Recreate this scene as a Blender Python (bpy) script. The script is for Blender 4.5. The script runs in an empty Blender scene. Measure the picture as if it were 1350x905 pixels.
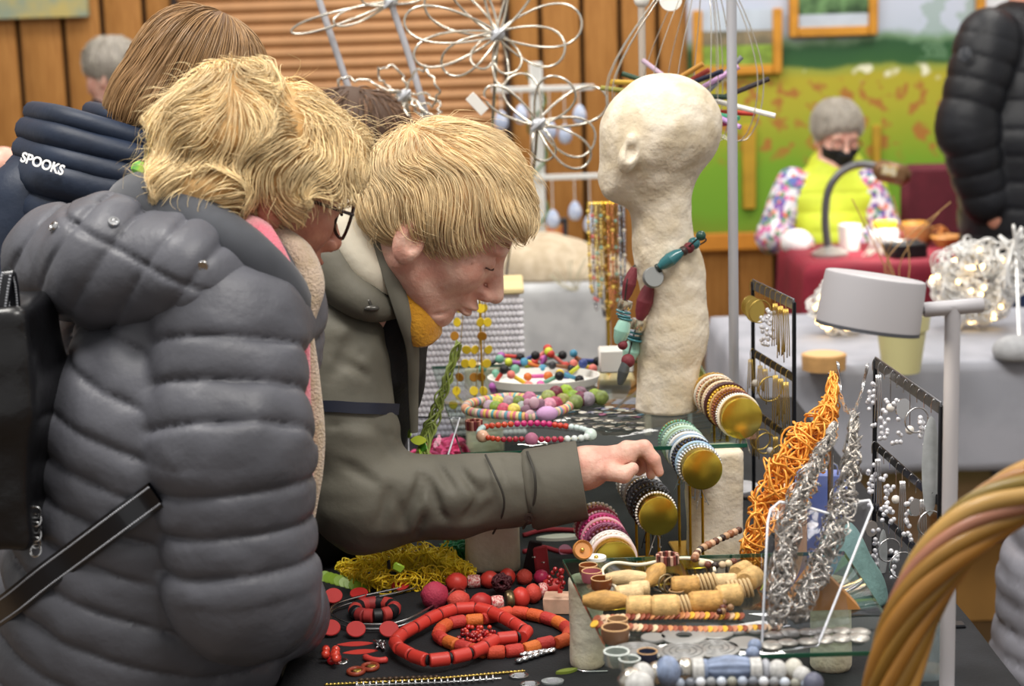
import bpy, math, random
import numpy as np
from mathutils import Vector, Matrix, Euler

R = random.Random(7)
NR = np.random.RandomState(11)
PI = math.pi
SC = bpy.context.scene
COL = SC.collection

# ------------------------------------------------------------------ camera
FPX, CZ = 2300.0, 1.55
TILT, ROLL = math.atan(416 / 2300.0), 0.030
_f = np.array([0, math.cos(TILT), -math.sin(TILT)])
_r0 = np.array([1.0, 0, 0]); _u0 = np.array([0, math.sin(TILT), math.cos(TILT)])
_u = _u0 * math.cos(ROLL) + _r0 * math.sin(ROLL)
_r = _r0 * math.cos(ROLL) - _u0 * math.sin(ROLL)
CAMP = np.array([0, 0, CZ])
cd = bpy.data.cameras.new('camera'); cam = bpy.data.objects.new('camera', cd); COL.objects.link(cam)
cd.sensor_width = 36; cd.lens = 36 * FPX / 1350.0
cd.clip_start = 0.05
cam.matrix_world = Matrix(((_r[0], _u[0], -_f[0], 0), (_r[1], _u[1], -_f[1], 0), (_r[2], _u[2], -_f[2], CZ), (0, 0, 0, 1)))
cd.dof.use_dof = True; cd.dof.focus_distance = 2.4; cd.dof.aperture_fstop = 5.0
SC.camera = cam

# ------------------------------------------------------------------ light
SC.view_settings.view_transform = 'Standard'; SC.view_settings.look = 'None'
SC.view_settings.gamma = 1; SC.view_settings.use_curve_mapping = False
SC.view_settings.exposure = 0.6
wd = bpy.data.worlds.new('hall_ambient'); SC.world = wd; wd.use_nodes = True
wd.node_tree.nodes['Background'].inputs[0].default_value = (1.0, 0.97, 0.93, 1)
wd.node_tree.nodes['Background'].inputs[1].default_value = 0.37

def area(name, loc, tgt, size, watts, colr=(1, .96, .9)):
    l = bpy.data.lights.new(name, 'AREA'); l.shape = 'RECTANGLE'; l.size, l.size_y = size; l.energy = watts; l.color = colr
    o = bpy.data.objects.new(name, l); COL.objects.link(o); o.location = loc
    o.rotation_euler = (Vector(tgt) - Vector(loc)).to_track_quat('-Z', 'Y').to_euler()
    return o
area('hall_lamp', (0.9, 0.6, 4.2), (0.4, 2.2, .9), (1.6, 1.0), 72)
area('hall_lamp', (-1.6, 2.2, 4.2), (-.4, 2.5, 1), (1.6, 1.0), 72)
area('hall_lamp', (1.2, 3.9, 4.2), (.9, 4.2, .7), (1.6, 1.0), 24)
area('hall_lamp', (-1.0, 6.0, 4.2), (-.8, 7.4, 1), (1.6, 1.0), 52)
area('hall_lamp', (2.2, 6.2, 4.2), (1.8, 7.0, .8), (1.6, 1.0), 50)

# ------------------------------------------------------------------ geometry helpers
def W(px, py, Y):
    d = (px - 675) * _r - (py - 452.5) * _u + FPX * _f
    return CAMP + d * (Y / d[1])
def Z(px, py, z):
    d = (px - 675) * _r - (py - 452.5) * _u + FPX * _f
    return CAMP + d * ((z - CZ) / d[2])
def A(*a): return np.array(a, float)

class MB:
    def __init__(s): s.v = []; s.q = []; s.t = []; s.n = 0
    def add(s, v, q=None, t=None):
        v = np.asarray(v, float).reshape(-1, 3)
        if q is not None and len(q): s.q.append(np.asarray(q, int) + s.n)
        if t is not None and len(t): s.t.append(np.asarray(t, int) + s.n)
        s.v.append(v); s.n += len(v); return s
    def tube(s, P, r, seg=8, closed=False, caps=True, flat=1.0, up=None):
        P = np.asarray(P, float); n = len(P); r = np.broadcast_to(np.asarray(r, float), (n,))
        T = np.roll(P, -1, 0) - np.roll(P, 1, 0) if closed else np.gradient(P, axis=0)
        T /= np.linalg.norm(T, axis=1)[:, None] + 1e-12
        N = np.zeros((n, 3))
        a = np.array(up if up is not None else ([0, 0, 1] if abs(T[0][2]) < .9 else [1, 0, 0]), float)
        for i in range(n):
            if up is not None: a = np.array(up, float)
            a = a - T[i] * (a @ T[i]); l = np.linalg.norm(a)
            a = a / l if l > 1e-9 else np.array([1., 0, 0]); N[i] = a
        B = np.cross(T, N)
        th = np.arange(seg) * 2 * PI / seg
        V = P[:, None, :] + r[:, None, None] * (np.cos(th)[None, :, None] * N[:, None, :] * flat + np.sin(th)[None, :, None] * B[:, None, :])
        m = n if closed else n - 1
        i = np.arange(m)[:, None]; j = np.arange(seg)[None, :]
        i2 = (i + 1) % n; j2 = (j + 1) % seg
        Q = np.stack([i * seg + j, i * seg + j2, i2 * seg + j2, i2 * seg + j], -1).reshape(-1, 4)
        V = V.reshape(-1, 3); t = []
        if caps and not closed:
            V = np.vstack([V, P[0], P[-1]]); c0 = n * seg; c1 = c0 + 1; k = np.arange(seg); k2 = (k + 1) % seg
            t = np.vstack([np.stack([np.full(seg, c0), k2, k], 1), np.stack([np.full(seg, c1), (n - 1) * seg + k, (n - 1) * seg + k2], 1)])
        return s.add(V, Q, t)
    def surf(s, G, closed_u=False, closed_v=False, flip=False):
        G = np.asarray(G, float); n, m = G.shape[:2]
        i = np.arange(n if closed_u else n - 1)[:, None]; j = np.arange(m if closed_v else m - 1)[None, :]
        i2 = (i + 1) % n; j2 = (j + 1) % m
        Q = np.stack([i * m + j, i * m + j2, i2 * m + j2, i2 * m + j], -1).reshape(-1, 4)
        return s.add(G.reshape(-1, 3), Q[:, ::-1] if flip else Q)
    def lathe(s, prof, c=(0, 0, 0), M=None, seg=24):
        prof = np.asarray(prof, float); th = np.arange(seg) * 2 * PI / seg
        G = np.stack([prof[:, 0:1] * np.cos(th), prof[:, 0:1] * np.sin(th), np.repeat(prof[:, 1:2], seg, 1)], -1)
        if M is not None: G = G @ np.asarray(M).T
        return s.surf(G + np.asarray(c), closed_v=True, flip=True)
    def ell(s, c, r, M=None, nu=12, nv=8):
        r = np.broadcast_to(np.asarray(r, float), (3,))
        ph = np.linspace(0, PI, nv + 1); ph[0] = .02; ph[-1] = PI - .02
        th = np.arange(nu) * 2 * PI / nu
        G = np.stack([np.sin(ph)[:, None] * np.cos(th), np.sin(ph)[:, None] * np.sin(th), -np.cos(ph)[:, None] * np.ones(nu)], -1) * r
        if M is not None: G = G @ np.asarray(M).T
        return s.surf(G + np.asarray(c), closed_v=True, flip=True)
    def box(s, c, size, M=None, b=.002):
        h = np.asarray(size, float) / 2; b = min(b, h.min() * .9); V = []; 
        sg = [(x, y, z) for x in (-1, 1) for y in (-1, 1) for z in (-1, 1)]
        for a in sg:
            a = np.array(a)
            for k in range(3):
                d = h - b; d = d.copy(); d[k] = h[k]; V.append(a * d)
        idx = {a: i * 3 for i, a in enumerate(sg)}; Q = []; T = []
        for k in range(3):
            o = [j for j in range(3) if j != k]
            for sgn in (-1, 1):
                f = []
                for (p, q) in ((-1, -1), (1, -1), (1, 1), (-1, 1)):
                    a = [0, 0, 0]; a[k] = sgn; a[o[0]] = p; a[o[1]] = q; f.append(idx[tuple(a)] + k)
                if (sgn == 1) != (k != 1): f = f[::-1]
                Q.append(f)
            for p in (-1, 1):
                for q in (-1, 1):
                    a = [0, 0, 0]; a[o[0]] = p; a[o[1]] = q; a[k] = -1; a0 = idx[tuple(a)]; a[k] = 1; a1 = idx[tuple(a)]
                    Q.append([a0 + o[0], a0 + o[1], a1 + o[1], a1 + o[0]])
        for a in sg: T.append([idx[a], idx[a] + 1, idx[a] + 2])
        V = np.array(V)
        # fix orientation outward
        def orient(Fs):
            out = []
            for f in Fs:
                P = V[list(f)]; n = np.cross(P[1] - P[0], P[2] - P[0])
                out.append(f if n @ P.mean(0) > 0 else f[::-1])
            return out
        Q = orient(Q); T = orient(T)
        if M is not None: V = V @ np.asarray(M).T
        return s.add(V + np.asarray(c), Q, T)
    def prism(s, poly, z0, z1, M=None, c=(0, 0, 0)):
        poly = np.asarray(poly, float); n = len(poly)
        ar = sum(poly[i][0] * poly[(i + 1) % n][1] - poly[(i + 1) % n][0] * poly[i][1] for i in range(n))
        if ar < 0: poly = poly[::-1]
        V = np.vstack([np.c_[poly, np.full(n, z0)], np.c_[poly, np.full(n, z1)], [[*poly.mean(0), z0], [*poly.mean(0), z1]]])
        k = np.arange(n); k2 = (k + 1) % n
        if M is not None: V = V @ np.asarray(M).T
        return s.add(V + np.asarray(c), np.stack([k, k2, k2 + n, k + n], 1),
                     np.vstack([np.stack([np.full(n, 2 * n), k2, k], 1), np.stack([np.full(n, 2 * n + 1), k + n, k2 + n], 1)]))
    def mesh(s, name, off=(0, 0, 0), smooth=True):
        V = np.vstack(s.v) - np.asarray(off)
        q = np.vstack(s.q) if s.q else np.zeros((0, 4), int); t = np.vstack(s.t) if s.t else np.zeros((0, 3), int)
        me = bpy.data.meshes.new(name)
        me.vertices.add(len(V)); me.vertices.foreach_set('co', V.ravel())
        L = np.concatenate([q.ravel(), t.ravel()]); me.loops.add(len(L)); me.loops.foreach_set('vertex_index', L)
        st = np.concatenate([np.arange(len(q)) * 4, len(q) * 4 + np.arange(len(t)) * 3]); me.polygons.add(len(st))
        me.polygons.foreach_set('loop_start', st)
        me.update(calc_edges=True); me.validate()
        if smooth is True: me.polygons.foreach_set('use_smooth', np.ones(len(me.polygons), bool))
        elif smooth: 
            me.polygons.foreach_set('use_smooth', np.ones(len(me.polygons), bool)); me.set_sharp_from_angle(angle=smooth)
        return me

WL = {}
def tag(o, label=None, cat=None, group=None, kind=None):
    if label: o['label'] = label
    if cat: o['category'] = cat
    if group: o['group'] = group
    if kind: o['kind'] = kind
    return o
def empty(name, loc, label, cat, group=None):
    o = bpy.data.objects.new(name, None); COL.objects.link(o); o.empty_display_size = .05
    o.location = loc; WL[o.name] = np.array(loc, float); return tag(o, label, cat, group)
def mk(name, mb, mat, parent=None, label=None, cat=None, group=None, kind=None, smooth=.7, mod=None):
    if parent is not None: off = WL[parent.name]
    else:
        V = np.vstack(mb.v); off = np.array([*((V.min(0) + V.max(0)) / 2)[:2], V[:, 2].min()])
    me = mb.mesh(name, off, smooth); o = bpy.data.objects.new(name, me); COL.objects.link(o)
    if mat is not None: me.materials.append(mat)
    if parent is not None: o.parent = parent
    else: o.location = off
    WL[o.name] = off
    if mod: mod(o)
    return tag(o, label, cat, group, kind)
def inst(name, me, parent, loc, M=None, scale=1.0, label=None):
    """a copy that shares mesh data, as a child piece"""
    o = bpy.data.objects.new(name, me); COL.objects.link(o); o.parent = parent
    M4 = Matrix.Identity(4)
    s = np.broadcast_to(np.asarray(scale, float), (3,))
    M3 = np.eye(3) if M is None else np.asarray(M)
    M3 = M3 * s[None, :]
    l = np.asarray(loc) - WL[parent.name]
    o.matrix_local = Matrix([[*M3[0], l[0]], [*M3[1], l[1]], [*M3[2], l[2]], [0, 0, 0, 1]])
    if label: o['label'] = label
    return o
_mc = {}
def pm(key, mat, fn, smooth=.7):
    k = (key, mat.name)
    if k not in _mc:
        b = MB(); fn(b); m = b.mesh(key, smooth=smooth); m.materials.append(mat); _mc[k] = m
    return _mc[k]
def frame(t, up=(0, 0, 1)):
    """rotation whose local z is t"""
    t = np.asarray(t, float); t = t / np.linalg.norm(t); u = np.asarray(up, float)
    if abs(u @ t) > .98: u = np.array([1., 0, 0])
    x = np.cross(u, t); x /= np.linalg.norm(x); y = np.cross(t, x)
    return np.stack([x, y, t], 1)
def rot(x=0, y=0, z=0): return np.array(Euler((math.radians(x), math.radians(y), math.radians(z))).to_matrix())
def spl(P, n, closed=False):
    """Catmull-Rom through P"""
    P = np.asarray(P, float); k = len(P)
    Q = np.vstack([P[-1], P, P[0], P[1]]) if closed else np.vstack([2 * P[0] - P[1], P, 2 * P[-1] - P[-2]])
    m = k if closed else k - 1
    t = np.linspace(0, m, n, endpoint=not closed); i = np.minimum(t.astype(int), m - 1); u = (t - i)[:, None]
    a, b, c, d = Q[i], Q[i + 1], Q[i + 2], Q[i + 3]
    return .5 * (2 * b + (c - a) * u + (2 * a - 5 * b + 4 * c - d) * u * u + (3 * b - a - 3 * c + d) * u ** 3)
def resamp(P, n, closed=False):
    P = np.asarray(P, float)
    if closed: P = np.vstack([P, P[:1]])
    s = np.r_[0, np.cumsum(np.linalg.norm(np.diff(P, axis=0), axis=1))]
    t = np.linspace(0, s[-1], n, endpoint=not closed)
    return np.stack([np.interp(t, s, P[:, k]) for k in range(3)], 1), s[-1]

# ------------------------------------------------------------------ implicit surfaces
def rc(p, a, b, r1, r2):
    a = np.asarray(a, float); b = np.asarray(b, float); ba = b - a; h = np.clip((p - a) @ ba / (ba @ ba), 0, 1)
    return np.linalg.norm(p - a - h[:, None] * ba, axis=1) - (r1 + h * (r2 - r1))
def el(p, c, r, M=None):
    q = p - np.asarray(c, float)
    if M is not None: q = q @ np.asarray(M)
    r = np.asarray(r, float); k0 = np.linalg.norm(q / r, axis=1); k1 = np.linalg.norm(q / r ** 2, axis=1) + 1e-9
    return k0 * (k0 - 1) / k1
def smin(a, b, k): h = np.clip(.5 + .5 * (b - a) / k, 0, 1); return b + (a - b) * h - k * h * (1 - h)
def smax(a, b, k): return -smin(-a, -b, k)
def chain(p, P, r):
    """closest distance and arc length along a polyline with radii"""
    P = np.asarray(P, float); best = None; acc = 0; arc = None
    for i in range(len(P) - 1):
        ba = P[i + 1] - P[i]; L = np.linalg.norm(ba); h = np.clip((p - P[i]) @ ba / (L * L), 0, 1)
        d = np.linalg.norm(p - P[i] - h[:, None] * ba, axis=1) - (r[i] + h * (r[i + 1] - r[i])); s = acc + h * L
        if best is None: best, arc = d, s
        else:
            m = d < best; arc = np.where(m, s, arc); best = smin(best, d, .02)
        acc += L
    return best, arc
def quilt(s, sp, amp, p=None):
    """puffed panels: 0 at the stitched seams, amp between them, puckered beside the seams"""
    m = np.abs((s / sp) % 1 - .5) * 2; d = (1 - m) * sp / 2
    o = amp * (.70 * (1 - np.exp(-(d / .005) ** 1.0)) + .30 * (1 - m * m))
    if p is not None: o = o + .0036 * wav(p, 75, 21) * np.exp(-d / .014)
    return o
_pt = NR.rand(3, 64, 3) * 2 - 1
def wav(p, f, seed=0):
    """cheap smooth noise in [-1,1]"""
    r = np.random.RandomState(seed); o = np.zeros(len(p))
    for _ in range(7):
        k = r.randn(3); k /= np.linalg.norm(k); o += np.sin(p @ (k * f * r.uniform(.6, 1.5)) + r.uniform(0, 6.3) + 1.3 * np.sin(p @ (r.randn(3) * f * .4)))
    return o / 4
def sdf(fn, lo, hi, h, newton=1):
    lo = np.asarray(lo, float); n = np.ceil((np.asarray(hi) - lo) / (4 * h)).astype(int) + 1
    c = [lo[k] + (np.arange(n[k]) * 4 + 1.5) * h for k in range(3)]
    C = np.stack(np.meshgrid(*c, indexing='ij'), -1).reshape(-1, 3)
    cv = fn(C); act = np.abs(cv) < 6.2 * h
    g = np.repeat(np.repeat(np.repeat(cv.reshape(n), 4, 0), 4, 1), 4, 2).astype(float)
    ai = np.argwhere(act.reshape(n)) * 4
    o = np.stack(np.meshgrid(*[np.arange(4)] * 3, indexing='ij'), -1).reshape(-1, 3)
    I = (ai[:, None, :] + o[None]).reshape(-1, 3)
    for k in range(0, len(I), 400000):
        J = I[k:k + 400000]; g[J[:, 0], J[:, 1], J[:, 2]] = fn(lo + J * h)
    s = g < 0; N = np.array(g.shape)
    quads = []; CI = []; CP = []
    for ax in range(3):
        d = [0, 0, 0]; d[ax] = 1
        lo_ = tuple(slice(0, -1) if k == ax else slice(None) for k in range(3)); hi_ = tuple(slice(1, None) if k == ax else slice(None) for k in range(3))
        E = np.argwhere(s[lo_] != s[hi_])
        if not len(E): continue
        a = g[E[:, 0], E[:, 1], E[:, 2]]; E2 = E + d; b = g[E2[:, 0], E2[:, 1], E2[:, 2]]
        t = a / (a - b); P = E + np.array(d) * t[:, None]
        o1, o2 = [k for k in range(3) if k != ax]
        cells = []
        for (u, v) in ((0, 0), (1, 0), (1, 1), (0, 1)):
            c_ = E.copy(); c_[:, o1] -= u; c_[:, o2] -= v; cells.append(c_)
        ok = np.all([(c_ >= 0).all(1) & (c_ < N - 1).all(1) for c_ in cells], 0)
        for c_ in cells:
            CI.append(np.ravel_multi_index(c_[ok].T, N - 1)); CP.append(P[ok])
        fl = (a < 0) ^ (ax == 1)
        q = np.stack([np.ravel_multi_index(c_[ok].T, N - 1) for c_ in cells], 1)
        quads.append(np.where(fl[ok][:, None], q[:, ::-1], q))
    Q = np.vstack(quads); CI = np.concatenate(CI); CP = np.vstack(CP)
    used, inv = np.unique(CI, return_inverse=True); cnt = np.bincount(inv)
    V = lo + np.stack([np.bincount(inv, CP[:, k]) for k in range(3)], 1) / cnt[:, None] * h
    Q = np.searchsorted(used, Q)
    for _ in range(newton):
        d0 = fn(V); e = h * .35; G = np.stack([fn(V + np.eye(3)[k] * e) - d0 for k in range(3)], 1) / e
        V = V - G * (np.clip(d0, -h, h) / (np.einsum('ij,ij->i', G, G) + .05))[:, None]
    # make faces point outwards
    P = V[Q[::17]]; nrm = np.cross(P[:, 1] - P[:, 0], P[:, 2] - P[:, 0]); nrm /= np.linalg.norm(nrm, axis=1)[:, None] + 1e-9
    c = P.mean(1)
    if np.mean(fn(c + nrm * h * .7) > fn(c - nrm * h * .7)) < .5: Q = Q[:, ::-1]
    b = MB(); b.add(V, Q); return b

def hit(fn, px, py, lift=.003, t0=1.6):
    """where a viewing ray first meets an implicit surface swollen by lift"""
    dr = W(px, py, 2.0) - CAMP; dr /= np.linalg.norm(dr); t = t0
    for _ in range(120):
        d = fn((CAMP + dr * t)[None])[0] - lift; t += d * .6
        if abs(d) < .0003 or t > 3.2: break
    return CAMP + dr * t
# ------------------------------------------------------------------ materials
def lin(c):
    if isinstance(c, str): c = [int(c[i:i + 2], 16) / 255 for i in (0, 2, 4)]
    return tuple((x / 12.92 if x <= .04045 else ((x + .055) / 1.055) ** 2.4) for x in c[:3]) + (1,)
def mat(name, c, rough=.6, metal=0, var=.0, vs=30, bump=0, bs=200, c2=None, island=0, sub=0, alpha=1, trans=0, ior=1.45, sheen=0, coat=0, emit=0, stretch=None, spec=.5, detail=3):
    m = bpy.data.materials.new(name); m.use_nodes = True; nt = m.node_tree; b = nt.nodes['Principled BSDF']; L = nt.links.new
    base = lin(c); b.inputs['Base Color'].default_value = base; b.inputs['Roughness'].default_value = rough; b.inputs['Metallic'].default_value = metal
    b.inputs['Specular IOR Level'].default_value = spec
    b.inputs['IOR'].default_value = ior
    if sheen: b.inputs['Sheen Weight'].default_value = sheen
    if coat: b.inputs['Coat Weight'].default_value = coat
    if trans: b.inputs['Transmission Weight'].default_value = trans
    if alpha < 1: b.inputs['Alpha'].default_value = alpha
    if sub:
        b.inputs['Subsurface Weight'].default_value = sub; b.inputs['Subsurface Radius'].default_value = (.012, .005, .003); b.inputs['Subsurface Scale'].default_value = 1
    if emit: b.inputs['Emission Color'].default_value = base; b.inputs['Emission Strength'].default_value = emit
    src = None
    if c2 is not None or var or bump:
        tc = nt.nodes.new('ShaderNodeTexCoord'); vec = tc.outputs['Object']
        if stretch:
            mp = nt.nodes.new('ShaderNodeMapping'); mp.inputs['Scale'].default_value = stretch; L(vec, mp.inputs[0]); vec = mp.outputs[0]
    if c2 is not None or var:
        n = nt.nodes.new('ShaderNodeTexNoise'); n.inputs['Scale'].default_value = vs; n.inputs['Detail'].default_value = detail; L(vec, n.inputs['Vector'])
        r = nt.nodes.new('ShaderNodeValToRGB'); L(n.outputs['Fac'], r.inputs[0])
        r.color_ramp.elements[0].position = .38; r.color_ramp.elements[1].position = .62
        if c2 is not None: e0, e1 = base, lin(c2)
        else: e0 = tuple(x * (1 - var) for x in base[:3]) + (1,); e1 = tuple(min(1, x * (1 + var)) for x in base[:3]) + (1,)
        r.color_ramp.elements[0].color = e0; r.color_ramp.elements[1].color = e1; src = r.outputs[0]
    if island:
        g = nt.nodes.new('ShaderNodeNewGeometry'); hv = nt.nodes.new('ShaderNodeHueSaturation')
        mr = nt.nodes.new('ShaderNodeMapRange'); mr.inputs['To Min'].default_value = 1 - island; mr.inputs['To Max'].default_value = 1 + island
        L(g.outputs['Random Per Island'], mr.inputs['Value']); L(mr.outputs[0], hv.inputs['Value'])
        if src: L(src, hv.inputs['Color'])
        else: hv.inputs['Color'].default_value = base
        src = hv.outputs[0]
    if src: L(src, b.inputs['Base Color'])
    if bump:
        n = nt.nodes.new('ShaderNodeTexNoise'); n.inputs['Scale'].default_value = bs; n.inputs['Detail'].default_value = 4; L(vec, n.inputs['Vector'])
        bp = nt.nodes.new('ShaderNodeBump'); bp.inputs['Strength'].default_value = 1; bp.inputs['Distance'].default_value = bump; L(n.outputs['Fac'], bp.inputs['Height']); L(bp.outputs[0], b.inputs['Normal'])
    return m
# ------------------------------------------------------------------ the setting
M_wood = mat('pine_plank', 'b98244', .6, vs=6, bump=.0006, bs=40, stretch=(14, 14, 1.2), c2='a87238')
M_wood2 = mat('dark_gap', '1c0f08', .9)
M_shut = mat('shutter_brown', 'b6865a', .55, var=.06, vs=8)
M_floor = mat('floor_vinyl', '59462f', .5, var=.15, vs=3)
def struct(name, mb, m): return mk(name, mb, m, kind='structure')
b = MB(); b.box((0, 4.5, -.05), (16, 16, .1)); struct('floor', b, M_floor)
YW = 8.0
b = MB(); b.box((0, YW + .13, 2.4), (12, .1, 4.8)); wall = struct('wall_back', b, M_wood2)
def xw(px, py=60): return W(px, py, YW)[0]
def plank(x0, x1, zz0=0, zz1=4.8, y=YW):
    me = MB(); me.box((0, 0, 0), (x1 - x0, .03, zz1 - zz0), b=.006); mm = me.mesh('plank'); mm.materials.append(M_wood)
    inst('plank', mm, wall, ((x0 + x1) / 2, y + .05, (zz0 + zz1) / 2))
left = [xw(p, 90) for p in (-150, -95, -38, 20 + 4, 80 + 4, 133 + 3, 192, 231)]
for i in range(7): plank(left[i] + .011, left[i + 1] - .011)
x = left[0]
while x > -5.5: plank(x - .19, x - .011 + .0); x -= .2
gaps = [669, 713, 768, 818, 868, 918]
g = [xw(p, 60) for p in gaps]
for i in range(5): plank(g[i] + .010, g[i + 1] - .010)
x = g[-1]
while x < 5.5: plank(x + .010, x + .17); x += .18
# roller shutter, every slat a piece of its own
xa, xb = xw(236, 60), xw(664, 60)
root = empty('window_1', ((xa + xb) / 2, YW + .03, 0), 'brown roller shutter with horizontal slats in the plank wall', 'shutter'); root['kind'] = 'structure'
prof = [(-.026, .0), (-.022, -.012), (-.008, -.022), (.008, -.022), (.020, -.013), (.024, -.002), (.026, .0)]
def slatm(b):
    G = np.array([[(x_, y_, z_) for (z_, y_) in prof] for x_ in (xa, xb)]); G[..., 0] -= (xa + xb) / 2
    b.surf(G)
ms = pm('slat', M_shut, slatm, 1.2)
z = .1
while z < 3.2:
    inst('slat', ms, root, ((xa + xb) / 2, YW + .03, z)); z += .0525
b = MB()
for xx in (xa - .012, xb + .012): b.box((xx, YW + .03, 1.6), (.03, .06, 3.3), b=.004)
mk('guide_rail', b, mat('rail_dark', '2a1c14', .6), root)
# meadow banner on the right part of the wall
def banner_mat():
    m = bpy.data.materials.new('meadow_print'); m.use_nodes = True; nt = m.node_tree; L = nt.links.new; N = nt.nodes.new
    bs = nt.nodes['Principled BSDF']; bs.inputs['Roughness'].default_value = .6
    tc = N('ShaderNodeTexCoord'); sep = N('ShaderNodeSeparateXYZ'); L(tc.outputs['Object'], sep.inputs[0])
    nz = N('ShaderNodeTexNoise'); nz.inputs['Scale'].default_value = 3.2; nz.inputs['Detail'].default_value = 5; L(tc.outputs['Object'], nz.inputs['Vector'])
    # wobble the height a little so that the bands have natural edges
    ad = N('ShaderNodeMath'); ad.operation = 'MULTIPLY_ADD'; ad.inputs[1].default_value = .16; L(nz.outputs['Fac'], ad.inputs[0]); L(sep.outputs[2], ad.inputs[2])
    mr = N('ShaderNodeMapRange'); mr.inputs['From Min'].default_value = .0; mr.inputs['From Max'].default_value = 1.6; L(ad.outputs[0], mr.inputs['Value'])
    cr = N('ShaderNodeValToRGB'); cr.color_ramp.interpolation = 'LINEAR'; L(mr.outputs[0], cr.inputs[0])
    e = cr.color_ramp.elements
    def pos(zz): return (zz + .08) / 1.6
    stops = [(0, '6f8a1e'), (.1, '6c9a22'), (.30, '739f22'), (.42, '93a024'), (.55, 'a9a52a'), (.70, 'b0a428'), (.745, '8f9a3a'), (.765, '2c5a2a'), (.84, '22502a'), (.865, '6f8f6a'), (.90, 'b9c3d2'), (1.05, 'c3c9da'), (1.5, 'cdd3e4')]
    e[0].position = pos(stops[0][0]); e[0].color = lin(stops[0][1]); e[1].position = pos(stops[1][0]); e[1].color = lin(stops[1][1])
    for z_, c_ in stops[2:]:
        k = e.new(min(1, pos(z_))); k.color = lin(c_)
    # rust and cream flower flecks in the meadow
    n2 = N('ShaderNodeTexNoise'); n2.inputs['Scale'].default_value = 17; n2.inputs['Detail'].default_value = 2; L(tc.outputs['Object'], n2.inputs['Vector'])
    r2 = N('ShaderNodeValToRGB'); r2.color_ramp.elements[0].position = .53; r2.color_ramp.elements[1].position = .60; L(n2.outputs['Fac'], r2.inputs[0])
    band = N('ShaderNodeValToRGB'); L(mr.outputs[0], band.inputs[0]); be = band.color_ramp.elements
    be[0].position = pos(.28); be[0].color = (0, 0, 0, 1); be[1].position = pos(.38); be[1].color = (1, 1, 1, 1)
    k = be.new(pos(.66)); k.color = (1, 1, 1, 1); k = be.new(pos(.71)); k.color = (0, 0, 0, 1)
    mu = N('ShaderNodeMath'); mu.operation = 'MULTIPLY'; L(r2.outputs[0], mu.inputs[0]); L(band.outputs[0], mu.inputs[1])
    mx = N('ShaderNodeMix'); mx.data_type = 'RGBA'; L(mu.outputs[0], mx.inputs[0]); L(cr.outputs[0], mx.inputs[6]); mx.inputs[7].default_value = lin('a8702c')
    n3 = N('ShaderNodeTexNoise'); n3.inputs['Scale'].default_value = 12; n3.inputs['Detail'].default_value = 1
    mp = N('ShaderNodeMapping'); mp.inputs['Location'].default_value = (4, 2, 7); L(tc.outputs['Object'], mp.inputs[0]); L(mp.outputs[0], n3.inputs['Vector'])
    r3 = N('ShaderNodeValToRGB'); r3.color_ramp.elements[0].position = .60; r3.color_ramp.elements[1].position = .66; L(n3.outputs['Fac'], r3.inputs[0])
    b3 = N('ShaderNodeValToRGB'); L(mr.outputs[0], b3.inputs[0]); be = b3.color_ramp.elements
    be[0].position = pos(.665); be[0].color = (0, 0, 0, 1); be[1].position = pos(.70); be[1].color = (1, 1, 1, 1)
    k = be.new(pos(.745)); k.color = (1, 1, 1, 1); k = be.new(pos(.765)); k.color = (0, 0, 0, 1)
    m3 = N('ShaderNodeMath'); m3.operation = 'MULTIPLY'; L(r3.outputs[0], m3.inputs[0]); L(b3.outputs[0], m3.inputs[1])
    mx2 = N('ShaderNodeMix'); mx2.data_type = 'RGBA'; L(m3.outputs[0], mx2.inputs[0]); L(mx.outputs[2], mx2.inputs[6]); mx2.inputs[7].default_value = lin('e8e6c8')
    # two slim poplars in the sky
    def pop(xc, w):
        a = N('ShaderNodeMath'); a.operation = 'SUBTRACT'; L(sep.outputs[0], a.inputs[0]); a.inputs[1].default_value = xc
        c_ = N('ShaderNodeMath'); c_.operation = 'ABSOLUTE'; L(a.outputs[0], c_.inputs[0])
        d = N('ShaderNodeMath'); d.operation = 'MULTIPLY_ADD'; L(n2.outputs['Fac'], d.inputs[0]); d.inputs[1].default_value = .30; L(c_.outputs[0], d.inputs[2])
        f_ = N('ShaderNodeMath'); f_.operation = 'LESS_THAN'; L(d.outputs[0], f_.inputs[0]); f_.inputs[1].default_value = w + .14; return f_
    p1, p2 = pop(POP[0], .055), pop(POP[1], .05)
    ma = N('ShaderNodeMath'); ma.operation = 'MAXIMUM'; L(p1.outputs[0], ma.inputs[0]); L(p2.outputs[0], ma.inputs[1])
    sk = N('ShaderNodeMath'); sk.operation = 'GREATER_THAN'; L(ad.outputs[0], sk.inputs[0]); sk.inputs[1].default_value = .86
    mb_ = N('ShaderNodeMath'); mb_.operation = 'MULTIPLY'; L(ma.outputs[0], mb_.inputs[0]); L(sk.outputs[0], mb_.inputs[1])
    mc = N('ShaderNodeMath'); mc.operation = 'MULTIPLY'; mc.inputs[1].default_value = .45; L(mb_.outputs[0], mc.inputs[0])
    mx3 = N('ShaderNodeMix'); mx3.data_type = 'RGBA'; L(mc.outputs[0], mx3.inputs[0]); L(mx2.outputs[2], mx3.inputs[6]); mx3.inputs[7].default_value = lin('6f9470')
    L(mx3.outputs[2], bs.inputs['Base Color']); return m
bx0 = W(908, 200, YW)[0]; bx1 = 4.2; bz0 = W(990, 306, YW)[2]; bz1 = bz0 + 2.1
bcx = (bx0 + bx1) / 2
POP = (W(1232, 30, YW)[0] - bcx, W(1280, 30, YW)[0] - bcx)
b = MB(); b.box((bcx, YW + .005, (bz0 + bz1) / 2), (bx1 - bx0, .02, bz1 - bz0))
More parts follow.
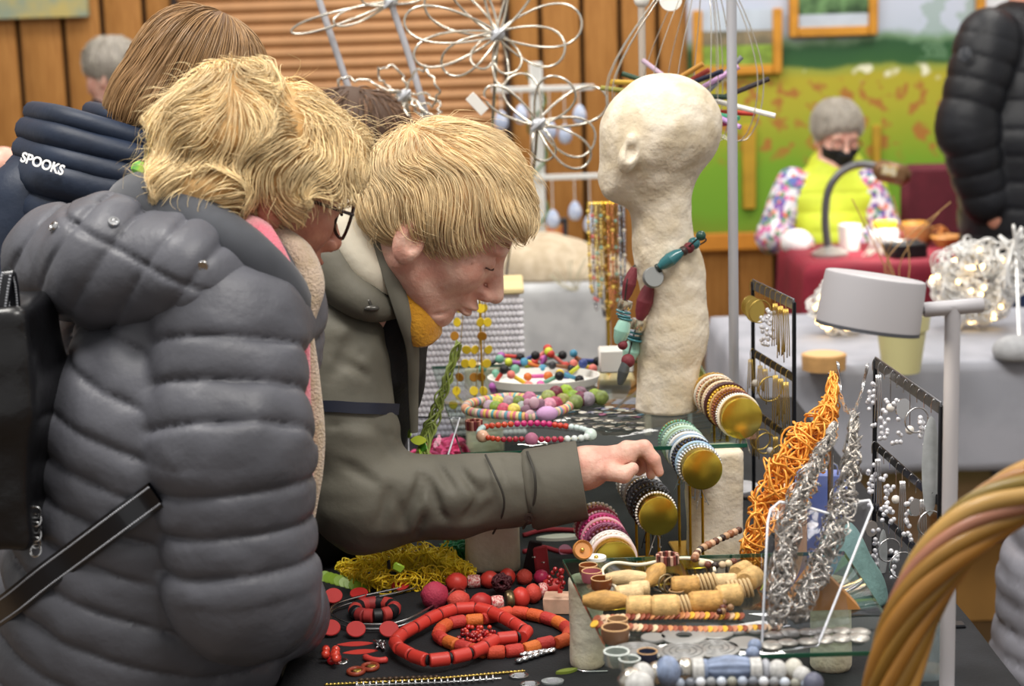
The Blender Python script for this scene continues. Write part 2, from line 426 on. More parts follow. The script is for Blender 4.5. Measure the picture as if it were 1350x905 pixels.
mk('landscape_banner', b, banner_mat(), label='large printed banner of a flowering meadow with hedge, on the back wall', cat='banner')
b = MB(); b.box((bcx, YW + .0, bz0 - .04), (bx1 - bx0, .06, .08), b=.006); struct('trim_1', b, mat('wood_ledge', 'c8822c', .5, var=.1, vs=10))
M_fr = mat('frame_wood', 'c98b2e', .45, var=.1, vs=12)
def pframe(x0, x1, y0, y1, Y, w, top, pic, label):
    a = W(x0, y0, Y); c = W(x1, y1, Y); r_ = empty('picture_frame', ((a[0] + c[0]) / 2, Y, c[2]), label, 'picture frame')
    xa_, xb_, zt, zb = a[0], c[0], a[2], c[2]
    for nm, cc, ss in (('side_rail', (xa_ + w / 2, Y, (zt + zb) / 2), (w, .03, zt - zb)), ('side_rail', (xb_ - w / 2, Y, (zt + zb) / 2), (w, .03, zt - zb)), ('bottom_rail', ((xa_ + xb_) / 2, Y, zb + w / 2), (xb_ - xa_ - 2 * w, .03, w))) + ((('top_rail', ((xa_ + xb_) / 2, Y, zt - w / 2), (xb_ - xa_ - 2 * w, .03, w)),) if top else ()):
        b = MB(); b.box(cc, ss, b=.005); mk(nm, b, M_fr, r_)
    for nm, f0, f1, m_ in pic:
        b = MB(); b.box(((xa_ + xb_) / 2, Y + .004 - .002 * f0, zb + w + (zt - zb - w) * (f0 + f1) / 2), (xb_ - xa_ - 2 * w, .006, (zt - zb - w) * (f1 - f0)), b=.0005); mk(nm, b, m_, r_)
    return r_
M_pg = mat('picture_grass', '7f9a3a', .6, var=.25, vs=20); M_ps = mat('picture_sky', 'bcc6d2', .6, var=.08, vs=8)
M_pt = mat('picture_trees', '5d5a48', .6, c2='8f8064', vs=14); M_pd = mat('picture_dark_trees', '2f4a2c', .6, c2='6e9460', vs=14)
pframe(913, 1031, 14, 97, YW - .03, .042, False, (('picture_grass', 0, .36, M_pg), ('picture_trees', .36, .62, M_pt), ('picture_sky', .62, 1, M_ps)), 'U-shaped orange wooden frame before the meadow, left of the hanging one')
pframe(1040, 1157, -70, 46, YW - .03, .042, True, (('picture_meadow', 0, .16, M_ps), ('picture_trees', .16, .6, M_pd), ('picture_sky', .6, 1, M_ps)), 'orange wooden picture frame hanging above the seated woman')
pframe(1288, 1400, -70, 34, YW - .03, .042, True, (('picture_field', 0, 1, mat('picture_white', 'd9dade', .6)),), 'orange wooden picture frame partly behind the standing man')
# pale posts in the meadow print
for k, (x0, x1, y0, y1) in enumerate(((978, 996, 165, 275), (1150, 1160, 165, 215))):
    a, c = W(x0, y0, YW - .01), W(x1, y1, YW - .01); b = MB(); b.box(((a[0] + c[0]) / 2, YW - .02, (a[2] + c[2]) / 2), (c[0] - a[0], .03, a[2] - c[2]), b=.005)
    mk('wooden_post', b, mat('yellow_post', 'b58f28', .6, var=.1, vs=10), label=('yellow wooden post before the meadow banner behind the grey pole', 'short yellow wooden post behind the seated woman')[k], cat='post')
# canvas top left
a, c = W(-60, -60, YW - .02), W(117, 22, YW - .02)
b = MB(); b.box(((a[0] + c[0]) / 2, YW - .01, (a[2] + c[2]) / 2), (c[0] - a[0], .04, a[2] - c[2]), b=.003)
mk('canvas_painting', b, mat('canvas_paint', '8f9a86', .7, c2='b9a96a', vs=9, bump=.001, bs=30), label='grey-green abstract canvas painting on the plank wall', cat='painting')
# ------------------------------------------------------------------ people: shared builders
def skinm(name, c, c2): return mat(name, c, .48, c2=c2, vs=38, bump=.0011, bs=190, sub=.12, detail=4)
M_skin = skinm('skin_fair', 'e8bca9', 'd99f8d'); M_skin2 = skinm('skin_warm', 'cf9179', 'be7d68')
def headR(yaw, pitch, rollx=0):
    """local x forward, y left, z up; yaw turns from +X towards +Y, pitch nods down, degrees"""
    return rot(z=yaw) @ rot(y=pitch) @ rot(x=rollx)
def head_sdf(p, M, c, s=1.0, old=1.0, ez=0.0):
    q = ((p - c) @ M) / s; ya = q.copy(); ya[:, 1] = np.abs(q[:, 1])
    d = el(q, (-.012, 0, .035), (.098, .075, .087))
    d = smin(d, el(q, (.028, 0, -.028), (.062, .057, .088)), .03)
    d = smin(d, rc(ya, (-.012, .046, -.062), (.055, .018, -.098), .020, .014), .025)
    d = smin(d, el(q, (.062, 0, -.104), (.022, .025, .018)), .02)
    d = smin(d, el(ya, (.052, .036, -.030), (.030, .025, .028)), .02)
    d = smin(d, el(ya, (.078, .026, .016), (.013, .026, .009)), .014)
    d = smax(d, -el(ya, (.095, .031, -.003), (.016, .017, .012)), .012)
    d = smin(d, rc(q, (.084, 0, .004), (.112, 0, -.040), .0075, .0115), .012)
    d = smin(d, el(ya, (.098, .012, -.046), (.014, .009, .009)), .006)
    d = smax(d, -el(ya, (.104, .007, -.055), (.006, .004, .004)), .003)
    d = smin(d, el(q, (.082, 0, -.068), (.016, .026, .013)), .012)
    d = smin(d, el(q, (.0955, 0, -.0690), (.009, .020, .0048)), .005)
    d = smin(d, el(q, (.0920, 0, -.0800), (.009, .018, .0058)), .005)
    d = smax(d, -rc(ya, (.104, 0, -.0745), (.082, .025, -.0765), .0016, .0012), .004)
    d = smin(d, el(ya, (.0735, .031, -.005), (.0150, .0155, .0125)), .003)
    d = smax(d, -rc(ya, (.0895, .019, -.0085), (.080, .047, -.0085), .0009, .0009), .002)
    if old:
        d = smax(d, -rc(ya, (.096, .020, -.050), (.079, .034, -.083), .0022, .0020), .008)
        d = smax(d, -rc(ya, (.080, .022, -.019), (.072, .046, -.026), .0016, .0014), .007)
        d = smax(d, -rc(ya, (.078, .026, -.088), (.062, .032, -.100), .0016, .0014), .007)
        for k in range(3): d = smax(d, -rc(ya, (.066, .052, -.001 - .006 * k), (.052, .060, .004 - .010 * k), .0006, .0004), .003)
    # ears
    e = el(ya, (-.021, .071, -.020 + ez), (.021, .011, .033), rot(y=-14))
    e = smax(e, -el(ya, (-.016, .084, -.014 + ez), (.012, .012, .020), rot(y=-14)), .004)
    d = smin(d, e, .006)
    return d * s
def head_pt(M, c, s, l): return np.asarray(c) + M @ (np.asarray(l, float) * s)
def hair_vol(p, M, c, s, r, ctr, plane, lump=0, lf=60, seed=1, extra=None, kp=.022):
    """cap of hair: swollen cranium above a slanting hairline; plane = (x1,z1,x2,z2) seen from the side"""
    q = ((p - c) @ M) / s
    d = el(q, ctr, r)
    if extra:
        for (cc, rr) in extra: d = smin(d, el(q, cc, rr), .03)
    if isinstance(plane, list): d = smax(d, (np.interp(q[:, 0], *zip(*plane)) - q[:, 2]) * .72, kp); return (d - lump * wav(q, lf, seed)) * s
    x1, z1, x2, z2 = plane; nx, nz = -(z2 - z1), (x2 - x1)
    l = math.hypot(nx, nz); nx, nz = nx / l, nz / l
    if nz < 0: nx, nz = -nx, -nz
    d = smax(d, -((q[:, 0] - x1) * nx + (q[:, 2] - z1) * nz), kp)
    if lump: d = d - lump * wav(q, lf, seed)
    return d * s
def strands(vol, V, flow, n, L, steps, rad, lift, wave=0, wf=50, seed=3, tip=.25, stop=None):
    """hair strands combed along the surface of an implicit volume; returns a mesh of thin tubes"""
    r = np.random.RandomState(seed); P = V[r.randint(0, len(V), n)].copy()
    ln = L * r.uniform(.55, 1.2, n); st = ln / steps; lf = lift * r.uniform(.1, 1.6, n)
    path = [P.copy()]; jit = r.uniform(-.3, 1, n); e = .002; live = np.ones(n)
    D = None
    for k in range(steps):
        d0 = vol(P); G = np.stack([vol(P + np.eye(3)[a] * e) - d0 for a in range(3)], 1) / e
        G /= np.linalg.norm(G, axis=1)[:, None] + 1e-9
        f = flow(P)
        if wave:
            f = f + wave * np.stack([wav(P, wf, 31), wav(P, wf, 32), wav(P, wf, 33)], 1)
        f -= G * np.einsum('ij,ij->i', f, G)[:, None]; f /= np.linalg.norm(f, axis=1)[:, None] + 1e-9
        D = f if D is None else D * .45 + f * .55
        D /= np.linalg.norm(D, axis=1)[:, None] + 1e-9
        if stop is not None: live = live * (stop(P) + .7 * wav(P, 70, 41) < jit)
        P = P + D * (st * live)[:, None]
        tgt = lf * min(1, (k + 1) / 3) * (1 + .6 * k / steps)
        P = P - G * (np.clip(vol(P) - tgt, -.01, .01) * live)[:, None] * .8
        path.append(P.copy())
    Pp = np.stack(path, 1); m = steps + 1
    T = np.gradient(Pp, axis=1); T /= np.linalg.norm(T, axis=2)[..., None] + 1e-9
    a = r.randn(n, 1, 3); N = a - T * np.einsum('ijk,ijk->ij', np.broadcast_to(a, T.shape), T)[..., None]; N /= np.linalg.norm(N, axis=2)[..., None] + 1e-9
    B = np.cross(T, N); rr = rad * r.uniform(.6, 1.4, (n, 1)) * np.interp(np.linspace(0, 1, m), [0, .12, .6, 1], [.3, 1, .9, tip])[None]
    th = np.arange(3) * 2 * PI / 3
    VV = Pp[:, :, None] + rr[..., None, None] * (np.cos(th)[:, None] * N[:, :, None] + np.sin(th)[:, None] * B[:, :, None])
    i = np.arange(n)[:, None, None] * m * 3; j = np.arange(m - 1)[None, :, None] * 3; k = np.arange(3)[None, None]; k2 = (k + 1) % 3
    Q = np.stack(np.broadcast_arrays(i + j + k, i + j + k2, i + j + 3 + k2, i + j + 3 + k), -1).reshape(-1, 4)
    b = MB(); b.add(VV.reshape(-1, 3), Q); return b
def below(M, c, s, line, w=.02):
    """how far (in units of w) a point lies under a slanting line seen from the side of the head"""
    def f(p):
        q = ((p - c) @ M) / s; return (np.interp(q[:, 0], *zip(*line)) - q[:, 2]) / w
    return f
def bounds(P, pad): P = np.asarray(P); return P.min(0) - pad, P.max(0) + pad
def legs(person, hip, foot_y, m, sh, lean=0):
    """trousers and shoes under the jacket"""
    x, y, z = hip
    for sgn in (-1, 1):
        fx = x + lean; yy = y + sgn * .085
        def f(p): return smin(rc(p, (x, yy, z), (x + lean * .6 + .02, yy, z * .5), .09, .065), rc(p, (x + lean * .6 + .02, yy, z * .5), (fx, yy, .09), .065, .05), .03)
        mk('trouser_leg', sdf(f, (min(x, fx) - .13, yy - .12, .0), (max(x, fx) + .15, yy + .12, z + .1), .014), m, person, smooth=True)
        g = lambda p: smax(smin(el(p, (fx + .05, yy, .035), (.13, .045, .045)), rc(p, (fx, yy, .05), (fx, yy, .1), .042, .045), .03), .004 - p[:, 2], .01)
        mk('shoe', sdf(g, (fx - .12, yy - .07, -.01), (fx + .2, yy + .07, .16), .008), sh, person, smooth=True)
M_trs = mat('dark_trousers', '17181c', .8); M_sho = mat('black_shoe', '121213', .5)

# ------------------------------------------------------------------ woman in the grey quilted jacket
M_puf = mat('quilted_nylon', '53545b', .48, var=.12, vs=7, bump=.0020, bs=38, spec=.45)
M_puf_in = mat('collar_fleece', '3d4047', .75, var=.1, vs=25, sheen=.3)
M_blond1 = mat('curly_blond_hair', 'f0d5a4', .42, island=.30, spec=.35, var=.18, vs=26)
M_blond1b = mat('curly_blond_hair_roots', 'bf9862', .6, var=.3, vs=40)
H1M = headR(35, 22, 4); H1c = W(352, 244, 2.13); H1s = 1.0
sh1 = W(303, 432, 2.00); el1 = W(318, 770, 1.95); ft1 = W(374, 812, 2.15)
tor1 = [W(140, 1010, 2.2), W(185, 760, 2.17), W(220, 560, 2.15), W(285, 400, 2.14)]
ld = A(-math.sin(.35), math.cos(.35), 0)
nk1 = W(318, 300, 2.14)
def w1_body(p):
    d = head_sdf(p, H1M, H1c, H1s)
    d = smin(d, rc(p, head_pt(H1M, H1c, 1, (-.03, 0, -.05)), nk1 + A(-.02, 0, -.06), .052, .056), .02)
    d = smin(d, rc(p, nk1 + A(-.02, 0, -.06), tor1[1], .06, .1), .03)
    d = smin(d, rc(p, tor1[3], sh1, .06, .05), .03); d = smin(d, rc(p, sh1, el1, .048, .045), .02); d = smin(d, rc(p, el1, ft1, .042, .032), .02)
    return smin(d, rc(p, ft1, ft1 + A(.03, .07, -.01), .03, .02), .01)
P1 = mk('person', sdf(w1_body, W(-20, 860, 1.98) - A(.02, .05, 0), W(500, 60, 2.15) + A(0, .2, 0), .0042), M_skin2, label='woman in a dark grey quilted hooded jacket with curly blond hair and glasses', cat='person', smooth=True)
def w1_jacket(p):
    t, s1 = chain(p, [a - ld * .07 for a in tor1], [.185, .165, .158, .105]); t2, _ = chain(p, [a + ld * .09 for a in tor1], [.185, .165, .158, .105])
    t = smin(t, t2, .06)
    ax = A(*(tor1[3] - tor1[1])); ax /= np.linalg.norm(ax)
    s = (p - tor1[1]) @ ax + .010 * wav(p, 11, 5)
    t = t - .005 - quilt(s, .051, .0090, p) + .0040 * wav(p * A(1.6, 1.6, .8), 24, 2) + .0012 * wav(p, 85, 7)
    q = p.copy()
    a, arc = chain(p, [sh1, W(302, 590, 1.945), el1, ft1], [.082, .083, .079, .046])
    arc = arc + .010 * wav(p, 12, 8)
    a = a - .001 - quilt(arc + .012, .047, .0095, p) + .0042 * wav(p * A(1.5, 1.5, .8), 26, 4) + .0012 * wav(p, 85, 7)
    d = smin(t, a, .012)
    # front opening below the chin
    return smax(d, -rc(p, nk1 + A(.05, .01, .02), nk1 + A(.06, .01, .10), .05, .08), .02)
J = mk('jacket', sdf(w1_jacket, W(-60, 1000, 2.0) - A(.1, .2, .02), W(440, 340, 2.1) + A(.06, .32, .1), .0048), M_puf, P1, smooth=True, label='dark grey quilted jacket')
# hood lying on her back
hp = [W(72, 350, 2.14), W(150, 352, 2.03), W(250, 364, 1.975), W(372, 388, 2.0)]
def w1_hood(p):
    d, arc = chain(p, hp, [.056, .066, .050, .014])
    d2, _ = chain(p, [a + A(0, .055, .01) for a in hp], [.05, .06, .052, .025]); d = smin(d, d2, .05)
    u = p[:, 0] * .80 - p[:, 2] * .60 + .006 * wav(p, 18, 3)
    d = d - quilt(u, .050, .0065, p) + .0022 * wav(p, 26, 9) + .0012 * wav(p, 80, 7)
    # rim seam parallel to the upper edge
    w = p[:, 0] * .42 + p[:, 2] * .907
    return d + .004 * np.exp(-((w - (hp[1] @ A(.42, 0, .907)) - .036) / .004) ** 2)
HD = mk('hood', sdf(w1_hood, W(-30, 460, 2.0) - A(0, .15, 0), W(410, 230, 2.1) + A(0, .14, .02), .0042), M_puf, P1, smooth=True)
M_met = mat('steel', 'c9cacc', .22, 1)
def snap(b): b.lathe([(0, .003), (.003, .003), (.0036, .0042), (.0062, .0040), (.0068, .0015), (.0068, 0), (0, 0)], seg=16)
for (x, y) in ((150, 294), (267, 350), (72, 300)):
    # sit the snap on the hood surface by marching along the view ray
    o = CAMP; dr = W(x, y, 2.0) - CAMP; dr /= np.linalg.norm(dr); t = 1.7
    for _ in range(60):
        dd = w1_hood((o + dr * t)[None])[0]; t += dd * .7
        if abs(dd) < .0004: break
    if not 1.7 < t < 2.4: continue
    pt = o + dr * t; e = .003; n = np.array([w1_hood((pt + np.eye(3)[k] * e)[None])[0] - w1_hood(pt[None])[0] for k in range(3)])
    inst('snap_button', pm('snap_button', M_met, snap), HD, pt, frame(n), label='small silver snap')
b = MB(); b.tube(spl([W(150, 290, 2.20), W(184, 262, 2.09), W(245, 285, 2.02), W(310, 325, 1.99), W(362, 366, 2.0), W(392, 400, 2.03), W(402, 420, 2.09)], 40), np.interp(np.linspace(0, 1, 40), [0, .2, .6, 1], [.022, .034, .030, .014]), 14, flat=1, up=(.35, .9, .3))
mk('collar', b, M_puf_in, P1, label='smooth dark grey collar')
M_green = mat('tie_dye_green', 'a9d83a', .8, c2='3c9b55', vs=22, bump=.001, bs=200)
b = MB(); b.tube(spl([W(182, 222, 2.18), W(190, 224, 2.09), W(225, 240, 2.035), W(262, 262, 2.01), W(300, 290, 2.0), W(330, 312, 2.02)], 30), [.009] * 18 + [.0085] * 12, 8)
mk('neck_scarf', b, M_green, P1, label='lime green patterned scarf edge')
M_sc_p = mat('knit_pink', 'ee7c8e', .9, c2='e9a7ab', vs=16, bump=.0035, bs=330, sheen=.4)
M_sc_b = mat('knit_beige', 'bfa88c', .9, c2='cdb6a0', vs=60, bump=.004, bs=330, sheen=.4)
scp = spl([W(318, 292, 2.06), W(345, 318, 2.01), W(372, 372, 2.0), W(392, 440, 2.015), W(399, 540, 2.02), W(403, 620, 2.02), W(404, 690, 2.03)], 60)
b = MB(); b.tube(scp, np.interp(np.linspace(0, 1, 60), [0, .15, .4, .6, 1], [.014, .020, .018, .011, .008]), 10); mk('scarf_pink_side', b, M_sc_p, P1, label='pink knitted scarf side')
scb = spl([W(352, 300, 2.08), W(392, 334, 2.05), W(408, 378, 2.035), W(402, 430, 2.03), W(410, 500, 2.035), W(416, 580, 2.035), W(408, 660, 2.035), W(400, 722, 2.035)], 60)
b = MB(); b.tube(scb, np.interp(np.linspace(0, 1, 60), [0, .15, .28, .45, .8, 1], [.012, .018, .019, .0105, .0125, .007]), 10); mk('scarf_beige_side', b, M_sc_b, P1, label='beige knitted scarf side')
# her hair
LN1 = [(-.12, -.125), (-.03, -.075), (.02, -.008), (.10, .050)]
def h1v(p, PL=[(x, z + .012) for x, z in LN1]): return hair_vol(p, H1M, H1c, H1s, (.116, .100, .088), (-.030, 0, .034), PL, lump=.0085, lf=58, seed=2, extra=[((-.085, 0, -.030), (.060, .085, .06)), ((.042, 0, .055), (.064, .078, .046)), ((.010, -.070, .0), (.05, .03, .04))])
hb = sdf(h1v, H1c - .21, H1c + .21, .0052); mk('hair', hb, M_blond1b, P1, smooth=True, label='curly blond hair')
cr1 = head_pt(H1M, H1c, H1s, (-.055, 0, .15)); dn1 = H1M @ A(-.15, 0, -1)
def fl1(p):
    d = p - cr1; return d / (np.linalg.norm(d, axis=1)[:, None] + .01) + .45 * dn1
V1 = np.vstack(hb.v)
mk('hair_strands', strands(lambda p: h1v(p, (.2, -.2, -.2, -.25)), V1, fl1, 8200, .062, 9, .00060, .0075, wave=1.5, wf=58, seed=5, stop=below(H1M, H1c, H1s, LN1)), M_blond1, P1, smooth=True, kind='stuff')
mk('flyaway_hair', strands(lambda p: h1v(p, (.2, -.2, -.2, -.25)), V1, fl1, 800, .055, 7, .00028, .016, wave=2.0, wf=60, seed=15, stop=below(H1M, H1c, H1s, LN1)), M_blond1, P1, smooth=True, kind='stuff')
# glasses
M_gl = mat('brown_acetate', '2a1512', .25, coat=.4)
G1 = lambda l: head_pt(H1M, H1c, H1s, l)
b = MB()
for sg in (-1, 1):
    th = np.linspace(0, 2 * PI, 24, endpoint=False); ring = np.array([G1((.103 - .012 * abs(math.cos(t)) * (1 if math.cos(t) * sg > 0 else .2), sg * (.035) + .026 * math.cos(t), -.010 + .023 * math.sin(t))) for t in th])
    b.tube(ring, .0022, 6, closed=True); b.tube([G1((.093, sg * .060, -.001)), G1((.05, sg * .074, -.002)), G1((-.02, sg * .079, -.004)), G1((-.035, sg * .077, -.022))], .0022, 6)
b.tube([G1((.106, -.010, -.004)), G1((.110, 0, -.001)), G1((.106, .010, -.004))], .0022, 6)
GL = mk('glasses', b, M_gl, P1, label='dark brown framed glasses')
legs(P1, (tor1[0][0], tor1[0][1], .62), 0, M_trs, M_sho)
# handbag at the left edge
M_lea = mat('black_leather', '101013', .35, var=.2, vs=18, bump=.001, bs=60, coat=.2)
bag = empty('handbag', W(-20, 740, 1.98), 'black leather handbag on the grey-jacketed woman\'s back at the left edge', 'handbag')
def bagf(p):
    q = p - W(-22, 555, 1.975); q = q @ rot(y=3)
    d = np.abs(q) - A(.055, .05, .128); return np.linalg.norm(np.maximum(d, 0), axis=1) + np.minimum(d.max(1), 0) - .018 + .009 * wav(p, 24, 6) + .003 * wav(p, 60, 8)
mk('bag_body', sdf(bagf, W(-22, 590, 1.975) - A(.1, .1, .2), W(-22, 590, 1.975) + A(.1, .1, .2), .006), M_lea, bag, smooth=True)
M_leas = mat('glossy_strap', '0d0f16', .3, coat=.4)
def strap(name, P, w, t, m, par, n=40, stitch=None, up=(0, -1, .2)):
    P = spl(P, n); T = np.gradient(P, axis=0); T /= np.linalg.norm(T, axis=1)[:, None]; u = np.array(up, float)
    S = np.cross(T, u); S /= np.linalg.norm(S, axis=1)[:, None]; Nn = np.cross(S, T)
    G = np.stack([P - S * w / 2 - Nn * t / 2, P + S * w / 2 - Nn * t / 2, P + S * w / 2 + Nn * t / 2, P - S * w / 2 + Nn * t / 2], 1)
    b = MB(); b.surf(G, closed_v=True); o = mk(name, b, m, par)
    if stitch:
        b = MB(); Lp, L = resamp(P, max(8, int(n * 2.2)))
        for k in range(0, len(Lp) - 1):
            t_ = Lp[k + 1] - Lp[k]; s_ = np.cross(t_, u); s_ /= np.linalg.norm(s_); n_ = np.cross(s_, t_); n_ /= np.linalg.norm(n_)
            sg = -1 if n_ @ np.array([0, -1, 0]) < 0 else 1
            for e in (-1, 1): b.tube([Lp[k] + s_ * e * w * .36 + n_ * sg * t * .55, Lp[k] + t_ * .55 + s_ * e * w * .36 + n_ * sg * t * .55], .0011, 4)
        mk('stitching', b, stitch, o, kind='stuff')
    return o
M_st = mat('pale_stitch', 'b9bcc4', .7)
strap('strap', [hit(w1_jacket, x, y, .006) for x, y in ((-8, 812), (20, 792), (55, 764), (90, 738), (125, 712), (160, 686), (190, 664), (206, 652))], .031, .004, M_leas, bag, 50, M_st)
strap('strap', [W(-6, 470, 1.93), W(6, 380, 1.93), W(12, 360, 1.94), W(18, 395, 1.95), W(22, 470, 1.955), W(30, 560, 1.965)], .014, .004, M_leas, bag, 40, M_st, up=(-.2, -1, .0))
b = MB()
for k in range(6): b.tube([W(47, 676 + 10 * k, 1.935) + A(.006 * math.cos(t), .004 * math.sin(t) * (k % 2), .0065 * math.sin(t)) for t in np.linspace(0, 2 * PI, 12, endpoint=False)], .0014, 5, closed=True)
mk('zip_chain', b, M_met, bag)

# ------------------------------------------------------------------ woman in the olive parka
M_oli = mat('olive_cotton', '5e5b51', .62, var=.10, vs=9, bump=.0010, bs=55, spec=.35)
M_blond2 = mat('strawberry_blond_hair', 'f2d8aa', .42, island=.26, spec=.35, var=.14, vs=24)
M_blond2b = mat('strawberry_blond_roots', 'cda676', .6, var=.25, vs=40)
H2M = headR(-4, 37, 0); H2c = W(585, 293, 2.46); H2s = 1.07
sh2 = W(448, 455, 2.48); el2 = W(482, 660, 2.42); wr2 = W(772, 627, 2.42)
YH = 2.42
fing = [  # joint pixels with depth, radii
    ([(826, 594, 2.41), (849, 590, 2.41), (862, 606, 2.405), (869, 623, 2.405)], [.0125, .0105, .0090, .0068]),
    ([(826, 592, 2.428), (851, 592, 2.432), (861, 612, 2.43), (858, 626, 2.425)], [.0125, .0105, .0088, .0070]),
    ([(822, 594, 2.446), (846, 594, 2.452), (852, 614, 2.45), (842, 622, 2.445)], [.012, .010, .0085, .0070]),
    ([(816, 598, 2.462), (836, 598, 2.468), (842, 614, 2.466), (834, 621, 2.46)], [.011, .009, .0075, .0065]),
    ([(786, 622, 2.405), (806, 622, 2.388), (822, 626, 2.384), (834, 618, 2.388)], [.0150, .0130, .0120, .0090])]
def hand2(p):
    d = rc(p, W(745, 625, 2.42), W(775, 618, 2.42), .029, .027)
    d = smin(d, rc(p, W(772, 616, 2.415), W(826, 600, 2.412), .026, .0165), .02)
    d = smin(d, rc(p, W(772, 616, 2.44), W(818, 602, 2.455), .024, .0135), .02)
    for P_, r_ in fing:
        f = None; Q_ = [W(*a) for a in P_]
        for k in range(3):
            g_ = rc(p, Q_[k], Q_[k + 1], r_[k], r_[k + 1]); f = g_ if f is None else smin(f, g_, .004)
        d = smin(d, f, .0055)
    return d
def w2_body(p):
    d = head_sdf(p, H2M, H2c, H2s, 1, -.014)
    d = smin(d, rc(p, head_pt(H2M, H2c, 1, (-.025, 0, -.06)), W(500, 410, 2.52), .050, .055), .02)
    d = smin(d, rc(p, W(500, 410, 2.52), W(400, 600, 2.64), .05, .08), .03)
    d = smin(d, rc(p, W(470, 440, 2.56), sh2, .035, .035), .03); d = smin(d, rc(p, sh2, el2, .032, .030), .02); d = smin(d, rc(p, el2, W(745, 625, 2.42), .030, .028), .02)
    return smin(d, hand2(p), .012)
P2 = mk('person', sdf(w2_body, W(380, 770, 2.35) - A(.02, .04, 0), W(905, 170, 2.6) + A(0, .12, 0), .0031), M_skin, label='woman in an olive parka bending over the jewellery, reaching for bracelets', cat='person', smooth=True)
def fold(p, a, b_, amp, w):
    """a crease or ridge along a segment"""
    a = np.asarray(a); b_ = np.asarray(b_); ba = b_ - a; h = np.clip((p - a) @ ba / (ba @ ba), 0, 1); r_ = np.linalg.norm(p - a - h[:, None] * ba, axis=1)
    return amp * np.exp(-(r_ / w) ** 2) * np.sin(PI * np.clip(h, .02, .98)) ** .5
creases = [((556, 622, 2.36), (548, 668, 2.35), .008, .007), ((562, 630, 2.36), (580, 668, 2.35), .007, .006), ((600, 612, 2.37), (632, 655, 2.35), .006, .008), ((555, 640, 2.36), (530, 690, 2.35), .008, .008),
           ((535, 700, 2.37), (526, 660, 2.345), .006, .007), ((655, 600, 2.37), (668, 640, 2.365), .004, .007), ((590, 690, 2.37), (560, 640, 2.35), .005, .007), ((500, 690, 2.37), (515, 640, 2.345), .005, .008),
           ((470, 470, 2.41), (520, 440, 2.43), .008, .010), ((440, 500, 2.4), (470, 430, 2.42), .006, .010), ((495, 560, 2.37), (520, 600, 2.37), .004, .008), ((620, 690, 2.37), (650, 660, 2.36), .004, .007)]
creases += [((430, 560, 2.38), (520, 575, 2.37), .005, .008), ((450, 610, 2.36), (500, 640, 2.35), .005, .008), ((575, 610, 2.37), (600, 650, 2.35), .006, .006), ((545, 712, 2.37), (560, 680, 2.35), .006, .006), ((440, 470, 2.41), (490, 500, 2.40), .006, .009), ((640, 640, 2.36), (610, 690, 2.36), .005, .007)]
raw_creases = creases; creases = []
def w2_coat(p, cr=True):
    t, _ = chain(p, [W(275, 900, 2.66), W(335, 700, 2.65), W(425, 520, 2.63), W(468, 430, 2.60)], [.15, .14, .135, .085])
    t2, _ = chain(p, [W(430, 500, 2.72), W(468, 430, 2.68)], [.13, .1]); t = smin(t, t2, .05)
    a, _ = chain(p, [sh2, W(452, 570, 2.445), el2, W(600, 655, 2.42), W(706, 644, 2.42)], [.074, .074, .069, .058, .052])
    d = smin(t, a, .03)
    if cr:
        for c in creases: d = d + fold(p, *c)
    d = d + .0050 * wav(p * A(1.3, 1, .8), 24, 4) + .0022 * wav(p * A(1, 1, 1.6), 62, 6)
    # open front: a flap ends in front of the chest
    return smax(d, -rc(p, W(560, 520, 2.58), W(600, 300, 2.56), .055, .085), .012)
_w0 = lambda p: w2_coat(p, False)
creases = [(hit(_w0, a[0], a[1], 0, 2.1), hit(_w0, c[0], c[1], 0, 2.1), k * 1.15, w) for a, c, k, w in raw_creases]
C2 = mk('parka', sdf(w2_coat, W(270, 940, 2.5) - A(.2, .22, 0), W(720, 360, 2.6) + A(.02, .3, .02), .0044), M_oli, P2, smooth=True, label='olive grey cotton parka')
swt = sdf(lambda p: smin(smin(rc(p, W(520, 400, 2.53), W(480, 500, 2.58), .062, .085), rc(p, W(480, 500, 2.58), W(420, 660, 2.63), .085, .11), .03), rc(p, W(530, 418, 2.475), W(512, 480, 2.51), .026, .045), .02), W(330, 780, 2.5) - A(0, .1, 0), W(600, 330, 2.6) + A(0, .15, 0), .0065)
mk('sweater', swt, mat('black_knit', '1d1c1e', .9, bump=.001, bs=200), P2, smooth=True, label='black sweater')
# turned-up cuff
ca, cb = W(694, 646, 2.42), W(768, 634, 2.42); cm = frame(cb - ca); L_ = np.linalg.norm(cb - ca)
b = MB(); b.lathe([(.046, .002), (.054, .0), (.0585, .006), (.0575, .03), (.0565, L_ * .8), (.0560, L_ * .985), (.0545, L_), (.0515, L_ - .001), (.049, L_ * .8), (.044, L_ * .3)], c=ca, M=cm, seg=40)
v = b.v[0]; b.v[0] = v + .0016 * wav(v, 60, 3)[:, None] * cm[:, 1]
mk('cuff', b, M_oli, P2)
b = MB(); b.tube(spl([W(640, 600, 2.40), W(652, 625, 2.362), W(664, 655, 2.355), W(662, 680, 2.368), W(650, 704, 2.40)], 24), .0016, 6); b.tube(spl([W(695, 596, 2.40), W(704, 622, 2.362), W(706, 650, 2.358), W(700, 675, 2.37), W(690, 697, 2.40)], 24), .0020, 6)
mk('sleeve_strap', b, mat('dark_olive_seam', '3a3833', .7), C2)  # raised sleeve seams in a darker olive than the parka
inst('snap_button', pm('snap_button', mat('dark_snap', '3b2d28', .35, .6), snap), C2, W(697, 683, 2.358), frame((0, -1, .0)))
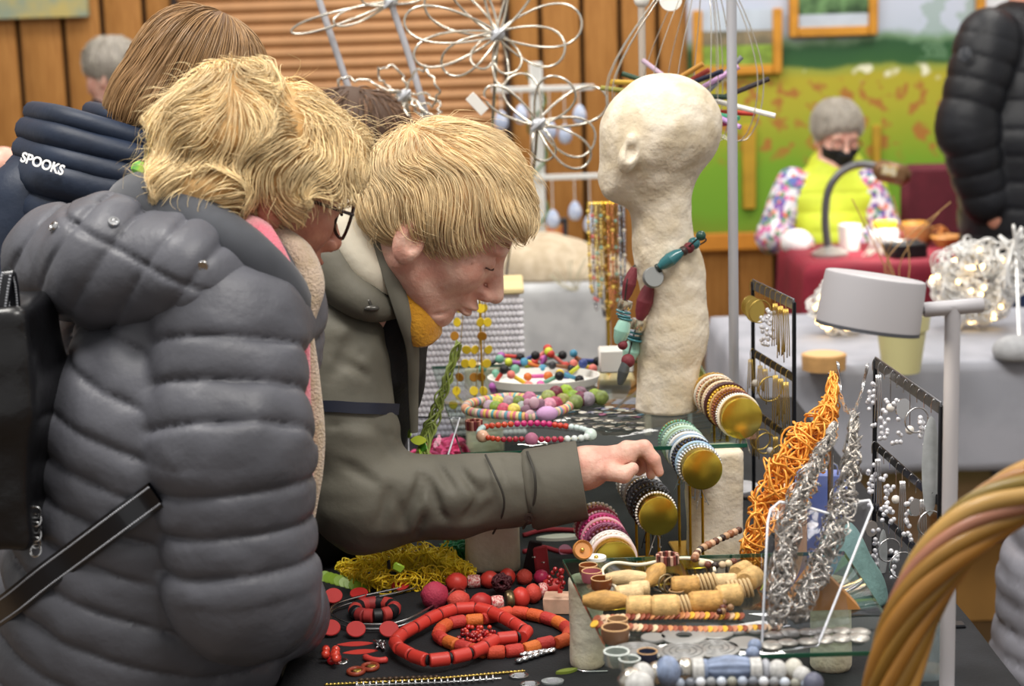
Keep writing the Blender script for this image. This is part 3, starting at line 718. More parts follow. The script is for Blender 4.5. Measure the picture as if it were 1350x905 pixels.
# hood with cream lining behind her neck, collar and scarf
M_cream = mat('cream_lining', 'e9e1cd', .8, var=.06, vs=12, bump=.001, bs=60)
b = MB(); b.tube(spl([W(452, 215, 2.56), W(456, 262, 2.485), W(470, 320, 2.455), W(500, 368, 2.445), W(520, 392, 2.47)], 34), np.interp(np.linspace(0, 1, 34), [0, .3, .7, 1], [.018, .036, .030, .012]), 12); mk('hood_lining', b, M_cream, P2, label='cream hood lining')
b = MB(); b.tube(spl([W(412, 300, 2.55), W(430, 340, 2.47), W(455, 378, 2.44), W(490, 402, 2.425), W(522, 408, 2.45)], 34), np.interp(np.linspace(0, 1, 34), [0, .3, .7, 1], [.04, .040, .028, .014]), 12)
v = b.v[0]; b.v[0] = v + .003 * wav(v, 45, 3)[:, None] * A(0, -1, .3); mk('hood', b, M_oli, P2)
b = MB(); b.tube(spl([W(480, 238, 2.54), W(486, 270, 2.465), W(502, 320, 2.435), W(518, 370, 2.42), W(534, 420, 2.42), W(544, 462, 2.44), W(545, 520, 2.47), W(546, 570, 2.49)], 50), np.interp(np.linspace(0, 1, 50), [0, .2, .55, .75, 1], [.012, .013, .0125, .009, .006]), 10, flat=.6, up=(.3, -1, 0)); mk('collar_edge', b, mat('olive_edge', '6a675c', .7, var=.1, vs=20), P2)
M_mus = mat('mustard_wool', 'b87d12', .9, c2='c98f1e', vs=40, bump=.0018, bs=240, sheen=.3)
b = MB(); b.tube(spl([W(512, 285, 2.49), W(528, 335, 2.455), W(543, 385, 2.445), W(556, 425, 2.445), W(562, 450, 2.455)], 40), np.interp(np.linspace(0, 1, 40), [0, .3, .7, .92, 1], [.018, .024, .031, .030, .018]), 14, flat=.8, up=(.5, -.6, .5)); mk('scarf', b, M_mus, P2, label='mustard yellow scarf')
strap('belt_strap', [hit(w2_coat, x, y, .004) for x, y in ((412, 536), (440, 536), (470, 538), (500, 539), (525, 540))], .016, .003, mat('navy_strap', '1c2030', .6), P2, 24)
b = MB(); b.tube(spl([W(482, 388, 2.42), W(486, 396, 2.402), W(489, 402, 2.400)], 10), .0022, 6); b.ell(W(490, 407, 2.399), (.011, .006, .005)); mk('drawcord_toggle', b, mat('toggle_grey', '4a4844', .3, .3), P2)
LN2 = [(-.11, -.120), (-.05, -.088), (.030, -.020), (.085, .056), (.12, .072)]
def h2v(p, PL=[(x, z + .024) for x, z in LN2]): return hair_vol(p, H2M, H2c, H2s, (.108, .088, .093), (-.014, 0, .036), PL, lump=.0045, lf=45, seed=6, kp=.045, extra=[((.036, 0, .056), (.052, .070, .034)), ((-.066, 0, -.004), (.050, .070, .06))])
def h2(p):
    q = ((p - H2c) @ H2M) / H2s
    # keep the ear free
    return smax(h2v(p), -el(q * A(1, 0, 1) + A(0, .08, 0) * 0, (-.020, 0, -.042), (.028, 9, .032)) * H2s, .01)
hb = sdf(h2, H2c - .18, H2c + .18, .0046); mk('hair', hb, M_blond2b, P2, smooth=True, label='short strawberry blond hair')
cr2 = head_pt(H2M, H2c, H2s, (-.085, 0, .10)); f2 = H2M @ A(1.0, 0, -.05)
def fl2(p):
    d = p - cr2; return d / (np.linalg.norm(d, axis=1)[:, None] + .01) + f2
V2 = np.vstack(hb.v)
mk('hair_strands', strands(lambda p: h2v(p, (.2, -.2, -.2, -.3)), V2, fl2, 7600, .066, 9, .00053, .0050, wave=1.15, wf=36, seed=8, stop=below(H2M, H2c, H2s, LN2, .026)), M_blond2, P2, smooth=True, kind='stuff')
mk('flyaway_hair', strands(lambda p: h2v(p, (.2, -.2, -.2, -.3)), V2, fl2, 800, .055, 7, .00028, .013, wave=1.7, wf=50, seed=18, stop=below(H2M, H2c, H2s, LN2, .026)), M_blond2, P2, smooth=True, kind='stuff')
b = MB(); b.tube(spl([head_pt(H2M, H2c, H2s, l) for l in ((.090, -.018, .024), (.085, -.034, .029), (.072, -.048, .024))], 12), [.0012, .0024, .0028, .003, .003, .003, .0028, .0026, .0022, .0018, .0014, .0008], 5); mk('eyebrow', b, mat('eyebrow_hair', 'a87a5e', .8), P2)
b = MB(); b.tube(spl([head_pt(H2M, H2c, H2s, l) for l in ((.0893, -.021, -.0095), (.0882, -.032, -.0100), (.0800, -.0455, -.0100))], 10), .0013, 5); mk('eyelashes', b, mat('lash', '5a3c34', .8), P2)
legs(P2, (W(275, 900, 2.66)[0] - .02, 2.66, .66), 0, M_trs, M_sho)
# ------------------------------------------------------------------ the rest of the crowd
def simple_hair(P, M, c, s, m, mb_, r, ctr, plane, n, L, flow, wave=.3, rad=.0009, lump=.003, extra=None, label=None, guide=None, h=.007, seed=4):
    f = lambda p, pl=plane: hair_vol(p, M, c, s, r, ctr, pl, lump=lump, lf=50, seed=seed, extra=extra)
    hb = sdf(f, c - .24, c + .24, h); mk('hair', hb, mb_, P, smooth=True, label=label)
    mk('hair_strands', strands((lambda p: f(p, guide)) if guide else f, np.vstack(hb.v), flow, n, L, 6, rad, .004, wave=wave, wf=45, seed=seed), m, P, smooth=True, kind='stuff')
# navy jacket, long brown hair
M_nav = mat('navy_softshell', '182438', .55, var=.15, vs=12, bump=.001, bs=60)
M_brn = mat('straight_brown_hair', '9a7852', .38, island=.28, spec=.5); M_brnb = mat('brown_hair_roots', '6a4e34', .6)
H3M = headR(25, 28, 0); H3c = W(262, 118, 2.68)
def w3(p):
    d = head_sdf(p, H3M, H3c, .98, 0); d = smin(d, rc(p, H3c - A(.03, 0, .05), W(190, 210, 2.7), .05, .055), .02)
    d = smin(d, rc(p, W(190, 210, 2.7), W(60, 600, 2.75), .06, .11), .03); return d
P3 = mk('person', sdf(w3, W(10, 620, 2.7) - A(.05, .15, 0), W(350, 20, 2.7) + A(.02, .2, .02), .007), M_skin, label='person with long straight brown hair in a navy hooded jacket', cat='person', smooth=True)
def w3j(p):
    d, _ = chain(p, [W(20, 900, 2.78), W(60, 500, 2.76), W(110, 290, 2.72)], [.19, .18, .14]); e, _ = chain(p, [W(40, 280, 2.66), W(-10, 420, 2.62), W(-30, 600, 2.6)], [.075, .075, .07])
    return smin(d, e, .03) + .004 * wav(p, 20, 3) + .0015 * wav(p, 60, 4)
J3 = mk('jacket', sdf(w3j, W(-130, 900, 2.6) - A(.1, .15, 0), W(260, 170, 2.7) + A(.05, .3, 0), .008), M_nav, P3, smooth=True, label='navy jacket')
folds = [([(44, 148, 2.72), (75, 152, 2.60), (130, 168, 2.565), (190, 186, 2.585), (222, 200, 2.64)], .015), ([(36, 170, 2.70), (70, 178, 2.585), (130, 194, 2.555), (190, 210, 2.57), (228, 224, 2.62)], .018), ([(32, 196, 2.68), (70, 206, 2.575), (130, 222, 2.548), (185, 236, 2.56), (225, 250, 2.61)], .018), ([(30, 226, 2.68), (70, 238, 2.57), (130, 250, 2.55), (190, 262, 2.56), (215, 270, 2.6)], .026), ([(28, 268, 2.68), (70, 278, 2.58), (130, 288, 2.56), (190, 296, 2.57)], .030), ([(120, 146, 2.72), (145, 152, 2.62), (190, 172, 2.6), (225, 190, 2.64)], .013)]
for P_, r_ in folds:
    b = MB(); b.tube(spl([W(*a) for a in P_], 30), r_ * 1.12, 12); v = b.v[0]; b.v[0] = v + .0022 * wav(v, 55, 5)[:, None] * A(0, -1, .5); mk('hood_fold', b, M_nav, P3)
# white lettering on the hood
def text_obj(txt, size, loc, R3, m, parent, name='lettering', ext=.0006, bold=0):
    cu = bpy.data.curves.new(name, 'FONT'); cu.body = txt; cu.size = size; cu.extrude = ext; cu.offset = bold; cu.align_x = 'CENTER'; cu.align_y = 'CENTER'
    t = bpy.data.objects.new('t', cu); COL.objects.link(t); dg = bpy.context.evaluated_depsgraph_get(); dg.update(); me = bpy.data.meshes.new_from_object(t.evaluated_get(dg)); bpy.data.objects.remove(t)
    me.materials.append(m); o = inst(name, me, parent, loc, R3); return o
tx = W(75, 222, 2.5) - W(36, 209, 2.52); tx /= np.linalg.norm(tx); ny = A(.1, -1, .15); ny -= tx * (ny @ tx); ny /= np.linalg.norm(ny)
text_obj('SPOOKS', .0205, W(56, 216.5, 2.530), np.stack([tx, np.cross(ny, tx), ny], 1), mat('white_print', 'f2f2f2', .6), P3, bold=.0006)
cr3 = head_pt(H3M, H3c, 1, (-.02, 0, .15)); dn3 = A(-.55, -.05, -1.)
def fl3(p): d = p - cr3; return .5 * d / (np.linalg.norm(d, axis=1)[:, None] + .01) + .9 * dn3
simple_hair(P3, H3M, H3c, 1.0, M_brn, M_brnb, (.098, .086, .092), (-.010, 0, .030), (.1, .02, -.16, -.13), 3800, .11, fl3, wave=.06, rad=.0010, lump=.001, extra=[((-.062, 0, -.05), (.055, .075, .080))], label='long straight brown hair')
legs(P3, (W(20, 900, 2.78)[0], 2.78, .7), 0, M_trs, M_sho)

def bystander(label, hc, Y, s_, M, hairm, hairb, coat, body_pts, body_r, skin=M_skin, hair_r=(.112, .092, .1), plane=(.1, .03, -.1, -.1), arms=(), n=800, wave=.9, mask=False, legsx=None, hl=None, trs=None, fn=None):
    c = W(hc[0], hc[1], Y)
    def f(p):
        d = head_sdf(p, M, c, s_, 0); d = smin(d, rc(p, c + M @ A(-.03, 0, -.06), body_pts[-1], .05, .055), .02)
        for k in range(len(body_pts) - 1): d = smin(d, rc(p, body_pts[k], body_pts[k + 1], .07, .06), .03)
        for a in arms:
            for k in range(len(a) - 1): d = smin(d, rc(p, a[k], a[k + 1], .034, .028), .015)
            e = np.asarray(a[-1]) - np.asarray(a[-2]); e = e / np.linalg.norm(e); d = smin(d, el(p, a[-1] + e * .05, (.045, .035, .035)), .02)
        return d
    allp = np.vstack([body_pts, [c]] + [np.asarray(a) for a in arms]); lo, hi = bounds(allp, .17)
    P = mk('person', sdf(f, lo, hi, .0085), skin, label=label, cat='person', smooth=True)
    def j(p):
        d, _ = chain(p, body_pts, body_r); d2, _ = chain(p, [q + A(0, .07, 0) for q in body_pts], body_r); d = smin(d, d2, .05)
        for a in arms: e, _ = chain(p, a, [.07, .06, .048][:len(a)]); d = smin(d, e, .03)
        d = d + .004 * wav(p, 22, 3) + .002 * wav(p, 60, 2)
        return fn(p, d) if fn else d
    mk('coat', sdf(j, lo - .1, hi + .1, .011), coat, P, smooth=True)
    cr = head_pt(M, c, s_, (-.05, 0, .14)); dn = M @ A(-.1, 0, -1)
    simple_hair(P, M, c, s_, hairm, hairb, hair_r, (-.016, 0, .038), plane, n, .05, lambda p: (p - cr) / (np.linalg.norm(p - cr, axis=1)[:, None] + .01) + .4 * dn, wave=wave, rad=.0015, lump=.005, h=.009, label=hl)
    legs(P, (body_pts[0][0], body_pts[0][1] + .03, max(.3, body_pts[0][2])), 0, trs or M_trs, M_sho)
    return P, c
M_gry = mat('grey_hair', 'b9b2a6', .5, island=.2); M_gryb = mat('grey_hair_roots', '9a938a', .6)
M_dbr = mat('dark_brown_hair', '6b4e38', .45, island=.3); M_dbrb = mat('dark_brown_roots', '4a3526', .6)
M_dk = mat('dark_blue_coat', '1d2336', .7, var=.1, vs=12); M_blk = mat('black_coat', '17181c', .6, var=.15, vs=10, bump=.001, bs=50)
bystander('person with short grey curly hair in front of the plank wall', (146, 98), 6.4, 1.0, headR(150, 10), M_gry, M_gryb, M_dk, [A(*W(135, 330, 6.4)), A(*W(140, 240, 6.4)), A(*W(142, 160, 6.4))], [.17, .17, .09], plane=(.1, .06, -.1, -.11), hl='short grey curly hair')
bystander('person with dark brown hair hidden behind the parka woman\'s head', (474, 214), 3.25, .98, headR(10, 18), M_dbr, M_dbrb, M_dk, [A(*W(340, 640, 3.3)), A(*W(400, 440, 3.3)), A(*W(450, 330, 3.3))], [.17, .16, .09], wave=.2, hl='dark brown hair')
bystander('person in a black coat mostly beyond the left edge, hand showing', (-120, 90), 3.7, 1.0, headR(0, 10), M_dbr, M_dbrb, M_blk, [A(*W(-110, 560, 3.7)), A(*W(-115, 330, 3.7)), A(*W(-118, 210, 3.7))], [.17, .17, .1], arms=[[W(-70, 240, 3.62), W(-40, 330, 3.58), W(-8, 245, 3.56)]])
# seated woman in the lime vest
M_lime = mat('lime_vest', 'cddc3c', .6, var=.08, vs=9); M_flo = mat('floral_sleeve', 'd9c4d4', .7, c2='6a3f8c', vs=34, detail=1)
def flo():
    m = bpy.data.materials.new('floral_print'); m.use_nodes = True; nt = m.node_tree; L = nt.links.new
    tc = nt.nodes.new('ShaderNodeTexCoord'); v = nt.nodes.new('ShaderNodeTexVoronoi'); v.inputs['Scale'].default_value = 58; L(tc.outputs['Object'], v.inputs['Vector'])
    s = nt.nodes.new('ShaderNodeSeparateColor'); L(v.outputs['Color'], s.inputs[0]); r = nt.nodes.new('ShaderNodeValToRGB'); r.color_ramp.interpolation = 'CONSTANT'; L(s.outputs[0], r.inputs[0])
    cs = ['e6dfe6', '7a4fa0', 'cf6aa0', 'dfe4ea', '5a6fb0', '5f8f6a', 'e0714a', 'ece6ee']
    r.color_ramp.elements[0].color = lin(cs[0]); r.color_ramp.elements[1].position = .125; r.color_ramp.elements[1].color = lin(cs[1])
    for k in range(2, 8): r.color_ramp.elements.new(k / 8).color = lin(cs[k])
    L(r.outputs[0], nt.nodes['Principled BSDF'].inputs['Base Color']); nt.nodes['Principled BSDF'].inputs['Roughness'].default_value = .7; return m
M_flo = flo()
YS = 6.55; HSM = headR(-80, 16); hcs = W(1104, 178, YS)
sb = [W(1092, 372, YS + .05), W(1092, 300, YS + .03), W(1094, 236, YS)]
arL = [W(1046, 244, YS - .02), W(1018, 312, YS - .05), W(1058, 322, YS - .28)]; arR = [W(1142, 246, YS - .02), W(1168, 310, YS - .05), W(1120, 326, YS - .28)]
def sea(p):
    d = head_sdf(p, HSM, hcs, 1.0, 1); d = smin(d, rc(p, hcs + HSM @ A(-.03, 0, -.06), sb[2], .05, .055), .02); d = smin(d, rc(p, sb[2], sb[0], .08, .1), .03)
    for a in (arL, arR):
        d = smin(d, rc(p, sb[2], a[0], .05, .04), .02); d = smin(d, rc(p, a[0], a[1], .035, .032), .015); d = smin(d, rc(p, a[1], a[2], .03, .022), .015); d = smin(d, el(p, a[2] + A(.0, -.05, -.005), (.035, .055, .022)), .015)
        for k in range(4): d = smin(d, rc(p, a[2] + A(-.024 + .016 * k, -.09, 0), a[2] + A(-.022 + .015 * k, -.135, -.018), .009, .007), .006)
    return d
PS = mk('person', sdf(sea, *bounds(np.vstack([sb, [hcs], arL, arR]), .18), .0075), M_skin, label='seated woman in a lime vest and black face mask behind the red table', cat='person', smooth=True)
def vest(p):
    d, s = chain(p, sb, [.165, .160, .075]); d2, _ = chain(p, [W(1052, 258, YS), W(1140, 258, YS)], [.085, .085]); d = smin(d, d2, .06)
    c_ = rc(p, W(1098, 240, YS + .03), W(1102, 222, YS + .07), .095, .1); c_ = smax(c_, -rc(p, W(1098, 232, YS), W(1104, 170, YS - .04), .075, .085), .01)
    return smin(d, c_, .025) + .004 * wav(p, 24, 3) - quilt(p[:, 2], .07, .006)
mk('vest', sdf(vest, *bounds(sb, .26), .0095), M_lime, PS, smooth=True, label='lime green padded vest')
for a in (arL, arR):
    g_ = lambda p: chain(p, a, [.066, .060, .042])[0] + .004 * wav(p, 30, 2)
    mk('sleeve', sdf(g_, *bounds(a, .1), .009), M_flo, PS, smooth=True, label='colourful floral sleeve')
mkp = lambda l: head_pt(HSM, hcs, 1.0, l)
msk = sdf(lambda p: smax(head_sdf(p, HSM, hcs, 1.0, 0) - .006, np.maximum(((p - hcs) @ HSM)[:, 2] + .028, .02 - ((p - hcs) @ HSM)[:, 0]), .005), hcs - .16, hcs + .16, .006)
mk('face_mask', msk, mat('black_mask', '121316', .8), PS, smooth=True)
crs = mkp((-.06, 0, .13))
simple_hair(PS, HSM, hcs, 1.0, M_gry, M_gryb, (.112, .092, .098), (-.016, 0, .036), (.1, .055, -.1, -.09), 1500, .05, lambda p: (p - crs) / (np.linalg.norm(p - crs, axis=1)[:, None] + .01) + .3 * A(0, 0, -1), wave=.4, rad=.0011, h=.009, label='short grey hair')
b = MB()
for sg in (-1, 1): b.tube([mkp((.100, sg * .034 + .024 * math.cos(t), -.004 + .019 * math.sin(t))) for t in np.linspace(0, 2 * PI, 18, endpoint=False)], .002, 5, closed=True)
mk('glasses', b, M_gl, PS)
legs(PS, (sb[0][0], sb[0][1], .48), 0, M_trs, M_sho)
# standing man in the black puffer jacket
YM = 5.55
M_man = mat('black_puffer', '14161c', .5, var=.2, vs=8, bump=.001, bs=40); M_jean = mat('blue_denim', '1f2f52', .8, var=.15, vs=30, bump=.0006, bs=300)
mt = [W(1345, 300, YM), W(1345, 180, YM), W(1350, 60, YM)]
man_arm = [W(1303, 52, YM - .1), W(1272, 165, YM - .14), W(1300, 262, YM - .12)]
HMM = headR(-60, 5); hcm = W(1365, -70, YM)
def manb(p):
    d = head_sdf(p, HMM, hcm, 1.05, 0); d = smin(d, rc(p, hcm - A(0, 0, .08), W(1352, 30, YM), .055, .06), .02); d = smin(d, rc(p, W(1352, 30, YM), mt[0], .08, .11), .03)
    d = smin(d, chain(p, [W(1352, 40, YM)] + man_arm, [.05, .04, .035, .03])[0], .02); return smin(d, el(p, man_arm[2] + A(.03, -.01, -.05), (.035, .03, .05)), .02)
PM_ = mk('person', sdf(manb, *bounds(np.vstack([mt, [hcm], man_arm]), .17), .011), M_skin2, label='standing man in a black puffer jacket and jeans at the right edge', cat='person', smooth=True)
def manj(p):
    d, _ = chain(p, mt, [.185, .195, .14]); d2, _ = chain(p, [q + A(.12, .03, 0) for q in mt], [.185, .195, .14]); d = smin(d, d2, .05)
    d = d - quilt(p[:, 2] + .014 * wav(p, 8, 3), .085, .008) + .006 * wav(p, 18, 2)
    a, s = chain(p, man_arm, [.095, .088, .068]); a = a - quilt(s + .01 * wav(p, 9, 3), .07, .008) + .006 * wav(p, 20, 4)
    return smin(d, a, .012)
mk('jacket', sdf(manj, *bounds(np.vstack([mt, man_arm, [mt[0] + A(.15, 0, -.02)]]), .25), .0095), M_man, PM_, smooth=True, label='black quilted jacket')
b = MB(); n_ = frame((-.8, -1, .2)); b.lathe([(.0, .004), (.020, .004), (.023, .002), (.023, 0)], c=W(1272, 72, YM - .215), M=n_, seg=20); mk('sleeve_patch', b, mat('patch_grey', '2c2f36', .7, c2='4a4c50', vs=60), PM_)
crm = hcm + A(0, 0, .15)
simple_hair(PM_, HMM, hcm, 1.05, M_dbr, M_dbrb, (.106, .086, .094), (-.014, 0, .036), (.1, .05, -.1, -.07), 800, .04, lambda p: (p - crm) + A(0, 0, -.05), h=.012)
legs(PM_, (mt[0][0] + .03, YM + .02, .80), 0, M_jean, M_sho)
# light grey quilted jacket at the right edge
M_lg = mat('light_grey_nylon', '9a9aa4', .45, var=.08, vs=10, bump=.0008, bs=50)
YG = 2.9; gp = [W(1420, 1050, YG), W(1412, 880, YG), W(1415, 780, YG), W(1440, 690, YG), W(1475, 560, YG), W(1500, 400, YG)]
def gq(p, d): return d - quilt(p[:, 2] + .1 * p[:, 0], .048, .007, p)
bystander('person in a light grey quilted jacket mostly beyond the right edge', (1520, 120), YG, 1.0, headR(170, 10), M_gry, M_gryb, M_lg, [np.array(q) for q in gp] + [A(*W(1510, 270, YG))], [.10, .105, .10, .10, .12, .14, .09], fn=gq)
# ------------------------------------------------------------------ tables and background things
TZ = .752
def cloth(name, x0, x1, y0, y1, z, drop, m, label, amp=.0015, nx=60, ny=60, wavy=.012, seed=1, t=.003):
    """a draped tablecloth: top plus four hanging sides as one skin of real thickness"""
    w, d = x1 - x0, y1 - y0; U = np.linspace(-drop, w + drop, nx); Vv = np.linspace(-drop, d + drop, ny)
    uu, vv = np.meshgrid(U, Vv, indexing='ij'); cx = np.clip(uu, 0, w); cy = np.clip(vv, 0, d); ox = uu - cx; oy = vv - cy
    hang = np.maximum(np.abs(ox), np.abs(oy)); s = 7.0
    X = x0 + cx + np.sign(ox) * (.004 + wavy * (hang / drop) * (1 + np.sin(vv * 24 + seed)) * .5) * (np.abs(ox) > 0)
    Y = y0 + cy + np.sign(oy) * (.004 + wavy * (hang / drop) * (1 + np.sin(uu * 24 + seed)) * .5) * (np.abs(oy) > 0)
    P = np.stack([X, Y, z - hang], -1); n = wav(np.stack([uu, vv, uu * 0], -1).reshape(-1, 3), 26, seed).reshape(nx, ny)
    P[..., 2] += amp * n * (hang == 0)
    b = MB(); b.surf(P)
    o = mk(name, b, m, label=label, cat='tablecloth', smooth=True)
    sm = o.modifiers.new('thick', 'SOLIDIFY'); sm.thickness = t; sm.offset = -1; return o
M_tw = mat('table_wood', '8a6a45', .6, var=.1, vs=10); M_tl = mat('table_leg_steel', '55565a', .4, .8)
def table(x0, x1, y0, y1, z, label):
    r_ = empty('table', ((x0 + x1) / 2, (y0 + y1) / 2, 0), label, 'table'); b = MB(); b.box(((x0 + x1) / 2, (y0 + y1) / 2, z - .017), (x1 - x0, y1 - y0, .026)); mk('tabletop', b, M_tw, r_)
    for x in (x0 + .05, x1 - .05):
        for y in (y0 + .05, y1 - .05): b = MB(); b.tube([(x, y, 0), (x, y, z - .03)], .016, 10); mk('leg', b, M_tl, r_)
table(-.29, .59, 1.82, 3.66, .75 - .003, 'display table under the black cloth, carrying the jewellery')
cloth('tablecloth', -.30, .60, 1.81, 3.67, .750, .28, mat('black_cotton', '17181c', .85, var=.25, vs=20, bump=.0008, bs=300), 'black cotton cloth under the jewellery display', nx=110, ny=150, amp=.0010)
GX0 = W(985, 495, 4.0)[0]
table(GX0 + .02, 2.6, 4.02, 4.72, .747, 'table under the light grey cloth at right')
M_gc = mat('grey_linen', 'a9aab3', .85, c2='9b9da6', vs=8, bump=.0006, bs=300)
cloth('tablecloth', GX0, 2.62, 4.0, 4.74, .750, .26, M_gc, 'light grey cloth on the table with wire light balls', amp=.001)
RX0, RX1 = Z(1062, 350, .75)[0], 2.25
table(RX0 + .02, RX1 - .02, 5.70, 6.22, .747, 'craft table under the dark red cloth')
cloth('tablecloth', RX0, RX1, 5.68, 6.24, .750, .55, mat('burgundy_cloth', '8c2335', .85, c2='7a1c2e', vs=6, bump=.0005, bs=200), 'burgundy red cloth in front of the seated woman', wavy=.03)
LX0, LX1 = W(560, 380, 5.4)[0], W(800, 380, 5.4)[0]
table(LX0 + .02, LX1 - .02, 5.42, 6.0, .747, 'table under the grey felt cloth behind the woven box')
cloth('tablecloth', LX0, LX1, 5.4, 6.02, .750, .62, mat('grey_felt', 'bfc0c1', .9, c2='adaeb0', vs=14, bump=.0008, bs=250), 'pale grey felt cloth hanging behind the woven box', wavy=.006)
# cardboard box on the floor under the grey table
b = MB(); a = W(1255, 850, 4.45); c = W(1330, 850, 4.45); zt = .21
for nm, cc, ss in (('x', ((a[0] + c[0]) / 2, 4.45, zt / 2), (c[0] - a[0] + .06, .28, zt)),): b.box(cc, ss, b=.004)
bx = mk('cardboard_box', b, mat('cardboard', 'a67a3e', .8, var=.08, vs=8), label='brown cardboard box on the floor under the grey table', cat='box')
b = MB(); b.box(((a[0] + c[0]) / 2, 4.45, zt + .002), (.05, .282, .002), b=.0005); mk('tape', b, mat('brown_tape', '8d6130', .35), bx)
# white woven box on the display table
wb0, wb1 = W(536, 500, 3.38)[0], W(692, 500, 3.38)[0]; zb = W(640, 389, 3.38)[2]
M_rope = mat('white_paper_rope', 'dddbe0', .85, island=.06, bump=.0006, bs=250); M_lid = mat('pale_wood_lid', 'e3cf9a', .7, var=.06, vs=20)
wbx = empty('woven_box', ((wb0 + wb1) / 2, 3.47, .752), 'white woven paper-rope box with pale lid behind the beads', 'box')
b = MB(); b.box(((wb0 + wb1) / 2, 3.47, (.752 + zb) / 2), (wb1 - wb0 - .012, .17, zb - .752)); mk('box_core', b, M_rope, wbx)
rows = int((zb - .752) / .0125)
for k in range(rows):
    b = MB(); z = .758 + k * .0125
    n = 26
    for i in range(n):
        x = wb0 + (wb1 - wb0) * (i + .5 + .5 * (k % 2)) / n
        b.ell((min(x, wb1 - .003), 3.384, z), (.0052, .0042, .0062), rot(y=14 * (1 if k % 2 else -1)), 8, 6)
    mk('rope_row', b, M_rope, wbx, smooth=True)
b = MB(); b.box(((wb0 + wb1) / 2, 3.47, zb + .006), (wb1 - wb0 + .006, .19, .012), b=.003); mk('lid', b, M_lid, wbx)
# burlap heap, framed picture and dried flowers on the felt table
def heap(p): return (el(p, W(728, 345, 5.55), (.13, .14, .065)) + .012 * wav(p, 22, 3) + .005 * wav(p, 60, 4))
hc_ = W(728, 345, 5.55)
def heap2(p): return smax(smin(el(p, (hc_[0] - .02, 5.62, .78), (.20, .17, .11)), el(p, (hc_[0] + .12, 5.6, .76), (.14, .14, .06)), .05) + .010 * wav(p, 20, 3) + .004 * wav(p, 60, 4), .753 - p[:, 2], .004)
mk('burlap_cloth', sdf(heap2, (hc_[0] - .3, 5.4, .74), (hc_[0] + .3, 5.85, 1.0), .011), mat('burlap', 'cbbba2', .9, c2='b9a88e', vs=30, bump=.001, bs=150), label='crumpled beige burlap heap behind the woman\'s face', cat='cloth', smooth=True)
fa, fb = W(690, 293, 5.86), W(746, 322, 5.86); fr = empty('picture_frame', ((fa[0] + fb[0]) / 2, 5.88, .753), 'dark framed colourful small picture standing behind the burlap', 'picture frame')
for cc, ss in (((fa[0], 5.88, (fa[2] + .753) / 2), (.016, .02, fa[2] - .753)), ((fb[0], 5.88, (fa[2] + .753) / 2), (.016, .02, fa[2] - .753)), (((fa[0] + fb[0]) / 2, 5.88, fa[2]), (fb[0] - fa[0] + .016, .02, .016)), (((fa[0] + fb[0]) / 2, 5.88, .761), (fb[0] - fa[0] - .017, .02, .016))):
    b = MB(); b.box(cc, ss); mk('frame_rail', b, mat('charcoal_frame', '33353b', .5), fr)
b = MB(); b.box(((fa[0] + fb[0]) / 2, 5.885, (fa[2] + .753) / 2), (fb[0] - fa[0], .006, fa[2] - .76)); mk('picture', b, mat('colour_print', 'e06a4a', .6, c2='e8c060', vs=14), fr)
# dried flower sprig
sp = empty('dried_sprig', W(765, 372, 5.5), 'dried white flower sprig with a maroon pod at the table edge', 'dried flowers'); b = MB()
for k in range(9):
    a = R.uniform(-1.2, 1.2); b.tube(spl([W(760, 385, 5.40), W(760, 385, 5.40) + A(.05 * math.sin(a), -.02, .05 * math.cos(a)), W(762, 380, 5.40) + A(.12 * math.sin(a) + .02, -.03, .10 * math.cos(a))], 8), .0018, 5)
mk('stems', b, mat('dry_white', 'd8d2b8', .8), sp); b = MB(); b.ell(W(788, 356, 5.38), (.022, .014, .012)); mk('seed_pod', b, mat('maroon_pod', '6e2330', .6), sp)
# ---- red table things
gl = empty('gooseneck_lamp', Z(1094, 338, .752), 'grey gooseneck desk lamp with brown shade on the red table', 'lamp')
b = MB(); gy = Z(1094, 338, .752)[1]; b.lathe([(0, 0), (.062, 0), (.062, .012), (.03, .03), (.012, .036), (0, .036)], c=Z(1094, 338, .752), seg=24); mk('base', b, mat('lamp_chrome', 'b4b2ae', .3, .7), gl)
b = MB(); b.tube(spl([W(1092, 332, gy), W(1088, 290, gy), W(1092, 252, gy), W(1108, 228, gy), W(1132, 217, gy), W(1158, 220, gy - .02)], 40), .0135, 10); mk('neck', b, mat('neck_grey', '6a6a6c', .35, .6), gl)
sm_ = rot(y=14) @ rot(z=-12)
b = MB(); b.box(W(1176, 228, gy - .03), (.125, .10, .07), sm_, b=.02); mk('shade', b, mat('bronze_shade', '7a5a3c', .4, .3), gl)
b = MB(); b.box(W(1172, 226, gy - .03) + sm_ @ A(0, -.046, .004), (.05, .004, .032), sm_, b=.001); mk('sticker', b, mat('pale_sticker', 'd9d3c0', .6, c2='c9b060', vs=50), gl)
ll = bpy.data.lights.new('gooseneck_bulb', 'AREA'); ll.size = .09; ll.energy = 1.4; ll.color = (1, .94, .84); lo = bpy.data.objects.new('gooseneck_bulb', ll); COL.objects.link(lo); lo.location = Vector(W(1180, 236, gy - .03) + sm_ @ A(0, 0, -.036)); lo.rotation_euler = (.4, 0, 0)
def lathe_thing(name, label, cat, c, prof, m, seg=20, parts=()):
    r_ = empty(name, c, label, cat) if parts else None
    b = MB(); b.lathe(prof, c=c, seg=seg)
    o = mk('body' if parts else name, b, m, r_, **({} if parts else dict(label=label, cat=cat)))
    for nm, pf, mm in parts: b = MB(); b.lathe(pf, c=c, seg=seg); mk(nm, b, mm, r_)
    return r_ or o
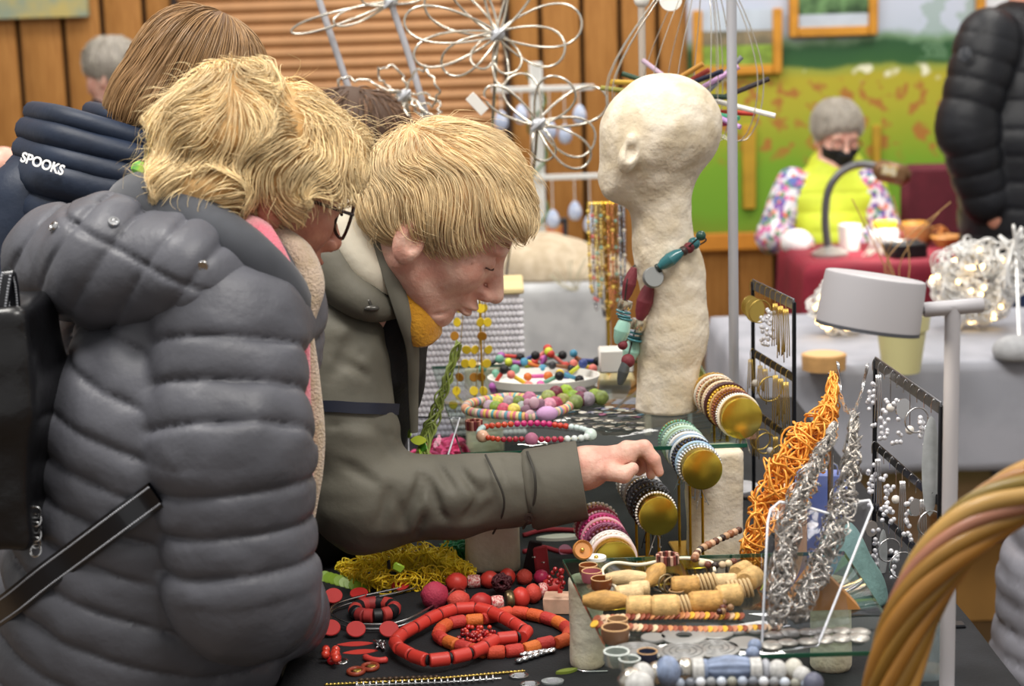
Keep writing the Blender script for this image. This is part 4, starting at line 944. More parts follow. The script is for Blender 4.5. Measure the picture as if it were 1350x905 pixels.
M_wc = mat('white_china', 'e8e6e0', .35); M_yl = mat('yellow_plastic', 'e6cf2a', .4); M_tea = mat('tea_brown', '8a5a34', .4); M_bk = mat('matt_black', '17171a', .5)
lathe_thing('glass_jar', 'white jar with yellow lid on the red table beside the lamp', 'jar', Z(1166, 332, .752), [(0, 0), (.045, 0), (.052, .02), (.05, .07), (.04, .085), (0, .085)], mat('frosted_glass', 'd8dcdf', .2, trans=.3), parts=[('lid', [(0, .086), (.042, .086), (.042, .104), (0, .104)], M_yl)])
lathe_thing('mug', 'white mug on the red table in front of the vest', 'mug', Z(1120, 330, .752), [(0, 0), (.034, 0), (.038, .05), (.04, .088), (.036, .088), (.033, .01), (0, .008)], M_wc, parts=[('rim', [(.036, .088), (.038, .091), (.040, .088)], M_wc)])
lathe_thing('brown_pot', 'brown glazed pot right of the white jar on the red table', 'pot', Z(1205, 324, .752), [(0, 0), (.05, 0), (.066, .03), (.06, .07), (.045, .08), (.04, .078), (0, .02)], M_tea, parts=[('rim', [(.04, .078), (.046, .084), (.05, .078)], mat('honey', 'c98f3a', .4))])
lathe_thing('small_bowl', 'small wooden bowl of findings at the right end of the red table', 'bowl', Z(1248, 326, .752), [(0, 0), (.03, 0), (.055, .035), (.05, .037), (.026, .008), (0, .008)], mat('bowl_wood', 'a5713c', .5), parts=[('rim', [(.050, .037), (.053, .041), (.056, .035)], mat('rim_wood', 'c08a4a', .5))])
b = MB(); b.box(Z(1195, 340, .752) + A(0, .02, .025), (.12, .10, .05), rot(z=12), b=.006); tb = mk('tool_box', b, M_bk, label='small black box at the front of the red table', cat='box'); b = MB(); b.box(Z(1195, 340, .752) + A(0, .02, .054), (.10, .02, .008), rot(z=12)); mk('handle', b, M_met, tb)
# white cloth in her hands
def nap(p): return el(p, W(1050, 320, 6.14), (.058, .05, .045)) + .009 * wav(p, 45, 3)
mk('napkin', sdf(nap, W(1050, 320, 6.14) - .09, W(1050, 320, 6.14) + .09, .007), mat('white_napkin', 'f0eef0', .8), label='crumpled white napkin under the seated woman\'s hand', cat='napkin', smooth=True)
# wire pieces in progress
for k, (x, y, cl, wd_) in enumerate(((1210, 318, 'd9c23a', 'yellow'), (1180, 330, 'b05a6a', 'pink'), (1238, 322, 'c8803a', 'copper'), (1155, 338, 'd8d4c8', 'white'))):
    b = MB(); c0 = Z(x, y, .755)
    for j in range(9):
        a = R.uniform(0, 6.28); r_ = R.uniform(.03, .08); b.tube(spl([c0 + A(-r_ * math.cos(a), -r_ * .5 * math.sin(a), .003), c0 + A(.01, 0, R.uniform(.01, .07)), c0 + A(r_ * math.cos(a), r_ * .5 * math.sin(a), R.uniform(.002, .05))], 10), .0022, 5)
    mk('wire_tangle', b, mat(wd_ + '_craft_wire', cl, .4, .3), label='loose ' + wd_ + ' craft wires lying on the red table', cat='wire')
# dark red chair
ch = empty('chair', (W(1246, 330, 6.5)[0], 6.55, 0), 'dark red upholstered chair behind the red table', 'chair')
cx_ = W(1246, 330, 6.5)[0]; M_rch = mat('dark_red_fabric', '5e1f2c', .85, var=.1, vs=20)
b = MB(); zt_ = W(1246, 222, 6.5)[2]; b.box((cx_ + .06, 6.72, (zt_ + .5) / 2), (.36, .06, zt_ - .5), b=.025); mk('backrest', b, M_rch, ch)
b = MB(); b.box((cx_ + .06, 6.5, .45), (.40, .40, .07), b=.02); mk('seat', b, M_rch, ch)
for x in (-.16, .16):
    for y in (-.17, .17): b = MB(); b.tube([(cx_ + .06 + x, 6.5 + y, 0), (cx_ + .06 + x, 6.5 + y, .44)], .013, 8); mk('leg', b, M_tl, ch)
# ---- grey table things: light balls, pot, wood, curly wire
M_ww = mat('silver_white_wire', 'e4e4e2', .28, .35); M_bulb = mat('fairy_light', 'ffd48a', .4, emit=5)
def wball(px, py, rp, Y, n, label, nb):
    c = W(px, py, Y); r_ = rp * Y / 2300
    c[2] = .755 + r_ * .98
    o = empty('wire_light_ball', c - A(0, 0, r_), label, 'lamp'); b = MB()
    for k in range(n):
        v = NR.randn(3); v /= np.linalg.norm(v); p = c + v * r_ * NR.uniform(.62, .86); M = frame(NR.randn(3)); rr = r_ * NR.uniform(.10, .24); th = np.linspace(0, 2 * PI, 14, endpoint=False)
        q = p + (np.cos(th)[:, None] * M[:, 0] + np.sin(th)[:, None] * M[:, 1]) * rr + (np.sin(2 * th) * .25 * rr)[:, None] * M[:, 2]
        q[:, 2] = np.maximum(q[:, 2], .757); b.tube(q, .0024, 5, closed=True)
    mk('wire_loops', b, M_ww, o, smooth=True, kind='stuff')
    sp_ = pm('fairy_bulb', M_bulb, lambda b_: b_.ell((0, 0, 0), .0058, nu=8, nv=6))
    for k in range(nb):
        v = NR.randn(3); v /= np.linalg.norm(v); v[1] = -abs(v[1]); inst('bulb', sp_, o, c + v * r_ * .93 * A(1, 1, .9))
wball(1284, 412, 62, 4.40, 330, 'large silver wire ball with fairy lights on the grey table', 22)
wball(1106, 446, 42, 4.38, 170, 'smaller silver wire ball with fairy lights left of the yellow pot', 16)
pc = Z(1188, 490, .752); ps = 1 / 2300 * pc[1]
lathe_thing('flower_pot', 'pale yellow flower pot behind the white lamp', 'flower pot', pc, [(0, 0), (25 * ps, 0), (33 * ps, 58 * ps), (36 * ps, 58 * ps), (38 * ps, 80 * ps), (34 * ps, 80 * ps), (30 * ps, 55 * ps), (0, 52 * ps)], mat('pale_yellow_ceramic', 'd8d29a', .45), parts=[('soil', [(0, 66 * ps), (32 * ps, 66 * ps)], mat('soil', '3a2c20', .9))])
b = MB()
for k in range(7): b.tube(spl([pc + A(R.uniform(-.02, .02), R.uniform(-.02, .02), .11), pc + A(R.uniform(-.06, .06), R.uniform(-.03, .03), .25), pc + A(R.uniform(-.12, .12), R.uniform(-.05, .05), R.uniform(.30, .40))], 10), .0013, 5)
mk('twig_bunch', b, mat('dry_twig', 'b08a5a', .8), label='bunch of thin dry twigs standing in the yellow pot', cat='twigs')
sc_ = Z(1086, 487, .752)
b = MB(); b.lathe([(0, 0), (.05, 0), (.052, .035), (0, .035)], c=sc_, seg=20); ws = mk('wood_slice', b, mat('wood_stump', 'c79a62', .6, var=.1, vs=30), label='round wooden stump holder on the grey table', cat='wood block')
b = MB(); b.lathe([(0, .0355), (.046, .0355), (.046, .037), (0, .037)], c=sc_, seg=20); mk('cut_face', b, mat('wood_face', 'ddb782', .6), ws)
cw = empty('curly_wire', Z(1345, 470, .752), 'curly thick silver wire sculpture at the right edge of the grey table', 'sculpture'); b = MB()
c0 = W(1340, 340, 4.3)
for k in range(8):
    a = R.uniform(0, 6.28); b.tube(spl([c0 + A(R.uniform(-.04, .06), R.uniform(-.03, .03), R.uniform(-.09, .09)) for _ in range(6)], 40), .0042, 6)
mk('wire_coils', b, M_ww, cw, smooth=True); b = MB(); b.tube([Z(1345, 470, .752), c0], .004, 6); mk('stem', b, M_ww, cw)
def stf(p): return smax(el(p, Z(1342, 474, .752) + A(0, 0, .02), (.055, .05, .038)) + .004 * wav(p, 40, 2), .752 - p[:, 2], .003)
mk('grey_stone', sdf(stf, Z(1342, 474, .752) - .09, Z(1342, 474, .752) + .1, .008), mat('stone_grey', 'a2a3a6', .8, var=.1, vs=30), label='rounded grey stone beside the large wire ball', cat='stone', smooth=True)
# ---- egg stand on the felt table
es = empty('egg_stand', (W(709, 200, 5.75)[0], 5.75, .753), 'white wooden stand with crossbars hung with pale blue eggs', 'egg stand'); M_whw = mat('white_painted_wood', 'dcdcd8', .6)
ex = W(709, 200, 5.75)[0]; b = MB(); b.box((ex, 5.75, (.753 + W(709, 82, 5.75)[2]) / 2), (.042, .03, W(709, 82, 5.75)[2] - .753), b=.004); mk('post', b, M_whw, es)
for (xa_, xb_, y) in ((648, 783, 117), (706, 792, 233)):
    p0, p1 = W(xa_, y, 5.73), W(xb_, y, 5.73); z_ = (p0[2] + p1[2]) / 2; b = MB(); b.box(((p0[0] + p1[0]) / 2, 5.725, z_), (p1[0] - p0[0], .018, .018), b=.003); mk('crossbar', b, M_whw, es)
b = MB()
th = np.linspace(0, 22, 70); zz = np.linspace(.78, W(709, 95, 5.75)[2], 70); b.tube(np.stack([ex + .03 * np.cos(th), 5.75 + .03 * np.sin(th), zz], 1), .004, 5); mk('garland', b, mat('green_garland', '5a7a4a', .8), es)
b = MB(); b.box((ex, 5.75, .758), (.2, .14, .012)); mk('foot', b, M_whw, es)
M_egg = mat('pale_blue_egg', 'a9b8d6', .6, c2='cdd3e4', vs=60); eggm = pm('egg', M_egg, lambda b_: b_.lathe([(0, -.030), (.012, -.027), (.020, -.016), (.0225, -.002), (.020, .012), (.013, .026), (.006, .033), (0, .035)], seg=16), True)
for k, (x, y, y0) in enumerate(((661, 160, 117), (745, 178, 117), (764, 152, 117), (725, 172, 117), (687, 152, 117), (758, 279, 233), (778, 296, 233), (729, 290, 233))):
    p = W(x, y, 5.70); top = W(x, y0, 5.715)
    nm = ('leftmost', 'largest middle', 'upper right', 'post-side', 'second left')[k] if k < 5 else ('lower middle', 'lower right', 'lower left')[k - 5]
    e = empty('hanging_egg', p, nm + ' pale blue egg hanging from the ' + ('upper' if k < 5 else 'lower') + ' crossbar', 'egg', 'blue eggs on the white stand'); inst('egg_shell', eggm, e, p)
    b = MB(); b.tube([p + A(0, 0, .03), A(p[0], 5.705, top[2])], .0016, 5); mk('thread', b, M_whw, e)
# ---- wire flowers
M_fw = mat('pale_gold_wire', 'd9d3c6', .22, .75); M_hub = mat('hub_grey', 'b9bcc2', .4, .5); M_rod = mat('grey_rod', 'b4b4ba', .45, .2)
def petal(b, h, tip, w, bow, wig=0):
    d = tip - h; L = np.linalg.norm(d); d = d / L; s = np.cross(d, A(0, 1, 0)); s /= np.linalg.norm(s); P = []
    for t in np.linspace(0, 2 * PI, 30, endpoint=False):
        r_ = (1 - math.cos(t)) / 2; P.append(h + d * L * r_ + s * w * math.sin(t) * (.35 + .65 * r_) + A(0, -1, 0) * bow * math.sin(PI * r_) + wig * NR.randn(3))
    b.tube(np.array(P), .0025, 6, closed=True)
def flower(label, hub, Y, tips, stem, wig=0, rr=.0032):
    h = W(hub[0], hub[1], Y); o = empty('wire_flower', W(stem[-1][0], stem[-1][1], stem[-1][2]), label, 'wire flower', 'wire flowers')
    for (x, y, w) in tips:
        b = MB(); petal(b, h, W(x, y, Y + R.uniform(-.05, .05)), w, R.uniform(-.03, .03), wig); mk('petal', b, M_fw, o, smooth=True)
    b = MB(); b.ell(h, (.014, .014, .012)); b.tube([h + A(-.012, -.012, -.01), h + A(.0, -.016, .0), h + A(.012, -.01, .01)], .004, 6); mk('hub', b, M_hub, o)
    b = MB(); b.tube(spl([h] + [W(*s) for s in stem], 24), rr, 8); mk('stem', b, M_fw if rr < .005 else M_rod, o)
flower('largest wire flower above the parka woman\'s head', (656, 45), 3.35, [(533, 26, .045), (546, 76, .040), (585, 92, .040), (627, 88, .03), (562, -6, .05), (598, -38, .04), (652, -62, .035), (705, -45, .03), (767, 28, .055), (744, 70, .050), (676, 96, .035), (662, 112, .02)], [(650, 150, 3.45), (640, 300, 3.6), (636, 576, 3.635)])
flower('wire flower in front of the egg stand post', (709, 164), 3.3, [(676, 100, .045), (745, 105, .05), (800, 128, .045), (783, 190, .05), (775, 215, .04), (640, 118, .03), (720, 212, .03)], [(700, 240, 3.4), (670, 340, 3.6), (655, 574, 3.63)])
flower('crumpled wire flower on the slanting grey rod', (533, 126), 3.45, [(490, 145, .04), (445, 110, .02), (505, 90, .03), (575, 110, .05), (545, 165, .03), (580, 150, .03), (575, 185, .03)], [(545, 90 + 80, 3.47), (600, 330, 3.61), (618, 580, 3.63)], wig=.003, rr=.004)
flower('wire flower cut by the top edge with a drooping petal', (515, 3), 3.5, [(384, 42, .018), (440, 30, .02), (480, -20, .04), (545, -60, .04), (560, -20, .03)], [(541, 80, 3.5), (566, 168, 3.5), (610, 330, 3.61), (628, 574, 3.635)], rr=.0066)
b = MB(); b.tube(spl([W(416, -14, 3.55), W(440, 58, 3.55), W(467, 138, 3.55), (W(467, 138, 3.55) + (W(467, 138, 3.55) - W(440, 58, 3.55)) * 3)], 20), .0068, 8); st_ = W(467, 138, 3.55) + (W(467, 138, 3.55) - W(440, 58, 3.55)) * 3
b.tube([st_, A(st_[0] + .05, 3.6, .753)], .0068, 8)
mk('grey_rod', b, M_rod, label='slanting grey rod left of the wire flowers', cat='rod')
tg = empty('price_tag', W(629, 137, 3.28), 'small white price tag on a wire petal', 'price tag'); b = MB(); b.box(W(629, 137, 3.28), (.042, .002, .020), rot(y=48), b=.0005); mk('card', b, M_wc, tg); b = MB(); b.tube([W(634, 128, 3.279), W(646, 134, 3.28)], .002, 5); mk('tie', b, mat('copper_tie', 'c98a5a', .4), tg)
# ---- poles and the stick mobile behind the plaster head
px0 = W(966, 250, 2.92)[0]; b = MB(); b.tube([(px0, 2.92, .753), (px0, 2.92, 2.05)], .0085, 12); pl_ = mk('display_pole', b, mat('painted_steel', 'b9bac0', .4, .3), label='tall pale grey pole right of the plaster head', cat='pole'); b = MB(); b.lathe([(0, 0), (.045, 0), (.045, .006), (.012, .012), (.0086, .03), (0, .03)], c=(px0, 2.92, .7525), seg=20); mk('foot', b, M_rod, pl_)
px1 = W(846, 40, 3.35)[0]; b = MB(); b.tube([(px1, 3.35, .753), (px1, 3.35, W(846, 4, 3.35)[2])], .007, 12); pl_ = mk('display_pole', b, mat('warm_steel', 'cfc2b4', .35, .4), label='shorter pole with round knob behind the plaster head', cat='pole'); b = MB(); b.ell(W(846, 0, 3.35), .015); mk('knob', b, M_wc, pl_)
mo = empty('stick_mobile', W(900, 158, 3.12), 'mobile of thin wires with coloured sticks behind the plaster head', 'mobile'); mc_ = W(905, 150, 3.12)
for k, (xa_, ya_, xb_, yb_, cl) in enumerate(((848, 80, 880, 104, 'b8a0b4'), (820, 97, 860, 110, '2e4a38'), (806, 108, 850, 110, 'c9a23a'), (793, 116, 840, 122, '8f8a3a'), (927, 84, 890, 106, 'c08a3a'), (935, 92, 900, 112, 'a04036'), (952, 94, 905, 112, '23263c'), (974, 88, 925, 116, 'c9a0cc'), (978, 75, 930, 124, '7a7c84'), (1014, 104, 930, 138, '2a2024'), (1022, 153, 930, 130, 'f2eee6'), (996, 150, 930, 147, 'c03a2c'), (976, 168, 920, 142, 'b890c8'), (960, 128, 900, 126, '2c4438'), (974, 156, 935, 150, '4aa07a'), (968, 162, 925, 165, 'b03a6a'))):
    b = MB(); b.tube([W(xb_, yb_, 3.12), W(xa_, ya_, 3.12 + R.uniform(-.06, .06))], .0045, 8); mk('stick', b, mat('stick_colour', cl, .6), mo)
tp = W(918, -60, 3.12)
for k in range(16):
    a = 2 * PI * k / 16 + .2; r_ = R.uniform(.08, .17); b = MB(); b.tube(spl([tp, tp + A(.5 * r_ * math.cos(a), .3 * r_ * math.sin(a), -.07), mc_ + A(r_ * math.cos(a), .5 * r_ * math.sin(a), .06), mc_ + A(.75 * r_ * math.cos(a), .3 * r_ * math.sin(a), -.05), mc_], 24), .0010, 4); mk('wire', b, M_fw, mo, smooth=True)
b = MB(); b.tube([tp, tp + A(0, 0, .6)], .0012, 5); b.tube([mc_, A(mc_[0], mc_[1], .753)], .004, 6); mk('hanger', b, M_rod, mo)
b = MB(); b.lathe([(0, 0), (.02, 0), (.02, .003), (0, .003)], c=W(884, 0, 3.1), M=frame((0, -1, .2)), seg=18); mk('round_tag', b, M_wc, mo)
# ---- basket with twisted willow handle in the foreground
bk = empty('basket', (.60, 1.5, .56), 'willow basket with thick twisted handle in the right foreground', 'basket')
hpth = spl([W(1160, 1010, 1.56), W(1176, 900, 1.555), W(1206, 800, 1.55), W(1262, 715, 1.545), W(1330, 660, 1.54), W(1420, 630, 1.53), W(1520, 650, 1.52), W(1610, 740, 1.51), W(1650, 880, 1.505), W(1660, 1010, 1.5)], 90)
cols = ['96682a', '7c5a1e', 'a67c3c', '8e602c', '756024', 'ab8648', '9a6852', '8a6426']
T_ = np.gradient(hpth, axis=0); T_ /= np.linalg.norm(T_, axis=1)[:, None]; N1 = np.cross(T_, A(0, 1, 0)); N1 /= np.linalg.norm(N1, axis=1)[:, None]; N2 = np.cross(T_, N1)
for k in range(11):
    ph = 2 * PI * k / 10 + np.linspace(0, 9.5, 90); rr = .0180 if k < 10 else 0.0; b = MB()
    b.tube(hpth + (np.cos(ph) * rr)[:, None] * N1 + (np.sin(ph) * rr)[:, None] * N2, .0068 + .0012 * (k % 3) + (.006 if k == 10 else 0), 10); mk('willow_rod', b, mat('willow', cols[k % 8], .45, var=.12, vs=14, coat=.15), bk, smooth=True)
M_wil = mat('woven_willow', 'a8793a', .6, var=.15, vs=20); xl, xr = hpth[0][0], hpth[-1][0]; bcx_, brx = (xl + xr) / 2, (xr - xl) / 2
for k in range(14):
    th = np.linspace(0, 2 * PI, 60, endpoint=False); z = .57 + k * .018; f_ = .80 + .2 * k / 13; b = MB(); b.tube(np.stack([bcx_ + brx * f_ * np.cos(th) * (1 + .012 * np.cos(12 * th + PI * k)), 1.53 + .16 * f_ * np.sin(th) * (1 + .012 * np.cos(12 * th + PI * k)), np.full(60, z)], 1), .0095, 6, closed=True); mk('weave_row', b, M_wil, bk, smooth=True)
b = MB(); th = np.linspace(0, 2 * PI, 40, endpoint=False); b.lathe([(0, 0), (1, 0), (1, .008), (0, .008)], c=(bcx_, 1.53, .562), M=np.diag([brx * .8, .13, 1]), seg=30); mk('bottom', b, M_wil, bk)
stl = empty('stool', (bcx_, 1.53, 0), 'low stool carrying the willow basket below the frame', 'stool'); b = MB(); b.lathe([(0, .52), (.2, .52), (.2, .56), (0, .56)], c=(bcx_, 1.53, 0), seg=30); mk('seat', b, M_tw, stl)
for a in range(4): b = MB(); b.tube([(bcx_ + .14 * math.cos(a * PI / 2 + .7), 1.53 + .14 * math.sin(a * PI / 2 + .7), .53), (bcx_ + .19 * math.cos(a * PI / 2 + .7), 1.53 + .19 * math.sin(a * PI / 2 + .7), 0)], .015, 8); mk('leg', b, M_tw, stl)
# ------------------------------------------------------------------ plaster head, risers, glass shelves, stands, lamp
M_pla = mat('papier_mache', 'e6dbc8', .75, c2='d2c3a8', vs=22, bump=.0045, bs=48, detail=6)
YP = 2.78
def plast(p):
    d = el(p, W(876, 168, YP), (.090, .092, .086)); d = smin(d, el(p, W(838, 205, YP), (.050, .064, .074), rot(y=-8)), .05)
    d = smin(d, el(p, W(816, 238, YP), (.030, .045, .035)), .03)
    d = smin(d, rc(p, W(872, 235, YP), W(872, 322, YP), .050, .047), .03)
    d = smin(d, rc(p, W(886, 362, YP), W(890, 440, YP), .053, .050), .04); d = smin(d, rc(p, W(884, 440, YP), W(878, 572, YP), .050, .052), .03)
    # ear
    e = el(p, W(829, 205, YP - .082), (.016, .016, .028), rot(y=18)); e = smax(e, -el(p, W(833, 200, YP - .100), (.010, .014, .018), rot(y=18)), .004); d = smin(d, e, .012)
    d = smin(d, el(p, W(832, 184, YP - .087), (.009, .009, .011)), .006)
    d = d + .0020 * wav(p, 42, 3) + .0011 * wav(p, 130, 5)
    # shallow flat on the back of the shoulder
    d = d + fold(p, W(905, 372, YP - .05), W(925, 372, YP - .04), .004, .006)
    return smax(d, SH2 + .001 - p[:, 2], .004)
SH2 = .928
mk('plaster_bust', sdf(plast, W(780, 600, YP) - A(0, .13, 0), W(960, 80, YP) + A(0, .13, .02), .0042), M_pla, label='cream papier-mache display head with long neck and one ear', cat='display head', smooth=True)
def glassm(name, tint, ior, rough=.02):
    """thin clear sheet: light passes, the surface mirrors by angle"""
    m = bpy.data.materials.new(name); m.use_nodes = True; nt = m.node_tree; nt.nodes.remove(nt.nodes['Principled BSDF']); N = nt.nodes.new
    f = N('ShaderNodeFresnel'); f.inputs[0].default_value = ior; t = N('ShaderNodeBsdfTransparent'); t.inputs[0].default_value = lin(tint); g = N('ShaderNodeBsdfGlossy'); g.inputs['Roughness'].default_value = rough
    ge = N('ShaderNodeNewGeometry'); inv = N('ShaderNodeMath'); inv.operation = 'SUBTRACT'; inv.inputs[0].default_value = 1; nt.links.new(ge.outputs['Backfacing'], inv.inputs[1]); mu = N('ShaderNodeMath'); mu.operation = 'MULTIPLY'; nt.links.new(inv.outputs[0], mu.inputs[0]); nt.links.new(f.outputs[0], mu.inputs[1])
    x = N('ShaderNodeMixShader'); nt.links.new(mu.outputs[0], x.inputs[0]); nt.links.new(t.outputs[0], x.inputs[1]); nt.links.new(g.outputs[0], x.inputs[2]); nt.links.new(x.outputs[0], nt.nodes['Material Output'].inputs[0]); return m
M_glass = glassm('clear_glass', 'eef7f2', 2.0)
M_gedge = mat('green_glass_edge', '1d5a48', .15, trans=.3)
def shelf(label, pts, z, t, lab):
    """glass plate with green edges; pts = corner xy"""
    o = empty('glass_shelf', (*np.mean(pts, 0)[:2], z), label, 'glass shelf'); b = MB(); b.prism(np.asarray(pts)[:, :2], z - t, z); mk('pane', b, M_glass, o, smooth=False)
    pp = np.asarray(pts); n = len(pp)
    for i in range(n):
        a, c = pp[i], pp[(i + 1) % n]; b = MB(); d = (c - a)[:2]; L = np.linalg.norm(d); an = math.degrees(math.atan2(d[1], d[0])); b.box(((a[0] + c[0]) / 2, (a[1] + c[1]) / 2, z - t / 2), (L, .0012, t), rot(z=an), b=.0003); mk('polished_edge', b, M_gedge, o)
fl_, bl_ = Z(609, 597, SH2), Z(592, 548, SH2); dr_ = bl_ - fl_
fr_ = Z(985, 585, SH2); k_ = (3.22 - fl_[1]) / dr_[1]
shelf('glass shelf holding the colourful beads and the plaster head', [fl_[:2], fr_[:2], (fr_ + A(.0, 3.22 - fr_[1], 0))[:2], (fl_ + dr_ * k_)[:2]], SH2, .006, '')
SH3 = .873
f3 = [Z(797, 893, SH3), Z(742, 738, SH3), Z(1010, 728, SH3) + A(.02, 0, 0)]
f3[2][1] = f3[1][1]; f3[2][0] = .42
shelf('glass shelf in the foreground holding wooden and grey jewellery', [A(f3[0][0] + .012, 1.80)[:2], A(.42, 1.80), f3[2][:2], f3[1][:2]], SH3, .005, '')
# plaster risers under the shelves
def riser(px, py, w, d, z1, label, round_=False):
    c = Z(px, py, TZ); c = c + A(0, d / 2, 0)
    def f(p):
        q = p - A(c[0], c[1], (TZ + z1) / 2)
        if round_: s = np.sqrt((q[:, 0] / w) ** 2 + (q[:, 1] / d) ** 2); r_ = (s - .5) * min(w, d)
        else:
            e = np.abs(q[:, :2]) - A(w / 2 - .012, d / 2 - .012); r_ = np.linalg.norm(np.maximum(e, 0), axis=1) + np.minimum(e.max(1), 0) - .012
        return smax(r_, np.abs(q[:, 2]) - (z1 - TZ) / 2, .006) + .0012 * wav(p, 60, int(px))
    mk('plaster_riser', sdf(f, (c[0] - w, c[1] - d, TZ - .01), (c[0] + w, c[1] + d, z1 + .01), .0058), M_pla, label=label, cat='riser', smooth=True)
riser(650, 757, .082, .07, SH2 - .0065, 'cream plaster block under the parka sleeve')
riser(946, 742, .082, .07, SH2 - .0065, 'cream plaster block behind the gold bangle holders')
riser(776, 886, .044, .05, SH3 - .006, 'rounded cream plaster column under the front glass corner', True)
riser(1100, 890, .05, .05, SH3 - .006, 'cream plaster column under the right side of the front glass', True)
riser(640, 600, .07, .06, SH2 - .0065, 'cream plaster block under the rear left of the bead shelf')
# lamp
lx = W(1253, 600, 1.93); M_lw = mat('lamp_white', 'aeacb0', .45)
lp = empty('desk_lamp', (lx[0], 1.93, TZ), 'white desk lamp with drum shade in front of the yellow pot', 'lamp')
zt = W(1253, 403, 1.93)[2]; b = MB(); b.tube([(lx[0], 1.93, TZ), (lx[0], 1.93, zt)], .0088, 16); mk('post', b, M_lw, lp)
b = MB(); b.lathe([(0, 0), (.042, 0), (.042, .008), (.040, .010), (0, .010)], c=(lx[0], 1.93, TZ), seg=32); mk('base', b, M_lw, lp)
pa, pb = W(1217, 409, 1.93), W(1296, 402, 1.93); b = MB(); b.tube([pa, pa + (pb - pa) * .02, pa + (pb - pa) * .98, pb], [.0075, .0086, .0086, .0075], 16); mk('arm', b, M_lw, lp)
hc = W(1149, 398, 1.90); hm = rot(y=9.5) @ rot(x=-3)
b = MB(); rr, hh = .0555, .0295
b.lathe([(0, hh), (rr * .94, hh), (rr * .985, hh - .001), (rr, hh - .005), (rr * 1.03, -hh), (rr * .99, -hh), (rr * .95, hh - .008), (0, hh - .008)], c=hc, M=hm, seg=48); sh_ = mk('shade', b, M_lw, lp)
b = MB(); b.lathe([(rr * 1.034, -hh + .0025), (rr * 1.036, -hh - .0015), (rr * .985, -hh - .0015)], c=hc, M=hm, seg=48); mk('shade_rim', b, mat('grey_rim', '4a4c52', .5), sh_)
b = MB(); b.lathe([(0, -hh + .006), (rr * .92, -hh + .006), (rr * .92, -hh + .003), (0, -hh + .003)], c=hc, M=hm, seg=32); mk('diffuser', b, mat('lamp_diffuser', 'fff3e0', .5, emit=2.5), sh_)
b = MB(); b.ell(W(1212, 407, 1.92), (.006, .006, .009)); b.tube([W(1203, 406, 1.91), pa], .004, 8); mk('joint', b, mat('joint_grey', '5a5a60', .35, .6), lp)
dl = bpy.data.lights.new('desk_lamp_bulb', 'AREA'); dl.shape = 'DISK'; dl.size = .09; dl.energy = .22; dl.color = (1, .9, .76); do = bpy.data.objects.new('desk_lamp_bulb', dl); COL.objects.link(do); do.location = Vector(hc + hm @ A(0, 0, -hh - .002)); do.rotation_euler = Matrix(hm.tolist()).to_euler()
# gold bangle holders
M_gold = mat('brushed_gold', 'ffdb58', .22, 1, var=.12, vs=9); M_gold2 = mat('gold_tube', 'dcb53a', .30, 1)
ORD = ['first', 'second', 'third', 'fourth', 'fifth', 'sixth', 'seventh', 'eighth', 'ninth', 'tenth', 'eleventh', 'twelfth', 'thirteenth', 'fourteenth', 'fifteenth', 'sixteenth']
def ringmesh(b, R_, r_, style, M=None):
    th = np.linspace(0, 2 * PI, 30, endpoint=False)
    if style == 'smooth': b.tube(np.stack([R_ * np.cos(th), R_ * np.sin(th), 0 * th], 1), r_, 7, closed=True, up=(0, 0, 1))
    elif style == 'bead':
        n = int(2 * PI * R_ / (r_ * 1.9))
        for a in np.arange(n) * 2 * PI / n: b.ell((R_ * math.cos(a), R_ * math.sin(a), 0), r_, nu=6, nv=4)
    else:
        for q in (0, PI): t2 = np.linspace(0, 2 * PI, 60, endpoint=False); b.tube(np.stack([(R_ + .5 * r_ * np.cos(14 * t2 + q)) * np.cos(t2), (R_ + .5 * r_ * np.cos(14 * t2 + q)) * np.sin(t2), .5 * r_ * np.sin(14 * t2 + q)], 1), r_ * .6, 5, closed=True)
